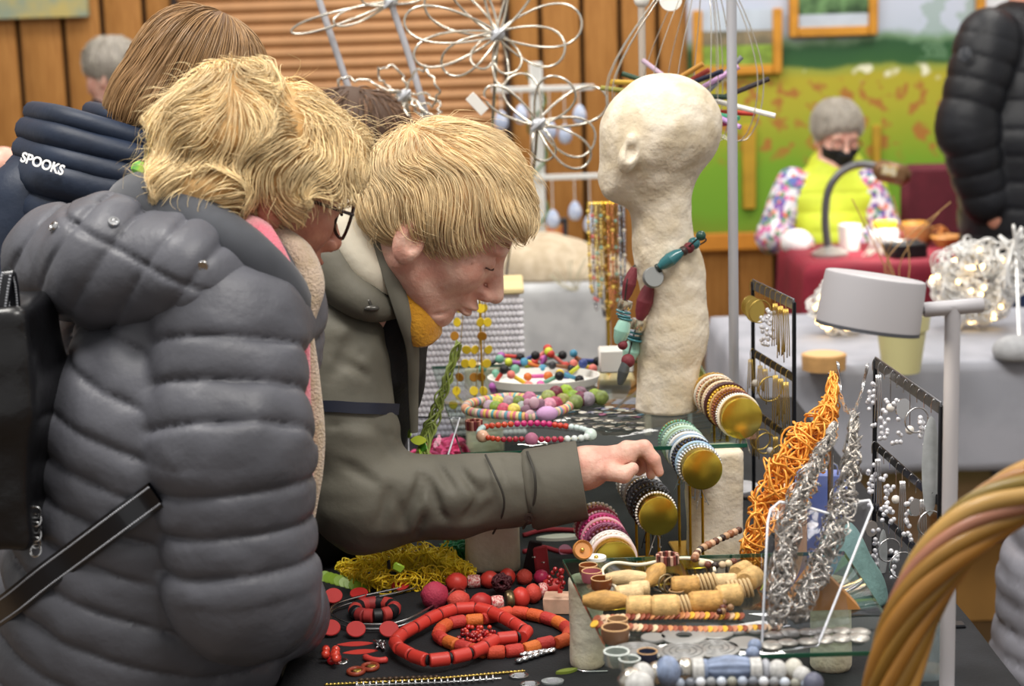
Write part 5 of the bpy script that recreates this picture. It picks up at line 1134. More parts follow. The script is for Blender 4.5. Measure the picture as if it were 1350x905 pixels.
def holder(nm, fx, fy, z, bx, by, R0, rings, tassel=True):
    f = Z(fx, fy, z); bk_ = Z(bx, by, z); ax = f - bk_; L = np.linalg.norm(ax); ax /= L; M = frame(ax)
    if L > .20: bk_ = f - ax * .20; L = .20
    o = empty('bangle_holder', (*((f + bk_) / 2)[:2], TZ), 'gold T-shaped bangle holder with ' + nm + ' bracelets', 'bangle holder', 'gold bangle holders')
    b = MB(); b.lathe([(0, 0), (R0 - .002, 0), (R0 - .002, L)], c=bk_, M=M, seg=28); mk('drum', b, M_gold2, o)
    b = MB(); b.lathe([(0, L + .0015), (R0 * .97, L + .0015), (R0 + .0008, L + .001), (R0 + .001, L - .004), (R0 - .001, L - .004)], c=bk_, M=M, seg=40); mk('end_disc', b, M_gold, o)
    b = MB(); b.lathe([(0, -.002), (R0 + .001, -.002), (R0 + .001, .003), (R0 - .002, .003)], c=bk_, M=M, seg=32); mk('end_disc', b, M_gold, o)
    for t, s_ in ((.3, -1), (.3, 1), (.75, -1), (.75, 1)):
        p = bk_ + ax * L * t + M[:, 0] * s_ * R0 * .33; b = MB(); b.tube([A(p[0], p[1], TZ), A(p[0], p[1], z - R0 * .8)], .0021, 8); mk('leg', b, M_gold2, o)
    b = MB(); cc = (f + bk_) / 2; b.box((cc[0], cc[1], TZ + .002), (.045, L * .7, .004), rot(z=math.degrees(math.atan2(ax[0], -ax[1])))); mk('base', b, M_gold2, o)
    n = len(rings)
    for k, (cn, cl, st, r_) in enumerate(rings):
        p = bk_ + ax * (.010 + (L - .020) * (n - 1 - k + .35) / n); Rr = R0 + r_ * .9
        Mt = M @ rot(x=R.uniform(-5, 5), y=R.uniform(-5, 5))
        o2 = bpy.data.objects.new('bracelet', pm('bracelet_%s_%.4f_%.4f' % (st, Rr, r_), mat('bracelet_' + cn.replace(' ', '_'), cl, .4, .5 if cn in ('gold', 'silver', 'rose gold') else 0, island=.25 if st == 'bead' else 0), lambda b_: ringmesh(b_, Rr, r_, st), True)); COL.objects.link(o2)
        o2.matrix_world = Matrix([[*Mt[0], p[0]], [*Mt[1], p[1]], [*Mt[2], p[2]], [0, 0, 0, 1]])
        tag(o2, '%s %s bracelet, %s from the disc on the %s holder' % (cn, {'smooth': 'smooth', 'bead': 'beaded', 'rope': 'twisted'}[st], ORD[k], nm), 'bracelet', 'bracelets on the ' + nm + ' holder')
        if tassel and k % 2 == 0:
            b = MB(); q = p - A(0, 0, Rr) + M[:, 0] * R.uniform(-.012, .012)
            for s_ in (-1, 1): b.tube(spl([q, q + A(s_ * R.uniform(.002, .008), 0, -.010), q + A(s_ * R.uniform(.003, .012), 0, -R.uniform(.02, .034))], 8), .0006, 4); b.ell(q + A(s_ * .006, 0, -.022), .0014, nu=6, nv=4)
            WL[o2.name] = p; me = b.mesh('cord_ends', p); me.materials.append(o2.data.materials[0]); t = bpy.data.objects.new('cord_ends', me); COL.objects.link(t); t.parent = o2; t.matrix_parent_inverse = o2.matrix_world.inverted(); t.location = p
S, B_, T_r = 'smooth', 'bead', 'rope'
holder('brown and cream', 978, 552, .960, 936, 515, .0305, [('cream', 'e9dfcc', S, .0022), ('silver', 'd0cfd0', B_, .002), ('maroon', '5e2a28', B_, .0024), ('copper', '9a5a3c', B_, .0024), ('tan', 'c3a06a', T_r, .0024), ('gold', 'd2a93a', B_, .0026), ('dark maroon', '42201f', S, .0036), ('pale pink', 'e2c4ba', B_, .0024), ('beige', 'd8c6a6', S, .0024), ('brown', '6d4a36', B_, .0026), ('sand', 'd9ccb0', T_r, .0024), ('rose gold', 'c79a80', B_, .0024), ('ivory', 'ece5d5', S, .0026), ('ochre', 'c49a44', T_r, .0024)])
holder('blue and mint', 926, 620, .912, 888, 572, .0285, [('silver', 'd2d3d6', B_, .0024), ('pale blue', 'bcd0e2', B_, .0026), ('sky blue', '9fc0dc', S, .0024), ('navy', '222c44', B_, .0030), ('dark navy', '1c2436', B_, .0026), ('ice blue', 'd5e0e8', S, .0024), ('steel blue', '8aa2ba', S, .0026), ('white', 'eceeee', S, .0026), ('grey blue', 'a9bac6', B_, .0024), ('sage', '9db8a4', S, .0024), ('mint', 'b4d4c4', S, .0028), ('pale green', 'c2d8c2', B_, .0024), ('teal grey', '7a9a96', S, .0022), ('sea green', '5e9a7c', B_, .0026)])
holder('black and silver', 868, 681, .866, 836, 632, .0270, [('white', 'e9e7e4', B_, .0022), ('black', '17181c', B_, .0032), ('jet black', '101115', S, .0028), ('charcoal', '3a3c42', B_, .0030), ('graphite', '55575d', T_r, .0036), ('dark grey', '44464a', T_r, .0032), ('silver', 'c9cacd', B_, .0026), ('pearl grey', 'bfbfc2', S, .0026), ('pale grey', 'd4d4d6', B_, .0024), ('smoke', '8f9196', S, .0026), ('off-white', 'e2ded8', B_, .0026), ('taupe', '9c9288', S, .0024), ('ash', 'b4b2ae', T_r, .0026)])
holder('pink', 811, 742, .832, 780, 680, .0285, [('blush', 'e6cfcb', S, .0030), ('cream', 'e6dcd2', T_r, .0030), ('light grey', 'cfc9c6', S, .0030), ('gold-studded plum', '5b2c3e', B_, .0034), ('plum', '6a2a48', T_r, .0032), ('mauve', '8a4a68', S, .0030), ('rose', 'c05a80', B_, .0028), ('pale rose', 'e0a8b4', S, .0028), ('magenta', 'b8286c', B_, .0030), ('hot pink', 'd0508c', S, .0026), ('light pink', 'e6b4c4', B_, .0026), ('crimson', 'a03448', S, .0028), ('dusty pink', 'c98a92', B_, .0028), ('pearl', 'e4dcd0', B_, .0034)])
# earring stands
M_bar = mat('black_metal', '14151a', .4, .4); M_gch = mat('gold_chain', 'c9ac5a', .3, .9); M_sil = mat('bright_silver', 'd6d6d8', .2, 1); M_prl = mat('pearl_white', 'ece6de', .2, coat=.5); M_dul = mat('grey_leather', 'a4a8aa', .7, var=.1, vs=60); M_rqz = mat('rose_bead', 'dba8a0', .4); M_crys = mat('crystal', 'e8e8ee', .08, .3, coat=.6)
def estand(label, l, r, ztop, bars, mk_ear, per):
    o = empty('earring_stand', (*((l + r) / 2)[:2], TZ), label, 'earring stand'); d = r - l
    for p in (l, r):
        b = MB(); b.box((p[0], p[1], (TZ + ztop) / 2), (.006, .006, ztop - TZ), b=.001); mk('post', b, M_bar, o)
        b = MB(); b.box((p[0], p[1], TZ + .003), (.07, .02, .006)); mk('foot', b, M_bar, o)
    an = math.degrees(math.atan2(d[1], d[0])); L = np.linalg.norm(d[:2])
    for k, z in enumerate(bars):
        b = MB(); b.box(((l[0] + r[0]) / 2, (l[1] + r[1]) / 2, z), (L, .003, .014 if k else .018), rot(z=an), b=.001); mk('bar', b, M_bar if k else mat('perforated_bar', '6f7176', .35, .8), o)
        for j in range(per):
            p = l + d * (j + .5) / per; mk_ear(k, j, A(p[0], p[1], z - .008) + A(-.006, -.004, 0))
def ear(kind, p, label, grp, L):
    o = empty('earring', p, label, 'earring', grp); b = MB(); hk = MB(); hk.tube(spl([p + A(.004, .003, .014), p + A(0, 0, .018), p + A(-.003, 0, .012), p + A(-.003, 0, 0)], 10), .0007, 5); mk('hook', hk, M_sil if 'silver' in grp else M_gch, o)
    q = p + A(-.003, 0, 0); ms_ = M_sil if 'silver' in grp else M_gch
    if kind == 'chain':
        for s_ in range(4): b.tube(spl([q + A((s_ - 1.5) * .002, 0, 0), q + A((s_ - 1.5) * .003, -.002, -L * .5), q + A((s_ - 1.5) * .0035, 0, -L * R.uniform(.8, 1))], 8), .0009, 5)
        mk('chains', b, ms_, o, smooth=True)
    elif kind == 'hoop':
        th = np.linspace(0, 2 * PI, 20, endpoint=False); c = q - A(0, 0, .012 + L * .2); rr = .008 + L * .15; b.tube(np.stack([c[0] + rr * np.cos(th), c[1] + .4 * rr * np.cos(th), c[2] + rr * np.sin(th)], 1), .0012, 6, closed=True); mk('hoop', b, ms_, o, smooth=True)
    elif kind == 'disc':
        c = q - A(0, 0, .008 + L * .2); b.lathe([(0, .0008), (.2 * L, .0008), (.2 * L, -.0008), (0, -.0008)], c=c, M=frame((.6, -1, .1)), seg=18); mk('disc', b, ms_, o)
    elif kind == 'pearl':
        b.tube([q, q - A(0, 0, L * .5)], .0006, 4); mk('wire', b, ms_, o); b = MB(); b.ell(q - A(0, 0, L * .5 + .005), .0062); mk('pearl', b, M_prl, o)
    elif kind == 'leaf':
        c = q - A(0, 0, L * .55); b.ell(c, (L * .10, .0016, L * .52), rot(z=R.uniform(-25, 25))); mk('leaf', b, M_dul, o)
    elif kind == 'cluster':
        for s_ in range(14): b.ell(q + A(R.uniform(-.006, .006), R.uniform(-.006, .006), -R.uniform(.2, 1) * L), .0036, nu=8, nv=6)
        mk('crystals', b, M_crys, o, smooth=True)
    elif kind == 'tassel':
        b.ell(q - A(0, 0, .012), .006); b.lathe([(.003, 0), (.008, -.012), (.009, -.02), (0, -.021)], c=q - A(0, 0, .014), seg=12); mk('tassel', b, M_rqz, o)
gl_, gr_ = W(993, 500, 2.86), W(1047, 500, 2.64); gl_[2] = gr_[2] = 0
zA = W(993, 375, 2.86)[2]
kA = [['disc', 'disc', 'hoop', 'cluster', 'cluster', 'chain', 'chain', 'chain'], ['chain', 'pearl', 'chain', 'chain', 'hoop', 'chain', 'chain', 'chain'], ['tassel', 'chain', 'hoop', 'hoop', 'pearl', 'chain', 'hoop', 'chain']]
LA = [[.09, .10, .07, .08, .07, .08, .09, .08], [.06, .06, .05, .06, .08, .09, .07, .08], [.05, .07, .06, .06, .05, .06, .06, .05]]
ROW = ['top', 'middle', 'bottom']
estand('slim black earring stand with gold earrings behind the orange necklace', gl_, gr_, zA + .004, [zA, zA - .115, zA - .215], lambda k, j, p: ear(kA[k][j], p, 'gold %s earring, %s from the left on the %s bar' % (kA[k][j], ORD[j], ROW[k]), 'gold earrings on the slim stand', LA[k][j]), 8)
bl, br = W(1153, 600, 2.52), W(1240, 600, 2.20); bl[2] = br[2] = 0; zB = W(1153, 478, 2.52)[2]
kB = [['cluster', 'chain', 'cluster', 'pearl', 'cluster', 'disc', 'pearl', 'hoop', 'cluster', 'leaf'], ['cluster', 'chain', 'cluster', 'cluster', 'pearl', 'chain', 'cluster', 'disc', 'chain', 'hoop'], ['disc', 'cluster', 'leaf', 'hoop', 'cluster', 'hoop', 'pearl', 'chain', 'cluster', 'disc']]
LB = [[.09, .08, .09, .06, .08, .07, .08, .06, .06, .13], [.08, .08, .09, .08, .06, .08, .08, .06, .08, .06], [.06, .07, .07, .06, .06, .07, .06, .06, .06, .06]]
estand('larger black earring stand with silver earrings beside the desk lamp', bl, br, zB + .004, [zB, zB - .125, zB - .22], lambda k, j, p: ear(kB[k][j], p, 'silver %s earring, %s from the left on the %s bar' % (kB[k][j], ORD[j], ROW[k]), 'silver earrings on the larger stand', LB[k][j]), 10)
# acrylic necklace stands (sheet easels)
M_acr = glassm('clear_acrylic', 'f8f9fc', 1.42, .03)
M_acre = mat('acrylic_edge', 'e8ecf4', .1, trans=.2, coat=.5)
def easel(label, poly, z0, back, off=0):
    """clear sheet outline given in pixels with its own depth per corner, plus a rear prop"""
    P = np.array([W(*q) for q in poly]); o = empty('acrylic_easel', (*P[:, :2].mean(0), z0), label, 'display stand'); n = np.cross(P[1] - P[0], P[2] - P[0]); n /= np.linalg.norm(n); c = P.mean(0); t = .0026; k = len(P)
    b = MB(); V = np.vstack([P - n * t / 2, P + n * t / 2, [c - n * t / 2], [c + n * t / 2]]); i = np.arange(k); j = (i + 1) % k
    b.add(V, np.stack([i, j, j + k, i + k], 1), np.vstack([np.stack([np.full(k, 2 * k), j, i], 1), np.stack([np.full(k, 2 * k + 1), i + k, j + k], 1)])); mk('sheet', b, M_acr, o, smooth=False)
    b = MB(); b.tube(np.vstack([P, P[:1]]), .0016, 6); mk('sheet_edge', b, M_acre, o, smooth=True)
    b = MB(); B = np.array([W(*q) for q in back]); V = np.vstack([B - A(0, .0013, 0), B + A(0, .0013, 0)]); k = len(B); i = np.arange(k); j = (i + 1) % k
    cq = np.array([V[:k].mean(0), V[k:].mean(0)]); b.add(np.vstack([V, cq]), np.stack([i, j, j + k, i + k], 1), np.vstack([np.stack([np.full(k, 2 * k), j, i], 1), np.stack([np.full(k, 2 * k + 1), i + k, j + k], 1)])); mk('prop', b, M_acr, o, smooth=False)
yb = Z(1005, 858, SH3)[1]
easel('clear acrylic necklace easel with silver wire necklaces', [(1004, 862, yb), (1012, 690, yb + .10), (1016, 672, yb + .11), (1028, 662, yb + .115), (1060, 668, yb + .11), (1100, 680, yb + .10), (1132, 662, yb + .115), (1146, 660, yb + .115), (1150, 670, yb + .11), (1078, 852, yb + .005)], SH3, [(1030, 835, yb + .09), (1048, 675, yb + .118), (1100, 675, yb + .118), (1120, 822, yb + .10)])
easel('clear acrylic easel with the green bead strand beside the bead shelf', [(538, 550, 2.62), (606, 551, 2.62), (560, 700, 2.50), (540, 690, 2.50)], TZ, [(545, 560, 2.65), (600, 560, 2.65), (590, 640, 2.72), (560, 640, 2.72)])
# storage jar by the lamp
jc = Z(1236, 930, TZ) + A(.005, .09, 0)
jr = lathe_thing('glass_jar', 'greyish glass jar with teal lid behind the lamp post', 'jar', jc, [(0, 0), (.034, 0), (.036, .01), (.036, .07), (.032, .085), (.030, .085), (.033, .07), (.033, .006), (0, .004)], mat('jar_glass', 'c9d4d6', .08, trans=.8, ior=1.3), parts=[('lid', [(0, .104), (.031, .104), (.034, .100), (.034, .084), (.031, .084)], mat('teal_lid', '5e7c84', .4, .2))])
# ------------------------------------------------------------------ jewellery
def bsph(b): b.ell((0, 0, 0), 1, nu=14, nv=9)
def bcyl(b): b.lathe([(0, -1), (.86, -1), (1, -.9), (1, .9), (.86, 1), (0, 1)], seg=16)
def bbar(b): b.lathe([(0, -1), (.45, -1), (.8, -.6), (1, 0), (.8, .6), (.45, 1), (0, 1)], seg=16)
def brib(b):
    th = np.arange(40) * 2 * PI / 40; pr = np.array([(.5, -1), (.82, -.6), (1, 0), (.82, .6), (.5, 1)]); G = np.stack([np.stack([r_ * (1 + .07 * np.cos(10 * th)) * np.cos(th), r_ * (1 + .07 * np.cos(10 * th)) * np.sin(th), 0 * th + z_], -1) for r_, z_ in [(0, -1)] + list(map(tuple, pr)) + [(0, 1)]]); b.surf(G, closed_v=True, flip=True)
def bdisc(b): b.lathe([(0, -1), (.9, -1), (1, -.5), (1, .5), (.9, 1), (0, 1)], seg=20)
def bnub(b):
    b.ell((0, 0, 0), 1, nu=18, nv=12); v = b.v[0]; b.v[0] = v * (1 + .07 * wav(v, 9, 3))[:, None]
def bwrn(b):
    b.lathe([(0, -1), (.8, -1), (1, -.8), (1.02, -.4), (1, 0), (1.02, .4), (1, .8), (.8, 1), (0, 1)], seg=20); v = b.v[0]; b.v[0] = v * (1 + .07 * wav(v, 7, 5) * A(1, 1, .2)[None].mean())[:, None] if False else v * np.stack([1 + .06 * wav(v, 8, 5), 1 + .06 * wav(v, 8, 5), 1 + 0 * v[:, 0]], 1)
SHP = dict(sph=bsph, cyl=bcyl, bar=bbar, rib=brib, disc=bdisc, nub=bnub, worn=bwrn)
_bm = {}
def BM(c, rough=.35, metal=0, **k):
    key = (c, rough, metal, tuple(sorted(k.items())))
    if key not in _bm: _bm[key] = mat('bead_' + c, c, rough, metal, **k)
    return _bm[key]
def bead(parent, shp, m, p, r, half=None, axis=(0, 0, 1), name='bead', up=(0, 0, 1), flat=1):
    h = r if half is None else half
    return inst(name, pm('bead_' + shp, m, SHP[shp], True if shp in ('sph', 'nub', 'rib') else .6), parent, p, frame(axis, up), (r, r * flat, h))
def necklace(label, path, beads, closed=True, cord=None, cr=.0012, group=None, name='necklace', cat='necklace', gap=0.0):
    """beads threaded along a path: list of (shape, material, radius, half length), repeated until the path is full"""
    path = np.asarray(path); P, L = resamp(path, 300, closed); o = empty(name, P[0], label, cat, group)
    if cord: b = MB(); b.tube(P if len(P) else P, cr, 6, closed=closed); mk('cord', b, cord, o, smooth=True)
    s = 0; i = 0
    PP = np.vstack([P, P[:1]]) if closed else P; S_ = np.linspace(0, L, len(PP))
    at = lambda s_: np.array([np.interp(s_, S_, PP[:, k]) for k in range(3)])
    tot = 0; seq = []
    while True:
        bd = beads[i % len(beads)]; h = bd[3] if bd[3] else bd[2]
        if tot + 2 * h + gap > L or len(seq) > 280: break
        seq.append((bd, tot + h)); tot += 2 * h + gap; i += 1
    k_ = L / max(tot, 1e-6) if closed else 1
    for bd, s_ in seq:
        s_ *= k_; h = bd[3] or bd[2]; t = at(min(s_ + h * .6, L)) - at(max(s_ - h * .6, 0)); bead(o, bd[0], bd[1], at(s_), bd[2], bd[3], t)
    return o
def tz(pts, z): return [Z(x, y, z) for x, y in pts]
def cc7(l, z): return [Z(420 + x / 3.857, 730 + y / 3.857, z) for x, y in l]
def cc8(l, z): return [Z(740 + x / 3.214, 730 + y / 3.214, z) for x, y in l]
def cc4(l, z): return [Z(590 + x / 5.027, 440 + y / 5.027, z) for x, y in l]
T0 = TZ + .0008
# -- plaster head necklace: run down the shoulder in front of the neck
def on_plaster(px, py, lift=.006):
    dr = W(px, py, 2.5) - CAMP; dr /= np.linalg.norm(dr); t = 2.4
    for _ in range(80):
        d = plast((CAMP + dr * t)[None])[0] - lift
        if abs(d) < .0003: break
        t += d * .7
        if t > 3.1: t = 2.74; break
    return CAMP + dr * t
pn = empty('necklace', on_plaster(862, 365), 'long teal and maroon bead necklace hung on the plaster head', 'necklace')
teal, mar, slv, mint, grys = BM('2f6a70', .25, coat=.5), BM('702a32', .6, bump=.0012, bs=3), BM('c9bfa8', .22, .9), BM('9fd0bf', .35, trans=.2), BM('8d8f8e', .4, .4)
items = [('sph', BM('274a40', .3), 924, 311, .008, None, 0), ('sph', teal, 915, 321, .010, None, 0), ('sph', mar, 908, 327, .009, None, 0), ('sph', BM('3a2a26', .4), 901, 331, .008, None, 0), ('bar', teal, 884, 342, .0115, .022, 1), ('disc', BM('26302e', .4), 868, 354, .008, .003, 1), ('disc', grys, 861, 366, .017, .006, 2), ('bar', mar, 850, 398, .0135, .030, 3), ('disc', slv, 841, 428, .013, .008, 3), ('disc', teal, 836, 438, .0135, .0018, 3), ('disc', teal, 834, 443, .0135, .0018, 3), ('disc', teal, 836, 448, .0135, .0018, 3), ('bar', mint, 832, 463, .014, .020, 3), ('sph', mar, 828, 476, .011, None, 3), ('bar', BM('5a5f60', .4, .5), 822, 490, .009, .022, 3),
         ('bar', mar, 830, 374, .0105, .026, 3), ('disc', slv, 824, 402, .012, .007, 3), ('disc', teal, 822, 411, .0125, .0018, 3), ('disc', teal, 822, 416, .0125, .0018, 3), ('bar', mint, 820, 436, .013, .022, 3), ('sph', mar, 821, 455, .008, None, 3), ('disc', teal, 824, 420, .0125, .0018, 3)]
last = None
for (s_, m_, x, y, r_, h_, a_) in items:
    p = on_plaster(x, y, r_ * .9); ax = {0: W(901, 331, 2.7) - W(924, 311, 2.7), 1: W(868, 354, 2.7) - W(901, 331, 2.7), 2: A(.2, -1, .3), 3: W(832, 463, 2.7) - W(850, 398, 2.7)}[a_]; bead(pn, s_, m_, p, r_, h_, ax)
b = MB(); b.tube(spl([on_plaster(x, y, .006) for x, y in ((924, 311), (901, 331), (868, 354), (850, 398), (836, 440), (826, 480))], 30), .0014, 6); mk('cord', b, BM('2a2422', .7), pn)
b = MB(); b.tube(spl([on_plaster(924, 311, .005), W(930, 318, YP + .02), W(905, 330, YP + .062), W(850, 345, YP + .05), on_plaster(830, 360, .006), on_plaster(822, 410, .006)], 40), .0014, 6); mk('cord', b, BM('2a2422', .7), pn)
# -- gold necklaces on a rod stand left of the plaster head
ns = empty('necklace_stand', Z(803, 508, TZ), 'gold rod necklace stand on a pale wooden base', 'necklace stand')
nc = Z(803, 508, TZ); b = MB(); b.box((nc[0], nc[1], TZ + .012), (.11, .09, .024), b=.004); mk('base', b, mat('birch_base', 'd8bf98', .6), ns)
b = MB(); zt2 = W(805, 268, nc[1])[2]; b.tube([(nc[0], nc[1], TZ), (nc[0], nc[1], zt2)], .004, 8); mk('rod', b, M_gold2, ns)
b = MB(); b.tube([(nc[0] - .035, nc[1], zt2), (nc[0] + .035, nc[1], zt2)], .004, 8); mk('crossbar', b, M_gold2, ns)
gcol = [('gold', 'c9a53a'), ('silver', 'b9b9bc'), ('pale gold', 'd6c078'), ('dark grey', '6a6a70'), ('old gold', 'a8842c'), ('multicoloured', 'c98a5a'), ('bright gold', 'dcb84a'), ('bronze', '8a6a38'), ('steel', '9a9ca4')]
for k, (cn, cl) in enumerate(gcol):
    x = nc[0] - .034 + .0085 * k; y = nc[1] - .006 - .004 * (k % 3); L_ = R.uniform(.20, .27); P = []
    for t in np.linspace(-1, 1, 26): P.append((x + .011 * t * (1 - .55 * abs(t)), y - .010 * (1 - t * t), zt2 + .004 - L_ * (1 - t * t) ** .7 * 1.0))
    m_ = BM(cl, .25, .85); sq_ = [('sph', m_, .0026 + .0006 * (k % 3), None)] * (3 + k % 4) + [('sph', BM(['e8c860', 'd06a6a', '8ab0a0', 'c9c2b4', 'd8b050'][k % 5], .3), .0042, None)] + [('bar', m_, .003, .006)] * (k % 3); necklace(cn + ' hanging chain, ' + ORD[k] + ' from the left on the gold rod stand', P, sq_, closed=False, cord=m_, cr=.0014, group='chains on the gold rod stand')
# -- red display: tube necklace
red, redd, blk = BM('c8392f', .45), BM('b02a28', .5), BM('17161a', .5)
loop = spl(cc7([(700, 285), (820, 283), (925, 320), (1005, 365), (1050, 402), (1015, 425), (905, 440), (815, 490), (700, 525), (555, 542), (440, 500), (393, 455), (430, 410), (500, 370), (590, 322)], T0 + .017), 200, True)
necklace('smooth red tube-bead necklace looped on the black cloth', loop, [('cyl', red, .0088, .0128), ('cyl', blk, .0068, .0014)], cord=blk)
corals = [BM(c, .6, bump=.0012, bs=4) for c in ('cf4a30', 'd05a2c', 'bf3a34', 'd8702e', 'c43a30')]
loop = spl(cc7([(985, 300), (1100, 315), (1215, 350), (1272, 398), (1240, 445), (1150, 458), (1060, 485), (940, 500), (840, 500), (700, 465), (612, 420), (645, 368), (730, 345), (820, 338), (900, 318)], T0 + .0085), 200, True)
necklace('knobbly orange-red coral tube necklace under the smooth red one', loop, [('worn', corals[k % 5], .0086, .0115) for k in range(10)], cord=blk)
# red berries pile
bp = empty('bead_cluster', Z(627, 838, T0), 'pile of tiny red berry beads inside the red loops', 'beads'); brm = [BM(c, .2, coat=.5) for c in ('b81f24', 'd0402f', '8f1a20')]
for k in range(56):
    x, y = 800 + 95 * R.uniform(-1, 1), 412 + 36 * R.uniform(-1, 1); bead(bp, 'sph', brm[k % 3], cc7([(x, y)], T0 + .0035 + .007 * R.random() * (k % 3) / 2)[0], R.uniform(.0026, .0040))
# large mixed red bead necklace
mx = empty('necklace', Z(640, 785, T0), 'chunky mixed red bead necklace with a purple ball and dotted beads', 'necklace'); pur = BM('a8304a', .7, bump=.0012, bs=6); dot = BM('b8333a', .5, c2='e6c4ba', vs=3.2); org = BM('c9473a', .6, bump=.0012, bs=5); pnk = BM('c02f58', .35); brz = BM('6e5f44', .35, .8)
chunk = [('nub', pur, 590, 205, .0195, .0195), ('nub', org, 712, 232, .0145, .016), ('nub', redd, 825, 240, .0135, .0155), ('disc', dot, 908, 246, .011, .008), ('disc', brz, 972, 232, .0145, .005), ('sph', red, 1028, 218, .0155, .0130), ('nub', org, 1090, 195, .0140, .012), ('disc', dot, 1140, 182, .0115, .005), ('worn', redd, 1185, 165, .012, .012), ('nub', red, 700, 140, .0145, .016), ('disc', dot, 790, 135, .010, .009), ('nub', red, 870, 125, .0130, .014), ('sph', red, 960, 112, .0130, .012), ('nub', org, 1046, 112, .0118, .0118), ('sph', pnk, 1132, 112, .0110, .0110)]
pts = {}
for (s_, m_, x, y, r_, h_) in chunk: bead(mx, s_, m_, cc7([(x, y + 8)], T0 + r_ * .98)[0], r_, h_, (1, .18 if y > 150 else .05, 0))
b = MB(); b.tube(spl(cc7([(600, 205), (712, 232), (825, 240), (972, 232), (1090, 195), (1185, 165), (1200, 130), (1132, 112), (960, 115), (790, 135), (700, 140), (600, 190)], T0 + .012), 60), .0016, 6); mk('cord', b, blk, mx)
# dark flower on it
fl = empty('fabric_flower', cc7([(930, 150)], T0)[0], 'dark maroon ruffled fabric flower on the red bead necklace', 'flower ornament'); pp = cc7([(930, 150)], T0 + .020)[0]
for k in range(9):
    a = k * .7; b = MB(); Mx = frame(A(math.cos(a), -1.2, .4 + math.sin(a))); th = np.linspace(0, 2 * PI, 20); G = np.stack([pp + Mx @ A(.0 + q * (.013 + .002 * math.sin(5 * t)) * math.cos(t), q * .013 * math.sin(t), .006 * q * q + .002 * math.sin(6 * t)) for q in (.05, .5, 1) for t in th]).reshape(3, 20, 3); b.surf(G); o_ = mk('petal', b, BM('4a1a22', .6), fl, smooth=True); o_.modifiers.new('t', 'SOLIDIFY').thickness = .0012
# berry clip and block at right
bl_c = Z(737, 812, T0); b = MB(); b.box(bl_c + A(0, .02, .0115), (.040, .034, .023), rot(z=-6), b=.0015); mk('wood_block', b, mat('pale_wood', 'd3ad94', .6, var=.08, vs=60), label='small pale wooden block beside the front glass shelf', cat='wood block')
bc = empty('berry_pin', cc7([(1228, 180)], T0)[0], 'red berry pin with a flat stem leaning on the wooden block', 'pin'); 
for k in range(16): bead(bc, 'sph', brm[2], cc7([(1215, 130)], T0 + .052)[0] + A(R.uniform(-.012, .012), R.uniform(-.008, .008), R.uniform(-.012, .014)), .0034)
b = MB(); b.box(cc7([(1228, 200)], T0 + .023)[0], (.0065, .004, .045), rot(y=4), b=.001); mk('stem', b, redd, bc)
# silver double wire necklace with red discs
sw = empty('necklace', Z(480, 820, T0), 'silver double-wire necklace with matt red discs', 'necklace'); wp = spl(cc7([(720, 140), (600, 145), (380, 200), (200, 240), (80, 280), (62, 325), (150, 372), (280, 380), (400, 370), (500, 330), (620, 260), (705, 185)], T0 + .006), 90)
for dz in (-.0022, .0022): b = MB(); b.tube(wp + A(0, dz * 1.4, dz + .002), .0018, 6); mk('silver_wire', b, M_sil, sw, smooth=True)
for x, y, rz in ((190, 385, 20), (358, 385, -10), (62, 378, 40), (205, 202, 70), (415, 160, 75), (75, 215, 30)): b = MB(); b.lathe([(0, .0012), (.0125, .0012), (.0132, 0), (.0125, -.0012), (0, -.0012)], c=cc7([(x, y)], T0 + .012)[0], M=frame(A(.1, -.7, 1) if rz < 60 else A(0, -.3, 1)), seg=22); mk('red_disc', b, redd, sw)
b = MB(); b.tube([cc7([(722, 118)], T0 + .006)[0], cc7([(742, 200)], T0 + .006)[0]], .0022, 6); mk('clasp_bar', b, M_sil, sw)
# red and black bangle
bg = empty('bangle', cc7([(285, 300)], T0)[0], 'red and black segmented bangle lying inside the silver wires', 'bangle'); c0 = cc7([(285, 285)], T0 + .0100)[0]
for k in range(14):
    a = 2 * PI * k / 14; bead(bg, 'worn', [BM('a83230', .6), blk, BM('b03a34', .6), blk, BM('922c2c', .6)][k % 5], c0 + A(.0268 * math.cos(a), .0268 * math.sin(a), 0), .0096, .0066, (-math.sin(a), math.cos(a), 0))
def leafp(name, label, cat, c, L, w, ang, m, t=.0015, tilt=0, group=None):
    b = MB(); n = 16; u = np.linspace(0, 1, n); hw = w * np.sin(PI * u) ** .8; pl = np.vstack([np.stack([(u - .5) * L, hw], 1), np.stack([(u - .5)[::-1][1:-1] * L, -hw[::-1][1:-1]], 1)]); b.prism(pl, 0, t, rot(z=ang) @ rot(x=tilt), c); return mk(name, b, m, label=label, cat=cat, group=group)
leafp('leaf_earring', 'upper red lacy leaf earring near the jacket sleeve', 'earring', cc7([(185, 465)], T0)[0], .048, .0085, 3, corals[2]); leafp('leaf_earring', 'lower red lacy leaf earring near the jacket sleeve', 'earring', cc7([(212, 505)], T0)[0], .046, .0085, 8, corals[4])
be = empty('berry_earring', cc7([(60, 520)], T0)[0], 'red berry cluster earring next to the jacket sleeve', 'earring')
for k in range(14): bead(be, 'sph', brm[k % 2], cc7([(55 + 42 * R.uniform(-1, 1), 518 + 30 * R.uniform(-1, 1))], T0 + .0055 + .009 * (k % 2))[0], .0056)
b = MB(); b.ell(cc7([(110, 548)], T0 + .0015)[0], (.0105, .012, .0015)); mk('silver_oval', b, M_sil, be)
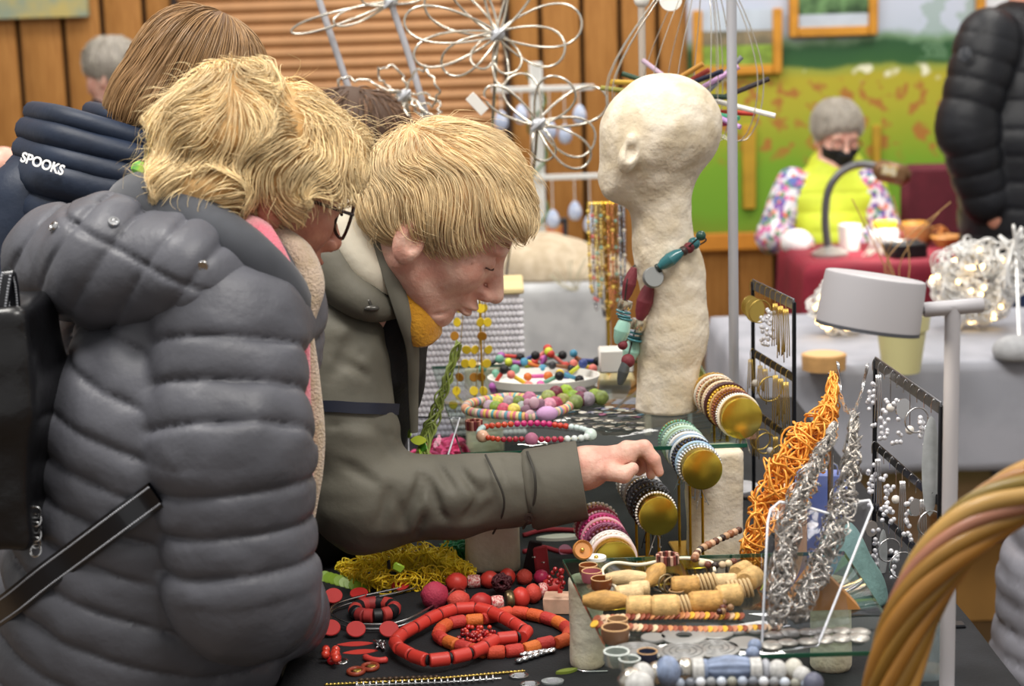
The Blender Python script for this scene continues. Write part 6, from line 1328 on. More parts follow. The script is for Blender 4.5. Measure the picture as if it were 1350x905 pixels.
b = MB(); b.tube(spl(cc7([(232, 525), (270, 540), (310, 545), (350, 540)], T0 + .0045), 14), [.003, .0045] + [.0042] * 10 + [.0045, .003], 8); mk('coral_tube_earring', b, BM('c9403a', .5), label='short curved coral tube earring below the leaf earrings', cat='earring', smooth=True)
for k, (x, y) in enumerate(((190, 600), (262, 577))): b = MB(); th = np.linspace(0, 2 * PI, 20, endpoint=False); c0 = cc7([(x, y)], T0 + .0030)[0]; b.tube(np.stack([c0[0] + .0095 * np.cos(th), c0[1] + .011 * np.sin(th), c0[2] + 0 * th], 1), .0030, 7, closed=True); rg = mk('ring_pendant', b, BM('8c3a26', .35), label=('left', 'right')[k] + ' of two copper-red ring pendants in front', cat='pendant', smooth=True); b = MB(); b.ell(c0 + A(.002, 0, .001), (.006, .006, .0015)); mk('gold_inset', b, M_gch, rg)
se = empty('silver_earring', cc7([(310, 465)], T0)[0], 'small knotted silver earring beside the leaf earrings', 'earring'); b = MB(); 
for k in range(5): b.tube(spl([cc7([(310 + R.uniform(-30, 30), 465 + R.uniform(-28, 28))], T0 + .002 + R.random() * .006)[0] for _ in range(4)], 10), .0014, 5)
mk('wire_knot', b, M_sil, se, smooth=True)
# chains along the front
gch = spl(cc7([(30, 668), (300, 655), (560, 640), (850, 615), (1050, 598)], T0 + .0022), 60); necklace('thin gold chain lying along the front of the black cloth', gch, [('sph', M_gch, .0018, .0024)], closed=False, cord=M_gch, cr=.0010)
gch = spl(cc7([(200, 645), (420, 635), (620, 628)], T0 + .0028), 40); necklace('dark twisted chain beside the thin gold chain', gch, [('sph', BM('4a3a2c', .4, .5), .0026, .0036)], closed=False, cord=BM('6a5636', .4, .5), cr=.001)
slc = spl(cc7([(190, 672), (450, 662), (700, 652), (930, 635)], T0 + .003), 60); sn = necklace('silver leaf chain in front of the red necklaces', slc, [('disc', M_sil, .0052, .0012)], closed=False, cord=M_sil, cr=.0009, gap=.0056)
for k, (x, y, w_) in enumerate(((1020, 625, .0125), (1075, 668, .0125), (1190, 652, .0140))):
    b = MB(); c0 = cc7([(x, y)], T0 + .0015)[0]; b.lathe([(0, .0006), (w_ * .8, .0006), (w_ * .86, .0016), (w_, .0014), (w_, -.001), (0, -.001)], c=c0, M=np.diag([1, .75, 1]), seg=24); pd = mk('oval_pendant', b, M_sil if k < 2 else BM('a9aeb0', .45, .5), label=('silver oval pendant left of the front glass shelf', 'silver oval pendant cut by the bottom edge', 'grey round pendant beside the green one')[k], cat='pendant')
    b = MB()
    for j in range(5): b.tube([c0 + A(-w_ * .5, (j - 2) * .003, .0012), c0 + A(w_ * .5, (j - 2) * .003 + .001, .0012)], .0005, 4)
    mk('engraving', b, BM('6a6a6e', .4, .6), pd)
sq = empty('silver_bracelet', cc7([(1100, 525)], T0)[0], 'silver link bracelet of ovals in front of the coral necklace', 'bracelet')
for k in range(7): b = MB(); b.ell(cc7([(1020 + 28 * k, 545 - 9 * k)], T0 + .005)[0], (.006, .005, .0035), rot(z=20)); mk('link', b, M_sil if k % 2 else BM('8a8c90', .25, .9), sq, smooth=True)
for k in range(6): b = MB(); b.ell(cc7([(1040 + 28 * k, 508 - 3 * k)], T0 + .0065)[0], (.0062, .004, .0018), rot(x=25)); mk('oval_link', b, M_sil, sq, smooth=True)
gp_ = leafp('green_pendant', 'olive green elongated pendant near the front glass corner', 'pendant', cc7([(1262, 608)], T0)[0], .030, .0055, 22, BM('7d8a36', .45), t=.004); b = MB(); P = spl(cc7([(1312, 590), (1345, 600), (1400, 602), (1470, 600)], T0 + .002), 30); b.tube(P, .0012, 5); mk('chain', b, M_sil, gp_)
# -- wire tangle necklaces
def tangle(name, label, path, rad, n, wr, m, loops=9, cat='necklace', amp=1.0, seed=3, flat=1, extra=None, zmin=None):
    r = np.random.RandomState(seed); P, L = resamp(spl(path, 80), 120); T = np.gradient(P, axis=0); T /= np.linalg.norm(T, axis=1)[:, None]; N1 = np.cross(T, A(.1, 1, .2)); N1 /= np.linalg.norm(N1, axis=1)[:, None]; N2 = np.cross(T, N1)
    o = empty(name, P[0] if zmin is None else A(P[0][0], P[0][1], zmin), label, cat); b = MB(); rd = np.broadcast_to(rad, (120,)) if np.ndim(rad) == 0 else np.interp(np.linspace(0, 1, 120), np.linspace(0, 1, len(rad)), rad)
    for k in range(n):
        f1, f2 = r.uniform(.6, 1.3) * loops, r.uniform(.6, 1.3) * loops; u = np.linspace(0, 1, 120); a = rd * r.uniform(.35, 1.05); p1, p2 = r.uniform(0, 6.3, 2)
        q = P + (a * np.sin(2 * PI * f1 * u + p1))[:, None] * N1 + (a * flat * np.sin(2 * PI * f2 * u + p2))[:, None] * N2 + (amp * .4 * rd * np.sin(2 * PI * f2 * 1.7 * u + p1))[:, None] * T
        if zmin is not None: q[:, 2] = np.maximum(q[:, 2], zmin + wr)
        b.tube(q, wr, 5)
    mk('wire_strands', b, m, o, smooth=True, kind='stuff')
    if extra: extra(o)
    return o
M_yw = BM('fbe03a', .35, 0, island=.2); M_gr = BM('4f8a3a', .4, island=.2); M_or = BM('eda345', .3, .2, island=.2); M_sw = BM('a8a5a2', .25, .85, island=.15); M_pw = BM('d84a7c', .6, island=.25); lime = BM('9cc23a', .4, trans=.15)
def leaves(o):
    for k in range(8): b = MB(); b.lathe([(0, .001), (.009, .001), (.010, 0), (.009, -.001), (0, -.001)], c=cc7([(30 + 26 * k, 118 + 7 * k)], T0 + .006)[0], M=frame(A(.2 * math.sin(k), -.7, .8)), seg=16); mk('leaf_disc', b, lime, o)
    b = MB(); b.box(cc7([(405, 72)], T0 + .045)[0], (.016, .004, .012), rot(y=30), b=.003); mk('leaf_chip', b, lime, o); b = MB(); b.box(cc7([(357, 58)], T0 + .043)[0], (.005, .004, .014)); mk('black_bar', b, blk, o)
tangle('necklace', 'yellow wire mesh necklace with lime leaves on the black cloth', cc7([(90, 62), (200, 60), (330, 40), (480, 20), (620, 30), (700, 70), (790, 95)], T0 + .022), [.006, .016, .021, .022, .021, .016, .006], 22, .0011, M_yw, 8, extra=leaves, zmin=T0, seed=4)
tangle('necklace', 'lower strand of yellow and green wire mesh on the black cloth', cc7([(120, 90), (200, 120), (330, 150), (480, 140), (620, 120), (780, 100)], T0 + .014), [.006, .013, .015, .015, .013, .005], 16, .0011, BM('e8c42a', .35, 0, island=.25), 8, zmin=T0, seed=9)
tangle('necklace', 'green wire braid tucked behind the yellow one', tz([(585, 724), (600, 726), (622, 730)], T0 + .016), .014, 16, .0012, BM('2f8a5a', .4), 4, zmin=T0, seed=11)
for k, (x, y, cl) in enumerate(((470, 708, 'd8cf2a'), (492, 712, 'a8a83a'), (455, 704, 'c9d04a'))): leafp('leaf_ornament', ('yellow', 'olive', 'pale green')[k] + ' leaf ornament under the parka elbow', 'ornament', tz([(x, y)], T0 + .001 * k)[0], .045, .012, 10 * k, BM(cl, .35), t=.0016)
# orange necklaces over the slim stand
b = MB()
ob = [W(1098, 492, 2.30), W(1090, 540, 2.27), W(1058, 580, 2.235), W(1028, 625, 2.21), W(1005, 680, 2.20), W(990, 730, 2.19), W(996, 750, 2.19)]
hs = empty('necklace_bust', (W(1075, 700, 2.33)[0], 2.33, TZ), 'pale wooden necklace peg holding the orange wire necklaces', 'display stand'); q0 = W(1098, 495, 2.32); b.tube([A(q0[0], 2.335, TZ), A(q0[0], 2.335, q0[2])], .004, 8); mk('peg', b, M_met, hs); b = MB(); b.box((q0[0], 2.335, TZ + .008), (.07, .05, .016), b=.003); mk('foot', b, mat('peg_foot', 'c9a27c', .6), hs)
tangle('necklace', 'thick orange wire chain necklace, left strand of the pair', ob, [.004, .012, .019, .022, .022, .018, .012], 20, .0015, M_or, 7, seed=5)
tangle('necklace', 'orange wire necklace, right strand beside the silver one', [W(1100, 494, 2.30), W(1096, 545, 2.27), W(1078, 600, 2.24), W(1058, 650, 2.22), W(1030, 690, 2.21)], [.004, .010, .014, .014, .008], 18, .0012, M_or, 7, seed=6)
ye = yb
tangle('necklace', 'silver grey wire mesh necklace hanging on the left of the acrylic easel', [W(1102, 560, ye + .20), W(1072, 620, ye + .14), W(1046, 680, ye + .09), W(1032, 750, ye + .045), W(1026, 822, ye + .01)], [.005, .011, .0145, .0155, .012], 26, .0008, M_sw, 8, seed=7)
tangle('necklace', 'silver grey wire mesh necklace hanging on the right of the acrylic easel', [W(1127, 545, ye + .20), W(1122, 610, ye + .15), W(1106, 680, ye + .10), W(1082, 745, ye + .055), W(1048, 812, ye + .012)], [.005, .011, .0140, .0140, .010], 26, .0008, M_sw, 8, seed=8)
tangle('necklace', 'thin twisted silver chain hanging above the acrylic easel', [W(1105, 478, 2.31), W(1108, 520, 2.28), W(1122, 545, ye + .21), W(1135, 520, 2.27), W(1145, 480, 2.3)], .0025, 5, .0009, M_sil, 8, seed=12)
# pink yarn braid and green strand on the rear easel
tangle('necklace', 'pink yarn braid lying behind the parka elbow', tz([(548, 612), (572, 600), (590, 590), (606, 600)], T0 + .02), .022, 26, .0022, M_pw, 4, zmin=T0, seed=13)
gs = [W(605, 452, 2.66), W(590, 500, 2.64), W(572, 550, 2.60), (W(556, 600, 2.56)), W(548, 640, 2.53)]
tangle('necklace', 'green and grey bead strand hanging on the rear acrylic easel', gs, [.006, .008, .010, .013, .012], 14, .0016, BM('8a9a4a', .4, island=.3), 3, seed=14)
for k in range(7): leafp('glass_leaf', ORD[k] + ' lime leaf from the top of the green strand by the parka arm', 'ornament', W(545 + 9 * R.uniform(-1, 1) + 10 * math.sin(k), 572 + 9 * k, 2.525), .026, .007, R.uniform(0, 360), BM(['9fc53a', 'c9d84a', '5a9a3a'][k % 3], .4), t=.0016, tilt=70, group='lime leaves by the parka arm')
# yellow sequin garland
sg = empty('sequin_garland', W(620, 545, 2.95), 'yellow sequin and brown bead garland hanging before the woven box', 'garland'); m_y = BM('dcc02e', .35, trans=.1); m_y2 = BM('9a6a1e', .4)
for j, (x0, x1) in enumerate(((636, 625), (612, 600), (640, 636))):
    b = MB(); b.tube([W(x0, 395, 2.95), W((x0 + x1) / 2, 470, 2.95), W(x1, 545, 2.95)], .0007, 4); mk('thread', b, M_gch, sg)
    for k in range(8):
        t = (k + .5) / 8; x, y = x0 + (x1 - x0) * t + R.uniform(-4, 4), 398 + 145 * t; b = MB(); b.lathe([(0, .0008), (.0075, .0008), (.0082, 0), (.0075, -.0008), (0, -.0008)], c=W(x + R.uniform(-7, 7), y, 2.95 + R.uniform(-.01, .01)), M=frame(A(R.uniform(-.7, .7), -1, R.uniform(-.3, .3))), seg=14); mk('sequin', b, m_y2 if k % 3 == 2 else m_y, sg)
b = MB(); tpz = W(632, 392, 2.95); b.tube([A(tpz[0], 2.955, SH2), A(tpz[0], 2.955, tpz[2])], .0018, 6); b.tube([W(608, 393, 2.955), W(644, 393, 2.955)], .0018, 6); mk('hanger', b, M_gold2, sg)
# -- bead shelf
S2 = SH2 + .0005
cs = ['e8a0a4', 'b8283a', 'c9462c', '6ab4c4', 'e4ece8', 'cfe0e4', 'c03a2a', 'c02a70', 'e8b89a', 'd8e4e0', '9a5a7a']
small = lambda c, n, r_: [('sph', BM(c, .25, coat=.4), r_, None)] * n
seq = small('e8b89a', 1, .0100) + small('c9462c', 3, .0045) + small('a8243a', 4, .0045) + [('nub', BM('b06a86', .5), .0105, None)] + small('b02a48', 4, .0048) + small('dfeae6', 4, .0052) + small('d6e8e0', 1, .0100) + small('cfe0de', 6, .0050) + small('c03a2a', 3, .0050) + small('c02a70', 6, .0052) + small('c8462c', 5, .005) + small('bcd8d8', 5, .0052) + small('6ab8c8', 1, .0098) + small('d8e4e4', 3, .0050) + small('c9502c', 4, .0048) + [('nub', BM('b84a30', .5), .0105, None)] + small('c9502c', 4, .0048) + small('c02a60', 4, .0050) + small('e898a0', 1, .0104) + small('b8284a', 4, .005) + small('7aa0b4', 1, .0080)
necklace('string of small pink, red and pale blue beads at the bead shelf front', spl(cc4([(215, 672), (330, 700), (480, 700), (620, 702), (760, 700), (900, 690), (950, 662), (880, 628), (760, 612), (620, 596), (480, 598), (360, 606), (240, 622)], S2 + .006), 120, True), seq, cord=M_gch)
bigc = ['6a2838', '8fae2e', '7d9c34', '8a8a4a', '8f9a5a', '7a5a6a', '9a8f9a', '6a2a44', '88a03a', '7a8a48', 'c98aa0', '9a3a56', '7a8a50', 'b06a8a', '6f7f3a', 'a9909a', 'c8c05a', 'b09aa8', '7f9a3c', 'c0526a', 'd8c860', '9aa0a0']
bigp = [(720, 380), (785, 372), (830, 408), (765, 432), (668, 408), (880, 385), (930, 420), (885, 420), (975, 400), (1020, 412), (675, 460), (715, 452), (850, 440), (545, 420), (470, 440), (405, 440), (335, 440), (280, 470), (318, 475), (372, 490), (440, 492), (500, 478)]
bn = empty('necklace', cc4([(700, 420)], S2)[0], 'chunky olive, maroon and lilac round bead necklace on the bead shelf', 'necklace')
for k, (x, y) in enumerate(bigp): r_ = .0125 if x > 540 else .0110; bead(bn, 'nub' if k % 2 else 'sph', BM(bigc[k], .45, var=.2, vs=2), cc4([(x, y + 14)], S2 + r_)[0], r_)
rope = [('disc', BM(c, .7), .0075, .0024) for c in ('d08a9a', 'd8b45a', 'c86a7a', 'e0c890', '5aa0a8', 'd8a86a', 'c97a8a', 'b0b08a', 'e0b8a8', '6a9aa8')]
necklace('yarn-wrapped rope necklace in pink, yellow and teal on the bead shelf', spl(cc4([(120, 500), (180, 525), (300, 535), (420, 545), (560, 548), (720, 520), (810, 480), (760, 455), (600, 440), (420, 420), (260, 440), (150, 465)], S2 + .0075), 100, True), rope, cord=M_gch)
ff = empty('fabric_flower', cc4([(590, 520)], S2)[0], 'lilac fabric flower brooch on the yarn necklace', 'flower ornament')
for k in range(8): b = MB(); a = k * 2 * PI / 8; b.ell(cc4([(575, 500)], S2 + .018)[0] + A(.012 * math.cos(a), -.004 * (k % 3), .012 * math.sin(a)), (.010, .004, .008), rot(y=-math.degrees(a))); mk('petal', b, BM(['b08a9a', '8a6a7a', 'c9a8b4'][k % 3], .7), ff, smooth=True)
b = MB(); b.ell(cc4([(660, 530)], S2 + .012)[0], (.018, .012, .012)); mk('ruffle', b, BM('c49ac4', .7), ff, smooth=True)
bxm = BM('8a4a3a', .4, island=.4); bb = empty('bracelet', cc4([(175, 590)], S2)[0], 'small copper and pink beaded bracelet at the left of the bead shelf', 'bracelet'); 
for k in range(18): a = 2 * PI * k / 18; bead(bb, 'cyl', [bxm, BM('c98a7a', .4), BM('7a2a34', .4)][k % 3], cc4([(175, 605)], S2 + .008)[0] + A(.0115 * math.cos(a), .0115 * math.sin(a), 0), .0024, .0075)
# flat leaf garlands on the right half of the bead shelf
lc = ['5a5f8a', '8a8c96', 'a8a49a', '7a3a5a', '3a5a6a', '9a9a8a', '4a4c6a', 'c0bcb0', '6a6a72']
for g_, (y0, lab, sh_) in enumerate(((478, 'lilac and teal', 0), (515, 'blue and beige', 3), (560, 'pewter', 1), (600, 'dark silver', 6))):
    o = empty('leaf_garland', cc4([(1000, y0)], S2)[0], lab + ' flat leaf garland on the right of the bead shelf', 'garland')
    for k in range(20):
        x = 800 + 25 * k + R.uniform(-6, 6); y = y0 + (k * 1.6) + R.uniform(-10, 10)
        if g_ == 0 and x < 990: continue
        b = MB(); b.ell(cc4([(x, y)], S2 + .0025 + .0012 * (k % 3))[0], (.0085, .0045, .0011), rot(x=R.uniform(-18, 18), z=R.uniform(-40, 40)), 10, 5); mk('leaf', b, BM(lc[(k + sh_) % 9] if g_ < 2 else ['9a9a92', '55565a', '7c7a70', 'b4b0a4'][k % 4], .3, .0 if g_ < 2 else .6), o, smooth=True)
# white tray with colourful wooden figures behind
tr = Z(725, 535, TZ); ty = 3.27; zt3 = SH2 + .004
ty0 = cc4([(640, 345)], S2)[0]
b = MB(); b.lathe([(0, 0), (.095, 0), (.10, .014), (.097, .014), (.092, .003), (0, .003)], c=ty0 + A(0, .02, 0), M=np.diag([1.0, .75, 1]), seg=32); mk('white_tray', b, M_wc, label='white oval tray of wooden brooches behind the beads', cat='tray')
figc = ['c03a30', '2a2a30', 'e0c030', '3a4a8a', 'd07030', 'a85aa8', '6aa08a', 'e07a70', '8a5a3a', '4a90b0', 'c8d040', 'd060a0']
figp = [(340, 310), (385, 265), (480, 325), (525, 185), (570, 225), (640, 190), (680, 325), (735, 190), (760, 235), (810, 300), (845, 255), (600, 300), (420, 165), (290, 215), (900, 230), (930, 195), (870, 200), (470, 210), (700, 170), (620, 155)]
for k, (x, y) in enumerate(figp):
    p = cc4([(x, y + 20)], zt3 + .004)[0]; p[1] = min(p[1], 3.2); c1, c2_ = BM(figc[k % 12], .4), BM(figc[(k + 5) % 12], .4); o = empty('wooden_brooch', p, 'small painted wooden brooch in %s and %s, %s from the left on the tray' % (['red', 'black', 'yellow', 'blue', 'orange', 'violet', 'sage', 'coral', 'brown', 'sky blue', 'lime', 'pink'][k % 12], ['violet', 'sage', 'coral', 'brown', 'sky blue', 'lime', 'pink', 'red', 'black', 'yellow', 'blue', 'orange'][k % 12], ['first', 'second', 'third', 'fourth', 'fifth', 'sixth', 'seventh', 'eighth', 'ninth', 'tenth', 'eleventh', 'twelfth', 'thirteenth', 'fourteenth', 'fifteenth', 'sixteenth', 'seventeenth', 'eighteenth', 'nineteenth', 'twentieth'][sorted(range(20), key=lambda i: figp[i][0]).index(k)]), 'brooch', 'wooden brooches on the tray')
    a = R.uniform(-60, 60); b = MB(); b.box(p + A(0, 0, .010), (.034, .006, .007), rot(y=a), b=.002); mk('bar', b, c1, o); bead(o, 'sph', blk if k % 3 == 0 else c2_, p + rot(y=a) @ A(.018, -.003, 0) + A(0, 0, .010), .0085); bead(o, 'sph', c2_, p + rot(y=a) @ A(-.018, -.003, 0) + A(0, 0, .010), .0075)
b = MB(); pw = Z(812, 548, TZ); wz = W(812, 500, 3.12); b.box((wz[0], 3.12, SH2 + .022), (.062, .05, .042), b=.003); mk('white_plinth', b, M_wc, label='small white plinth beside the plaster head', cat='plinth')
# -- front glass shelf
S3 = SH3 + .0005
wd1, wd2, wd3 = BM('c8a46a', .65, var=.16, vs=2, bump=.0008, bs=6), BM('b48a4c', .65, var=.2, vs=2, bump=.0008, bs=6), BM('d0b486', .65, var=.14, vs=2, bump=.0008, bs=6)
wn = empty('necklace', cc8([(500, 200)], S3)[0], 'chunky natural wooden bead necklace on the front glass shelf', 'necklace')
wl = [('bar', wd2, 185, 200, .0125, .026, (1, -.1, 0)), ('worn', wd3, 285, 172, .0110, .016, (1, .2, 0)), ('worn', wd1, 332, 225, .0125, .0155, (1, 0, 0)), ('worn', wd1, 440, 225, .0135, .0160, (1, 0, 0)), ('worn', wd2, 610, 208, .0135, .019, (1, .05, 0)), ('worn', wd1, 710, 178, .0130, .015, (1, .2, 0)), ('worn', wd1, 800, 108, .0135, .0150, (.6, 1, 0)), ('bar', wd2, 395, 92, .0120, .0200, (.7, 1, .4)), ('worn', wd2, 525, 138, .0120, .0165, (1, 0, 0)), ('worn', wd3, 695, 122, .0105, .0140, (1, 0, 0)), ('worn', wd1, 765, 78, .0120, .0130, (.8, 1, 0)), ('bar', wd3, 285, 105, .0105, .028, (1, -.15, 0)), ('worn', wd3, 330, 150, .0095, .012, (1, .1, 0))]
for s_, m_, x, y, r_, h_, ax in wl: bead(wn, s_, m_, cc8([(x, y)], S3 + r_)[0], r_, h_, ax)
for (x, y, n) in ((530, 222, 5), (620, 130, 6), (765, 155, 6)):
    for k in range(n): bead(wn, 'disc', wd3, cc8([(x + 17 * (k - n / 2), y - 2 * k)], S3 + .012)[0], .0120, .0017, (1, .1, .25))
b = MB(); b.tube(spl(cc8([(240, 150), (190, 110), (175, 70), (225, 40), (330, 48), (430, 30), (520, 20), (590, 28), (640, 40), (650, 75)], S3 + .003), 60), .0022, 7); mk('cord', b, BM('e6dcc4', .7), wn, smooth=True)
chips = ['8a4a34', 'c98a5a', 'e0c4a0', 'd8a83a', '7a3a2a', 'c9a88a', 'b87a5a', '9a5a44']
ck = empty('necklace', cc8([(500, 290)], S3)[0], 'necklace of overlapping brown and yellow wooden chips in front of the wooden beads', 'necklace')
cdm = [BM(c, .5) for c in chips]
for row, (x0, x1, y0, y1) in enumerate(((150, 760, 278, 268), (140, 920, 300, 312))):
    n = 30 if row == 0 else 38
    for k in range(n):
        t = k / (n - 1); bead(ck, 'disc', cdm[(k * 5 + row * 3 + k // 4) % 8], cc8([(x0 + (x1 - x0) * t, y0 + (y1 - y0) * t + (18 * math.sin(3.1 * t) if row else -8 * math.sin(3.1 * t)))], S3 + .0045)[0], .0066, .0011, (-.75, -.25, 1), name='chip', flat=.8)
gd = [(320, 425, .029), (515, 428, .027), (520, 362, .0265), (655, 412, .0265), (650, 345, .0215), (390, 370, .014), (780, 388, .019), (745, 332, .013), (830, 332, .013)]
gm = BM('8a8a88', .45, .4, bump=.0012, bs=5)
gn = empty('necklace', cc8([(520, 400)], S3)[0], 'necklace of large flat grey patterned discs on the front glass shelf', 'necklace')
for k, (x, y, r_) in enumerate(gd):
    b = MB(); c0 = cc8([(x, y)], S3)[0]; hole = .35 * r_ if k == 2 else 0
    b.lathe([(hole, .0035), (r_ * .95, .0035), (r_, .0025), (r_, .0005), (r_ * .95, 0), (hole, 0)] + ([(hole, .0035)] if hole else []), c=c0 + A(0, 0, .0006 * (k % 3)), seg=30); dk = mk('disc', b, gm, gn)
    if k in (0, 1, 3):
        b = MB()
        for q in (.3, .55, .8): th = np.linspace(0, 2 * PI, 24, endpoint=False); b.tube(np.stack([c0[0] + r_ * q * np.cos(th), c0[1] + r_ * q * np.sin(th), c0[2] + .0038 + .0006 * (k % 3) + 0 * th], 1), .0006, 4, closed=True)
        mk('spiral_relief', b, BM('7e7e7e', .4, .5), dk)
sd = empty('necklace', cc8([(1100, 350)], S3)[0], 'necklace of small pearly silver discs under the acrylic easel', 'necklace')
for (x, y) in ((900, 348), (970, 338), (1045, 335), (1110, 330), (1190, 330), (1265, 335), (1260, 358), (1185, 360), (1112, 364), (1045, 374), (960, 378), (890, 390)): b = MB(); b.ell(cc8([(x, y)], S3 + .004)[0], (.0125, .0125, .0036), rot(x=R.uniform(-6, 6))); mk('disc', b, BM('9c9a95', .35, .5), sd, smooth=True)
# blue grey bead necklace
bgm, bgw, bgs, bgd = BM('76849f', .5, var=.2, vs=2), BM('b2b2b0', .35, var=.15, vs=2), BM('c9c4ba', .15, .9, bump=.0012, bs=3), BM('55586a', .5)
gb = empty('necklace', cc8([(700, 500)], S3)[0], 'large blue-grey, white and silver bead necklace at the bottom edge', 'necklace')
for s_, m_, x, y, r_, h_, ax in (('nub', bgs, 300, 545, .0150, None, (1, 0, 0)), ('sph', bgw, 345, 520, .0145, .012, (1, .3, 0)), ('nub', bgs, 405, 508, .0125, .011, (1, .2, 0)), ('sph', bgm, 452, 500, .0165, .0130, (1, .1, 0)), ('nub', bgs, 525, 492, .0125, .012, (1, 0, 0)), ('cyl', bgw, 578, 496, .0130, .006, (1, 0, 0)), ('cyl', bgm, 602, 496, .0118, .004, (1, 0, 0)), ('rib', bgm, 713, 488, .0135, .0285, (1, 0, 0)), ('cyl', bgw, 822, 492, .0125, .0062, (1, 0, 0)), ('sph', BM('9a9da5', .4), 866, 494, .0118, .006, (1, 0, 0)), ('sph', bgw, 915, 498, .0118, .0105, (1, 0, 0)), ('sph', BM('bab8ae', .4, var=.1, vs=2), 985, 492, .0118, .010, (1, 0, 0)), ('sph', bgw, 1020, 520, .0105, .0095, (1, -.4, 0)), ('sph', bgd, 1068, 552, .0118, .0105, (1, -.4, 0)), ('sph', bgm, 820, 392, .0078, None, (1, 0, 0)), ('sph', bgm, 810, 424, .0078, None, (1, 0, 0)), ('sph', bgw, 330, 560, .0150, None, (1, 0, 0))): bead(gb, s_, m_, cc8([(x, y)], S3 + r_)[0], r_, h_, ax)
b = MB(); b.tube(spl(cc8([(300, 545), (400, 505), (525, 492), (713, 488), (866, 494), (985, 492), (1068, 552)], S3 + .012), 40), .0014, 6); mk('cord', b, bgd, gb)
necklace('string of small speckled grey beads in front of the blue-grey barrel bead', spl(cc8([(480, 552), (560, 548), (640, 545), (760, 543), (900, 545), (1010, 552), (1060, 556)], S3 + .0055), 60), [('sph', BM(c, .3), .0054, None) for c in ('9aa4b4', '6a6f78', 'c9cdd4', '83868a', 'b8c0cc', '8a8a80')], closed=False, cord=bgd)
# small rings and cups at the left of the shelf
cup = [(.0105, 0), (.0118, .004), (.0118, .012), (.0105, .012), (.0098, .004), (.0098, 0), (.0105, 0)]
for k, (x, y, cl, s_, lab) in enumerate(((115, 88, '8a4a2a', 1.0, 'brown wooden ring behind the pink sequined one'), (130, 118, 'b0606a', 1.1, 'pink sequined ring at the left of the front shelf'), (170, 150, '7a4222', 1.1, 'dark brown wooden ring beside the wooden beads'), (230, 372, '7a5a44', 1.35, 'brown horn ring in front of the wooden chips'), (240, 320, '9a7a5a', 1.0, 'brown agate ring behind the horn ring'), (365, 458, '2e3448', .95, 'dark blue ring beside the big grey discs'), (235, 470, 'b4c0ba', 1.2, 'clear glass ring at the front left of the shelf'), (290, 492, 'a9b4b0', 1.0, 'clear glass ring right of the other clear ring'), (490, 188, '6a5a44', .8, 'small dark ring lying between the wooden beads'))):
    rm = BM(cl, .25, trans=.7 if 'clear' in lab else 0, island=0); b = MB(); b.lathe(np.array(cup) * s_, c=cc8([(x, y)], S3)[0], seg=28); rg = mk('finger_ring', b, rm, label=lab, cat='ring')
    b = MB(); c0 = cc8([(x, y)], S3)[0]; th = np.linspace(0, 2 * PI, 24, endpoint=False); b.tube(np.stack([c0[0] + .0111 * s_ * np.cos(th), c0[1] + .0111 * s_ * np.sin(th), c0[2] + .012 * s_ + 0 * th], 1), .0008 * s_, 5, closed=True); mk('rim', b, BM('c9a070' if 'clear' not in lab else 'dfe6e2', .4), rg, smooth=True)
for k, (x, y) in enumerate(((445, 128), (468, 140))): b = MB(); th = np.linspace(0, 2 * PI, 24, endpoint=False); c0 = cc8([(x, y)], S3 + .0115)[0]; Mx = frame((.5, -1, .3)); b.tube(c0 + (np.cos(th)[:, None] * Mx[:, 0] + np.sin(th)[:, None] * Mx[:, 1]) * .0105, .0014, 6, closed=True); mk('finger_ring', b, BM('7a6a4c', .3, .7), label=('left', 'right')[k] + ' of two thin bronze rings leaning on the wooden beads', cat='ring', smooth=True)
# orange cups at the shelf corner
for k, (x, y, cl, lab) in enumerate(((768, 742, 'c98a4a', 'round orange wooden ear plug at the rear corner of the front shelf'), (786, 738, 'eceae6', 'flat white button beside the orange ear plug'))):
    c0 = Z(x, y, S3); b = MB(); b.lathe([(0, .002), (.010, .002), (.012, .006 if k == 0 else .003), (.013, .004), (.013, 0), (0, 0)], c=c0 + A(0, 0, .016 if k == 0 else 0), M=frame((.3, -1, .6)) if k == 0 else None, seg=22); o_ = mk('ear_plug' if k == 0 else 'button', b, BM(cl, .5), label=lab, cat='ear plug' if k == 0 else 'button')
    b = MB(); b.ell(c0 + A(0, -.004 if k == 0 else 0, .018 if k == 0 else .003), .003); mk('stud', b, M_gch, o_)
# brown bead string and berry brooch
necklace('string of brown, black and cream wooden beads under the orange necklace', spl(tz([(915, 738), (922, 726), (940, 716), (960, 706), (978, 698)], S3 + .0055), 40), [('sph', BM(c, .4), r_, None) for c, r_ in (('8a5a3c', .0056), ('c9a080', .0050), ('5a3626', .0050), ('e0ccb0', .0040), ('2e201a', .0048), ('b08a68', .0052))], closed=False, cord=BM('5a4030', .6))
necklace('string of cream and black beads along the rear edge of the front shelf', spl(tz([(922, 742), (940, 746), (958, 744), (976, 738)], S3 + .005), 40), [('sph', BM(c, .4), .0048, None) for c in ('d8c4a0', '6a3a2a', '2a1e1a', 'c8b090')], closed=False, cord=BM('5a4030', .6))
bb2 = empty('berry_brooch', cc8([(695, 225)], S3)[0], 'dark brown berry brooch in front of the wooden necklace', 'brooch')
for k in range(14): bead(bb2, 'sph', [BM('3a1c18', .25), BM('8a6a4a', .4), BM('5a2a22', .3)][k % 3], cc8([(695 + 28 * R.uniform(-1, 1), 225 + 26 * R.uniform(-1, 1))], S3 + .004 + .010 * R.random())[0], .0040)
rb = empty('bracelet', tz([(878, 735)], S3)[0], 'speckled brown bead bracelet at the rear edge of the front shelf', 'bracelet')
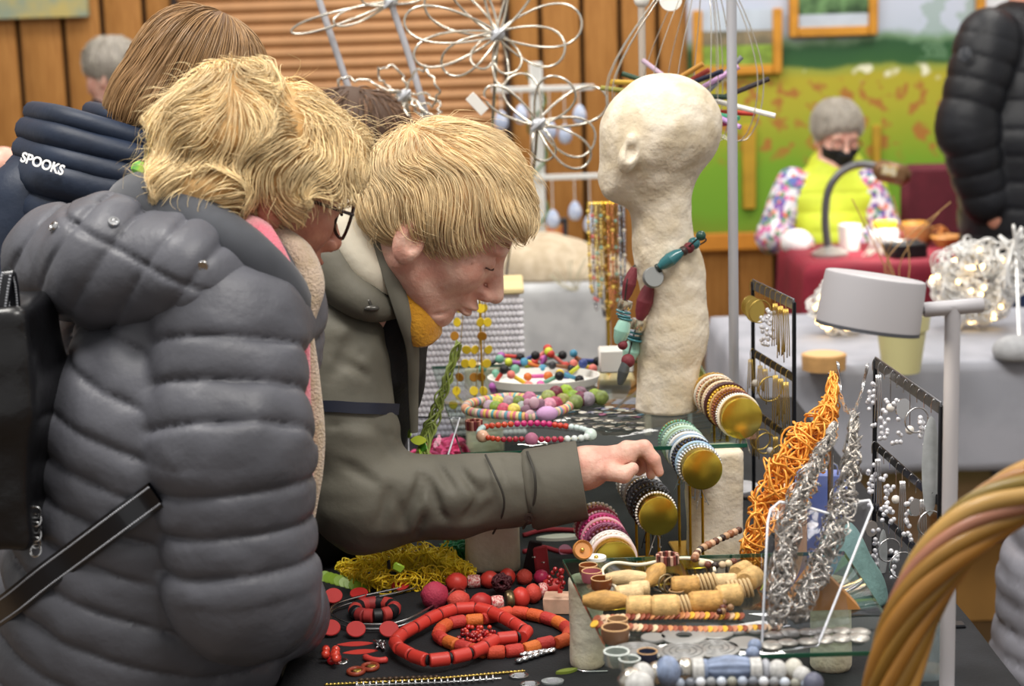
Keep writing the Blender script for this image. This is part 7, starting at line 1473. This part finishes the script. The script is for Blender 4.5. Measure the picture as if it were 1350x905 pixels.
for k in range(20): a = 2 * PI * k / 20; bead(rb, 'cyl', [BM('4a2a24', .4), BM('c9a08a', .4), BM('7a3a34', .4)][k % 3], tz([(880, 737)], S3 + .006)[0] + A(.0125 * math.cos(a), .0125 * math.sin(a), 0), .0024, .006)
# -- red and grey pieces at the right of the black cloth
rs = empty('necklace', Z(735, 712, T0), 'dark red felt cord necklace beside the pink bangle holder', 'necklace'); b = MB(); b.tube(spl(tz([(690, 706), (720, 699), (765, 700), (800, 706)], T0 + .004), 30), .0038, 8); mk('felt_cord', b, BM('8c2430', .8), rs, smooth=True)
b = MB(); b.tube(spl(tz([(690, 728), (715, 722), (745, 728), (790, 722)], T0 + .004), 30), .0038, 8); mk('felt_cord', b, BM('8c2430', .8), rs, smooth=True); b = MB(); b.lathe([(0, .003), (.010, .003), (.011, .0015), (.010, 0), (0, 0)], c=tz([(745, 727)], T0 + .004)[0], M=frame((.1, -.7, .7)), seg=20); mk('plum_disc', b, BM('7a3450', .5), rs)
leafp('slate_pendant', 'long pale grey striped slate pendant beside the red felt cord', 'pendant', tz([(738, 711)], T0)[0], .075, .013, 4, BM('a8a29a', .6, c2='c9c4bc', vs=3), t=.005)
for k, (x, y, a) in enumerate(((702, 735, 70), (714, 742, 60))): b = MB(); b.box(tz([(x, y)], T0 + .026)[0], (.022, .006, .05), rot(y=15 - 20 * k, z=20), b=.004); pdn = mk('felt_pendant', b, BM('a8323a' if k else '2a1c20', .7), label=('black', 'red')[k] + ' standing felt pendant behind the chunky red beads', cat='pendant'); b = MB(); b.tube([tz([(x, y)], T0 + .05)[0], tz([(x + 3, y)], T0 + .058)[0]], .0012, 5); mk('loop', b, M_sil, pdn)
# -- pieces right of the acrylic easel
def wedge(p): return smax(el(p, Z(1118, 835, T0) + A(.02, .2, .02), (.05, .05, .085)) + .004 * wav(p, 40, 3), T0 - p[:, 2], .004)
tc_ = Z(1120, 830, T0) + A(.012, .11, 0)
def drape(p): return smax(smin(el(p, tc_ + A(0, 0, .03), (.042, .035, .09)), el(p, tc_ + A(.012, .0, .0), (.05, .04, .05)), .03) + .004 * wav(p, 45, 3), T0 - p[:, 2], .004)
mk('teal_pouch', sdf(drape, tc_ - A(.08, .08, .01), tc_ + A(.08, .08, .14), .006), mat('teal_felt', '6f8f8c', .9, var=.1, vs=60, bump=.001, bs=200), label='grey-teal felt pouch behind the acrylic easel', cat='pouch', smooth=True)
bq = Z(1052, 800, T0) + A(.01, .12, 0); b = MB(); b.box(bq + A(0, 0, .07), (.040, .03, .14), rot(z=8), b=.002); mk('wood_block', b, mat('pink_wood', 'd8ab8a', .6, var=.06, vs=50), label='tall pinkish wooden block behind the silver necklaces', cat='wood block')
b = MB(); bbg = Z(1110, 800, T0) + A(.0, .16, 0); b.box(bbg + A(0, 0, .075), (.075, .03, .15), rot(z=-10), b=.003); bgo = mk('blue_reflection_box', b, mat('blue_reflection_colour', '5a6aa8', .5, c2='7a86bc', vs=12), label='blue box added behind the acrylic easel in place of its bluish reflection', cat='reflection box'); b = MB(); b.tube(spl([bbg + A(-.02, -.016, .14), bbg + A(-.018, -.017, .165), bbg + A(.018, -.017, .165), bbg + A(.02, -.016, .14)], 14), .0015, 5); mk('handle', b, M_met, bgo); b = MB(); pr = Z(1075, 800, S3); b.prism([(-.04, 0), (.05, 0), (.0, .055)], 0, .03, rot(x=90), pr + A(.0, .015, 0)); mk('wood_wedge', b, mat('brown_wedge', 'a8743c', .6, var=.1, vs=30), label='brown wooden wedge under the acrylic easel', cat='wood block')  # blue box with handle is added to give the easel its bluish reflection
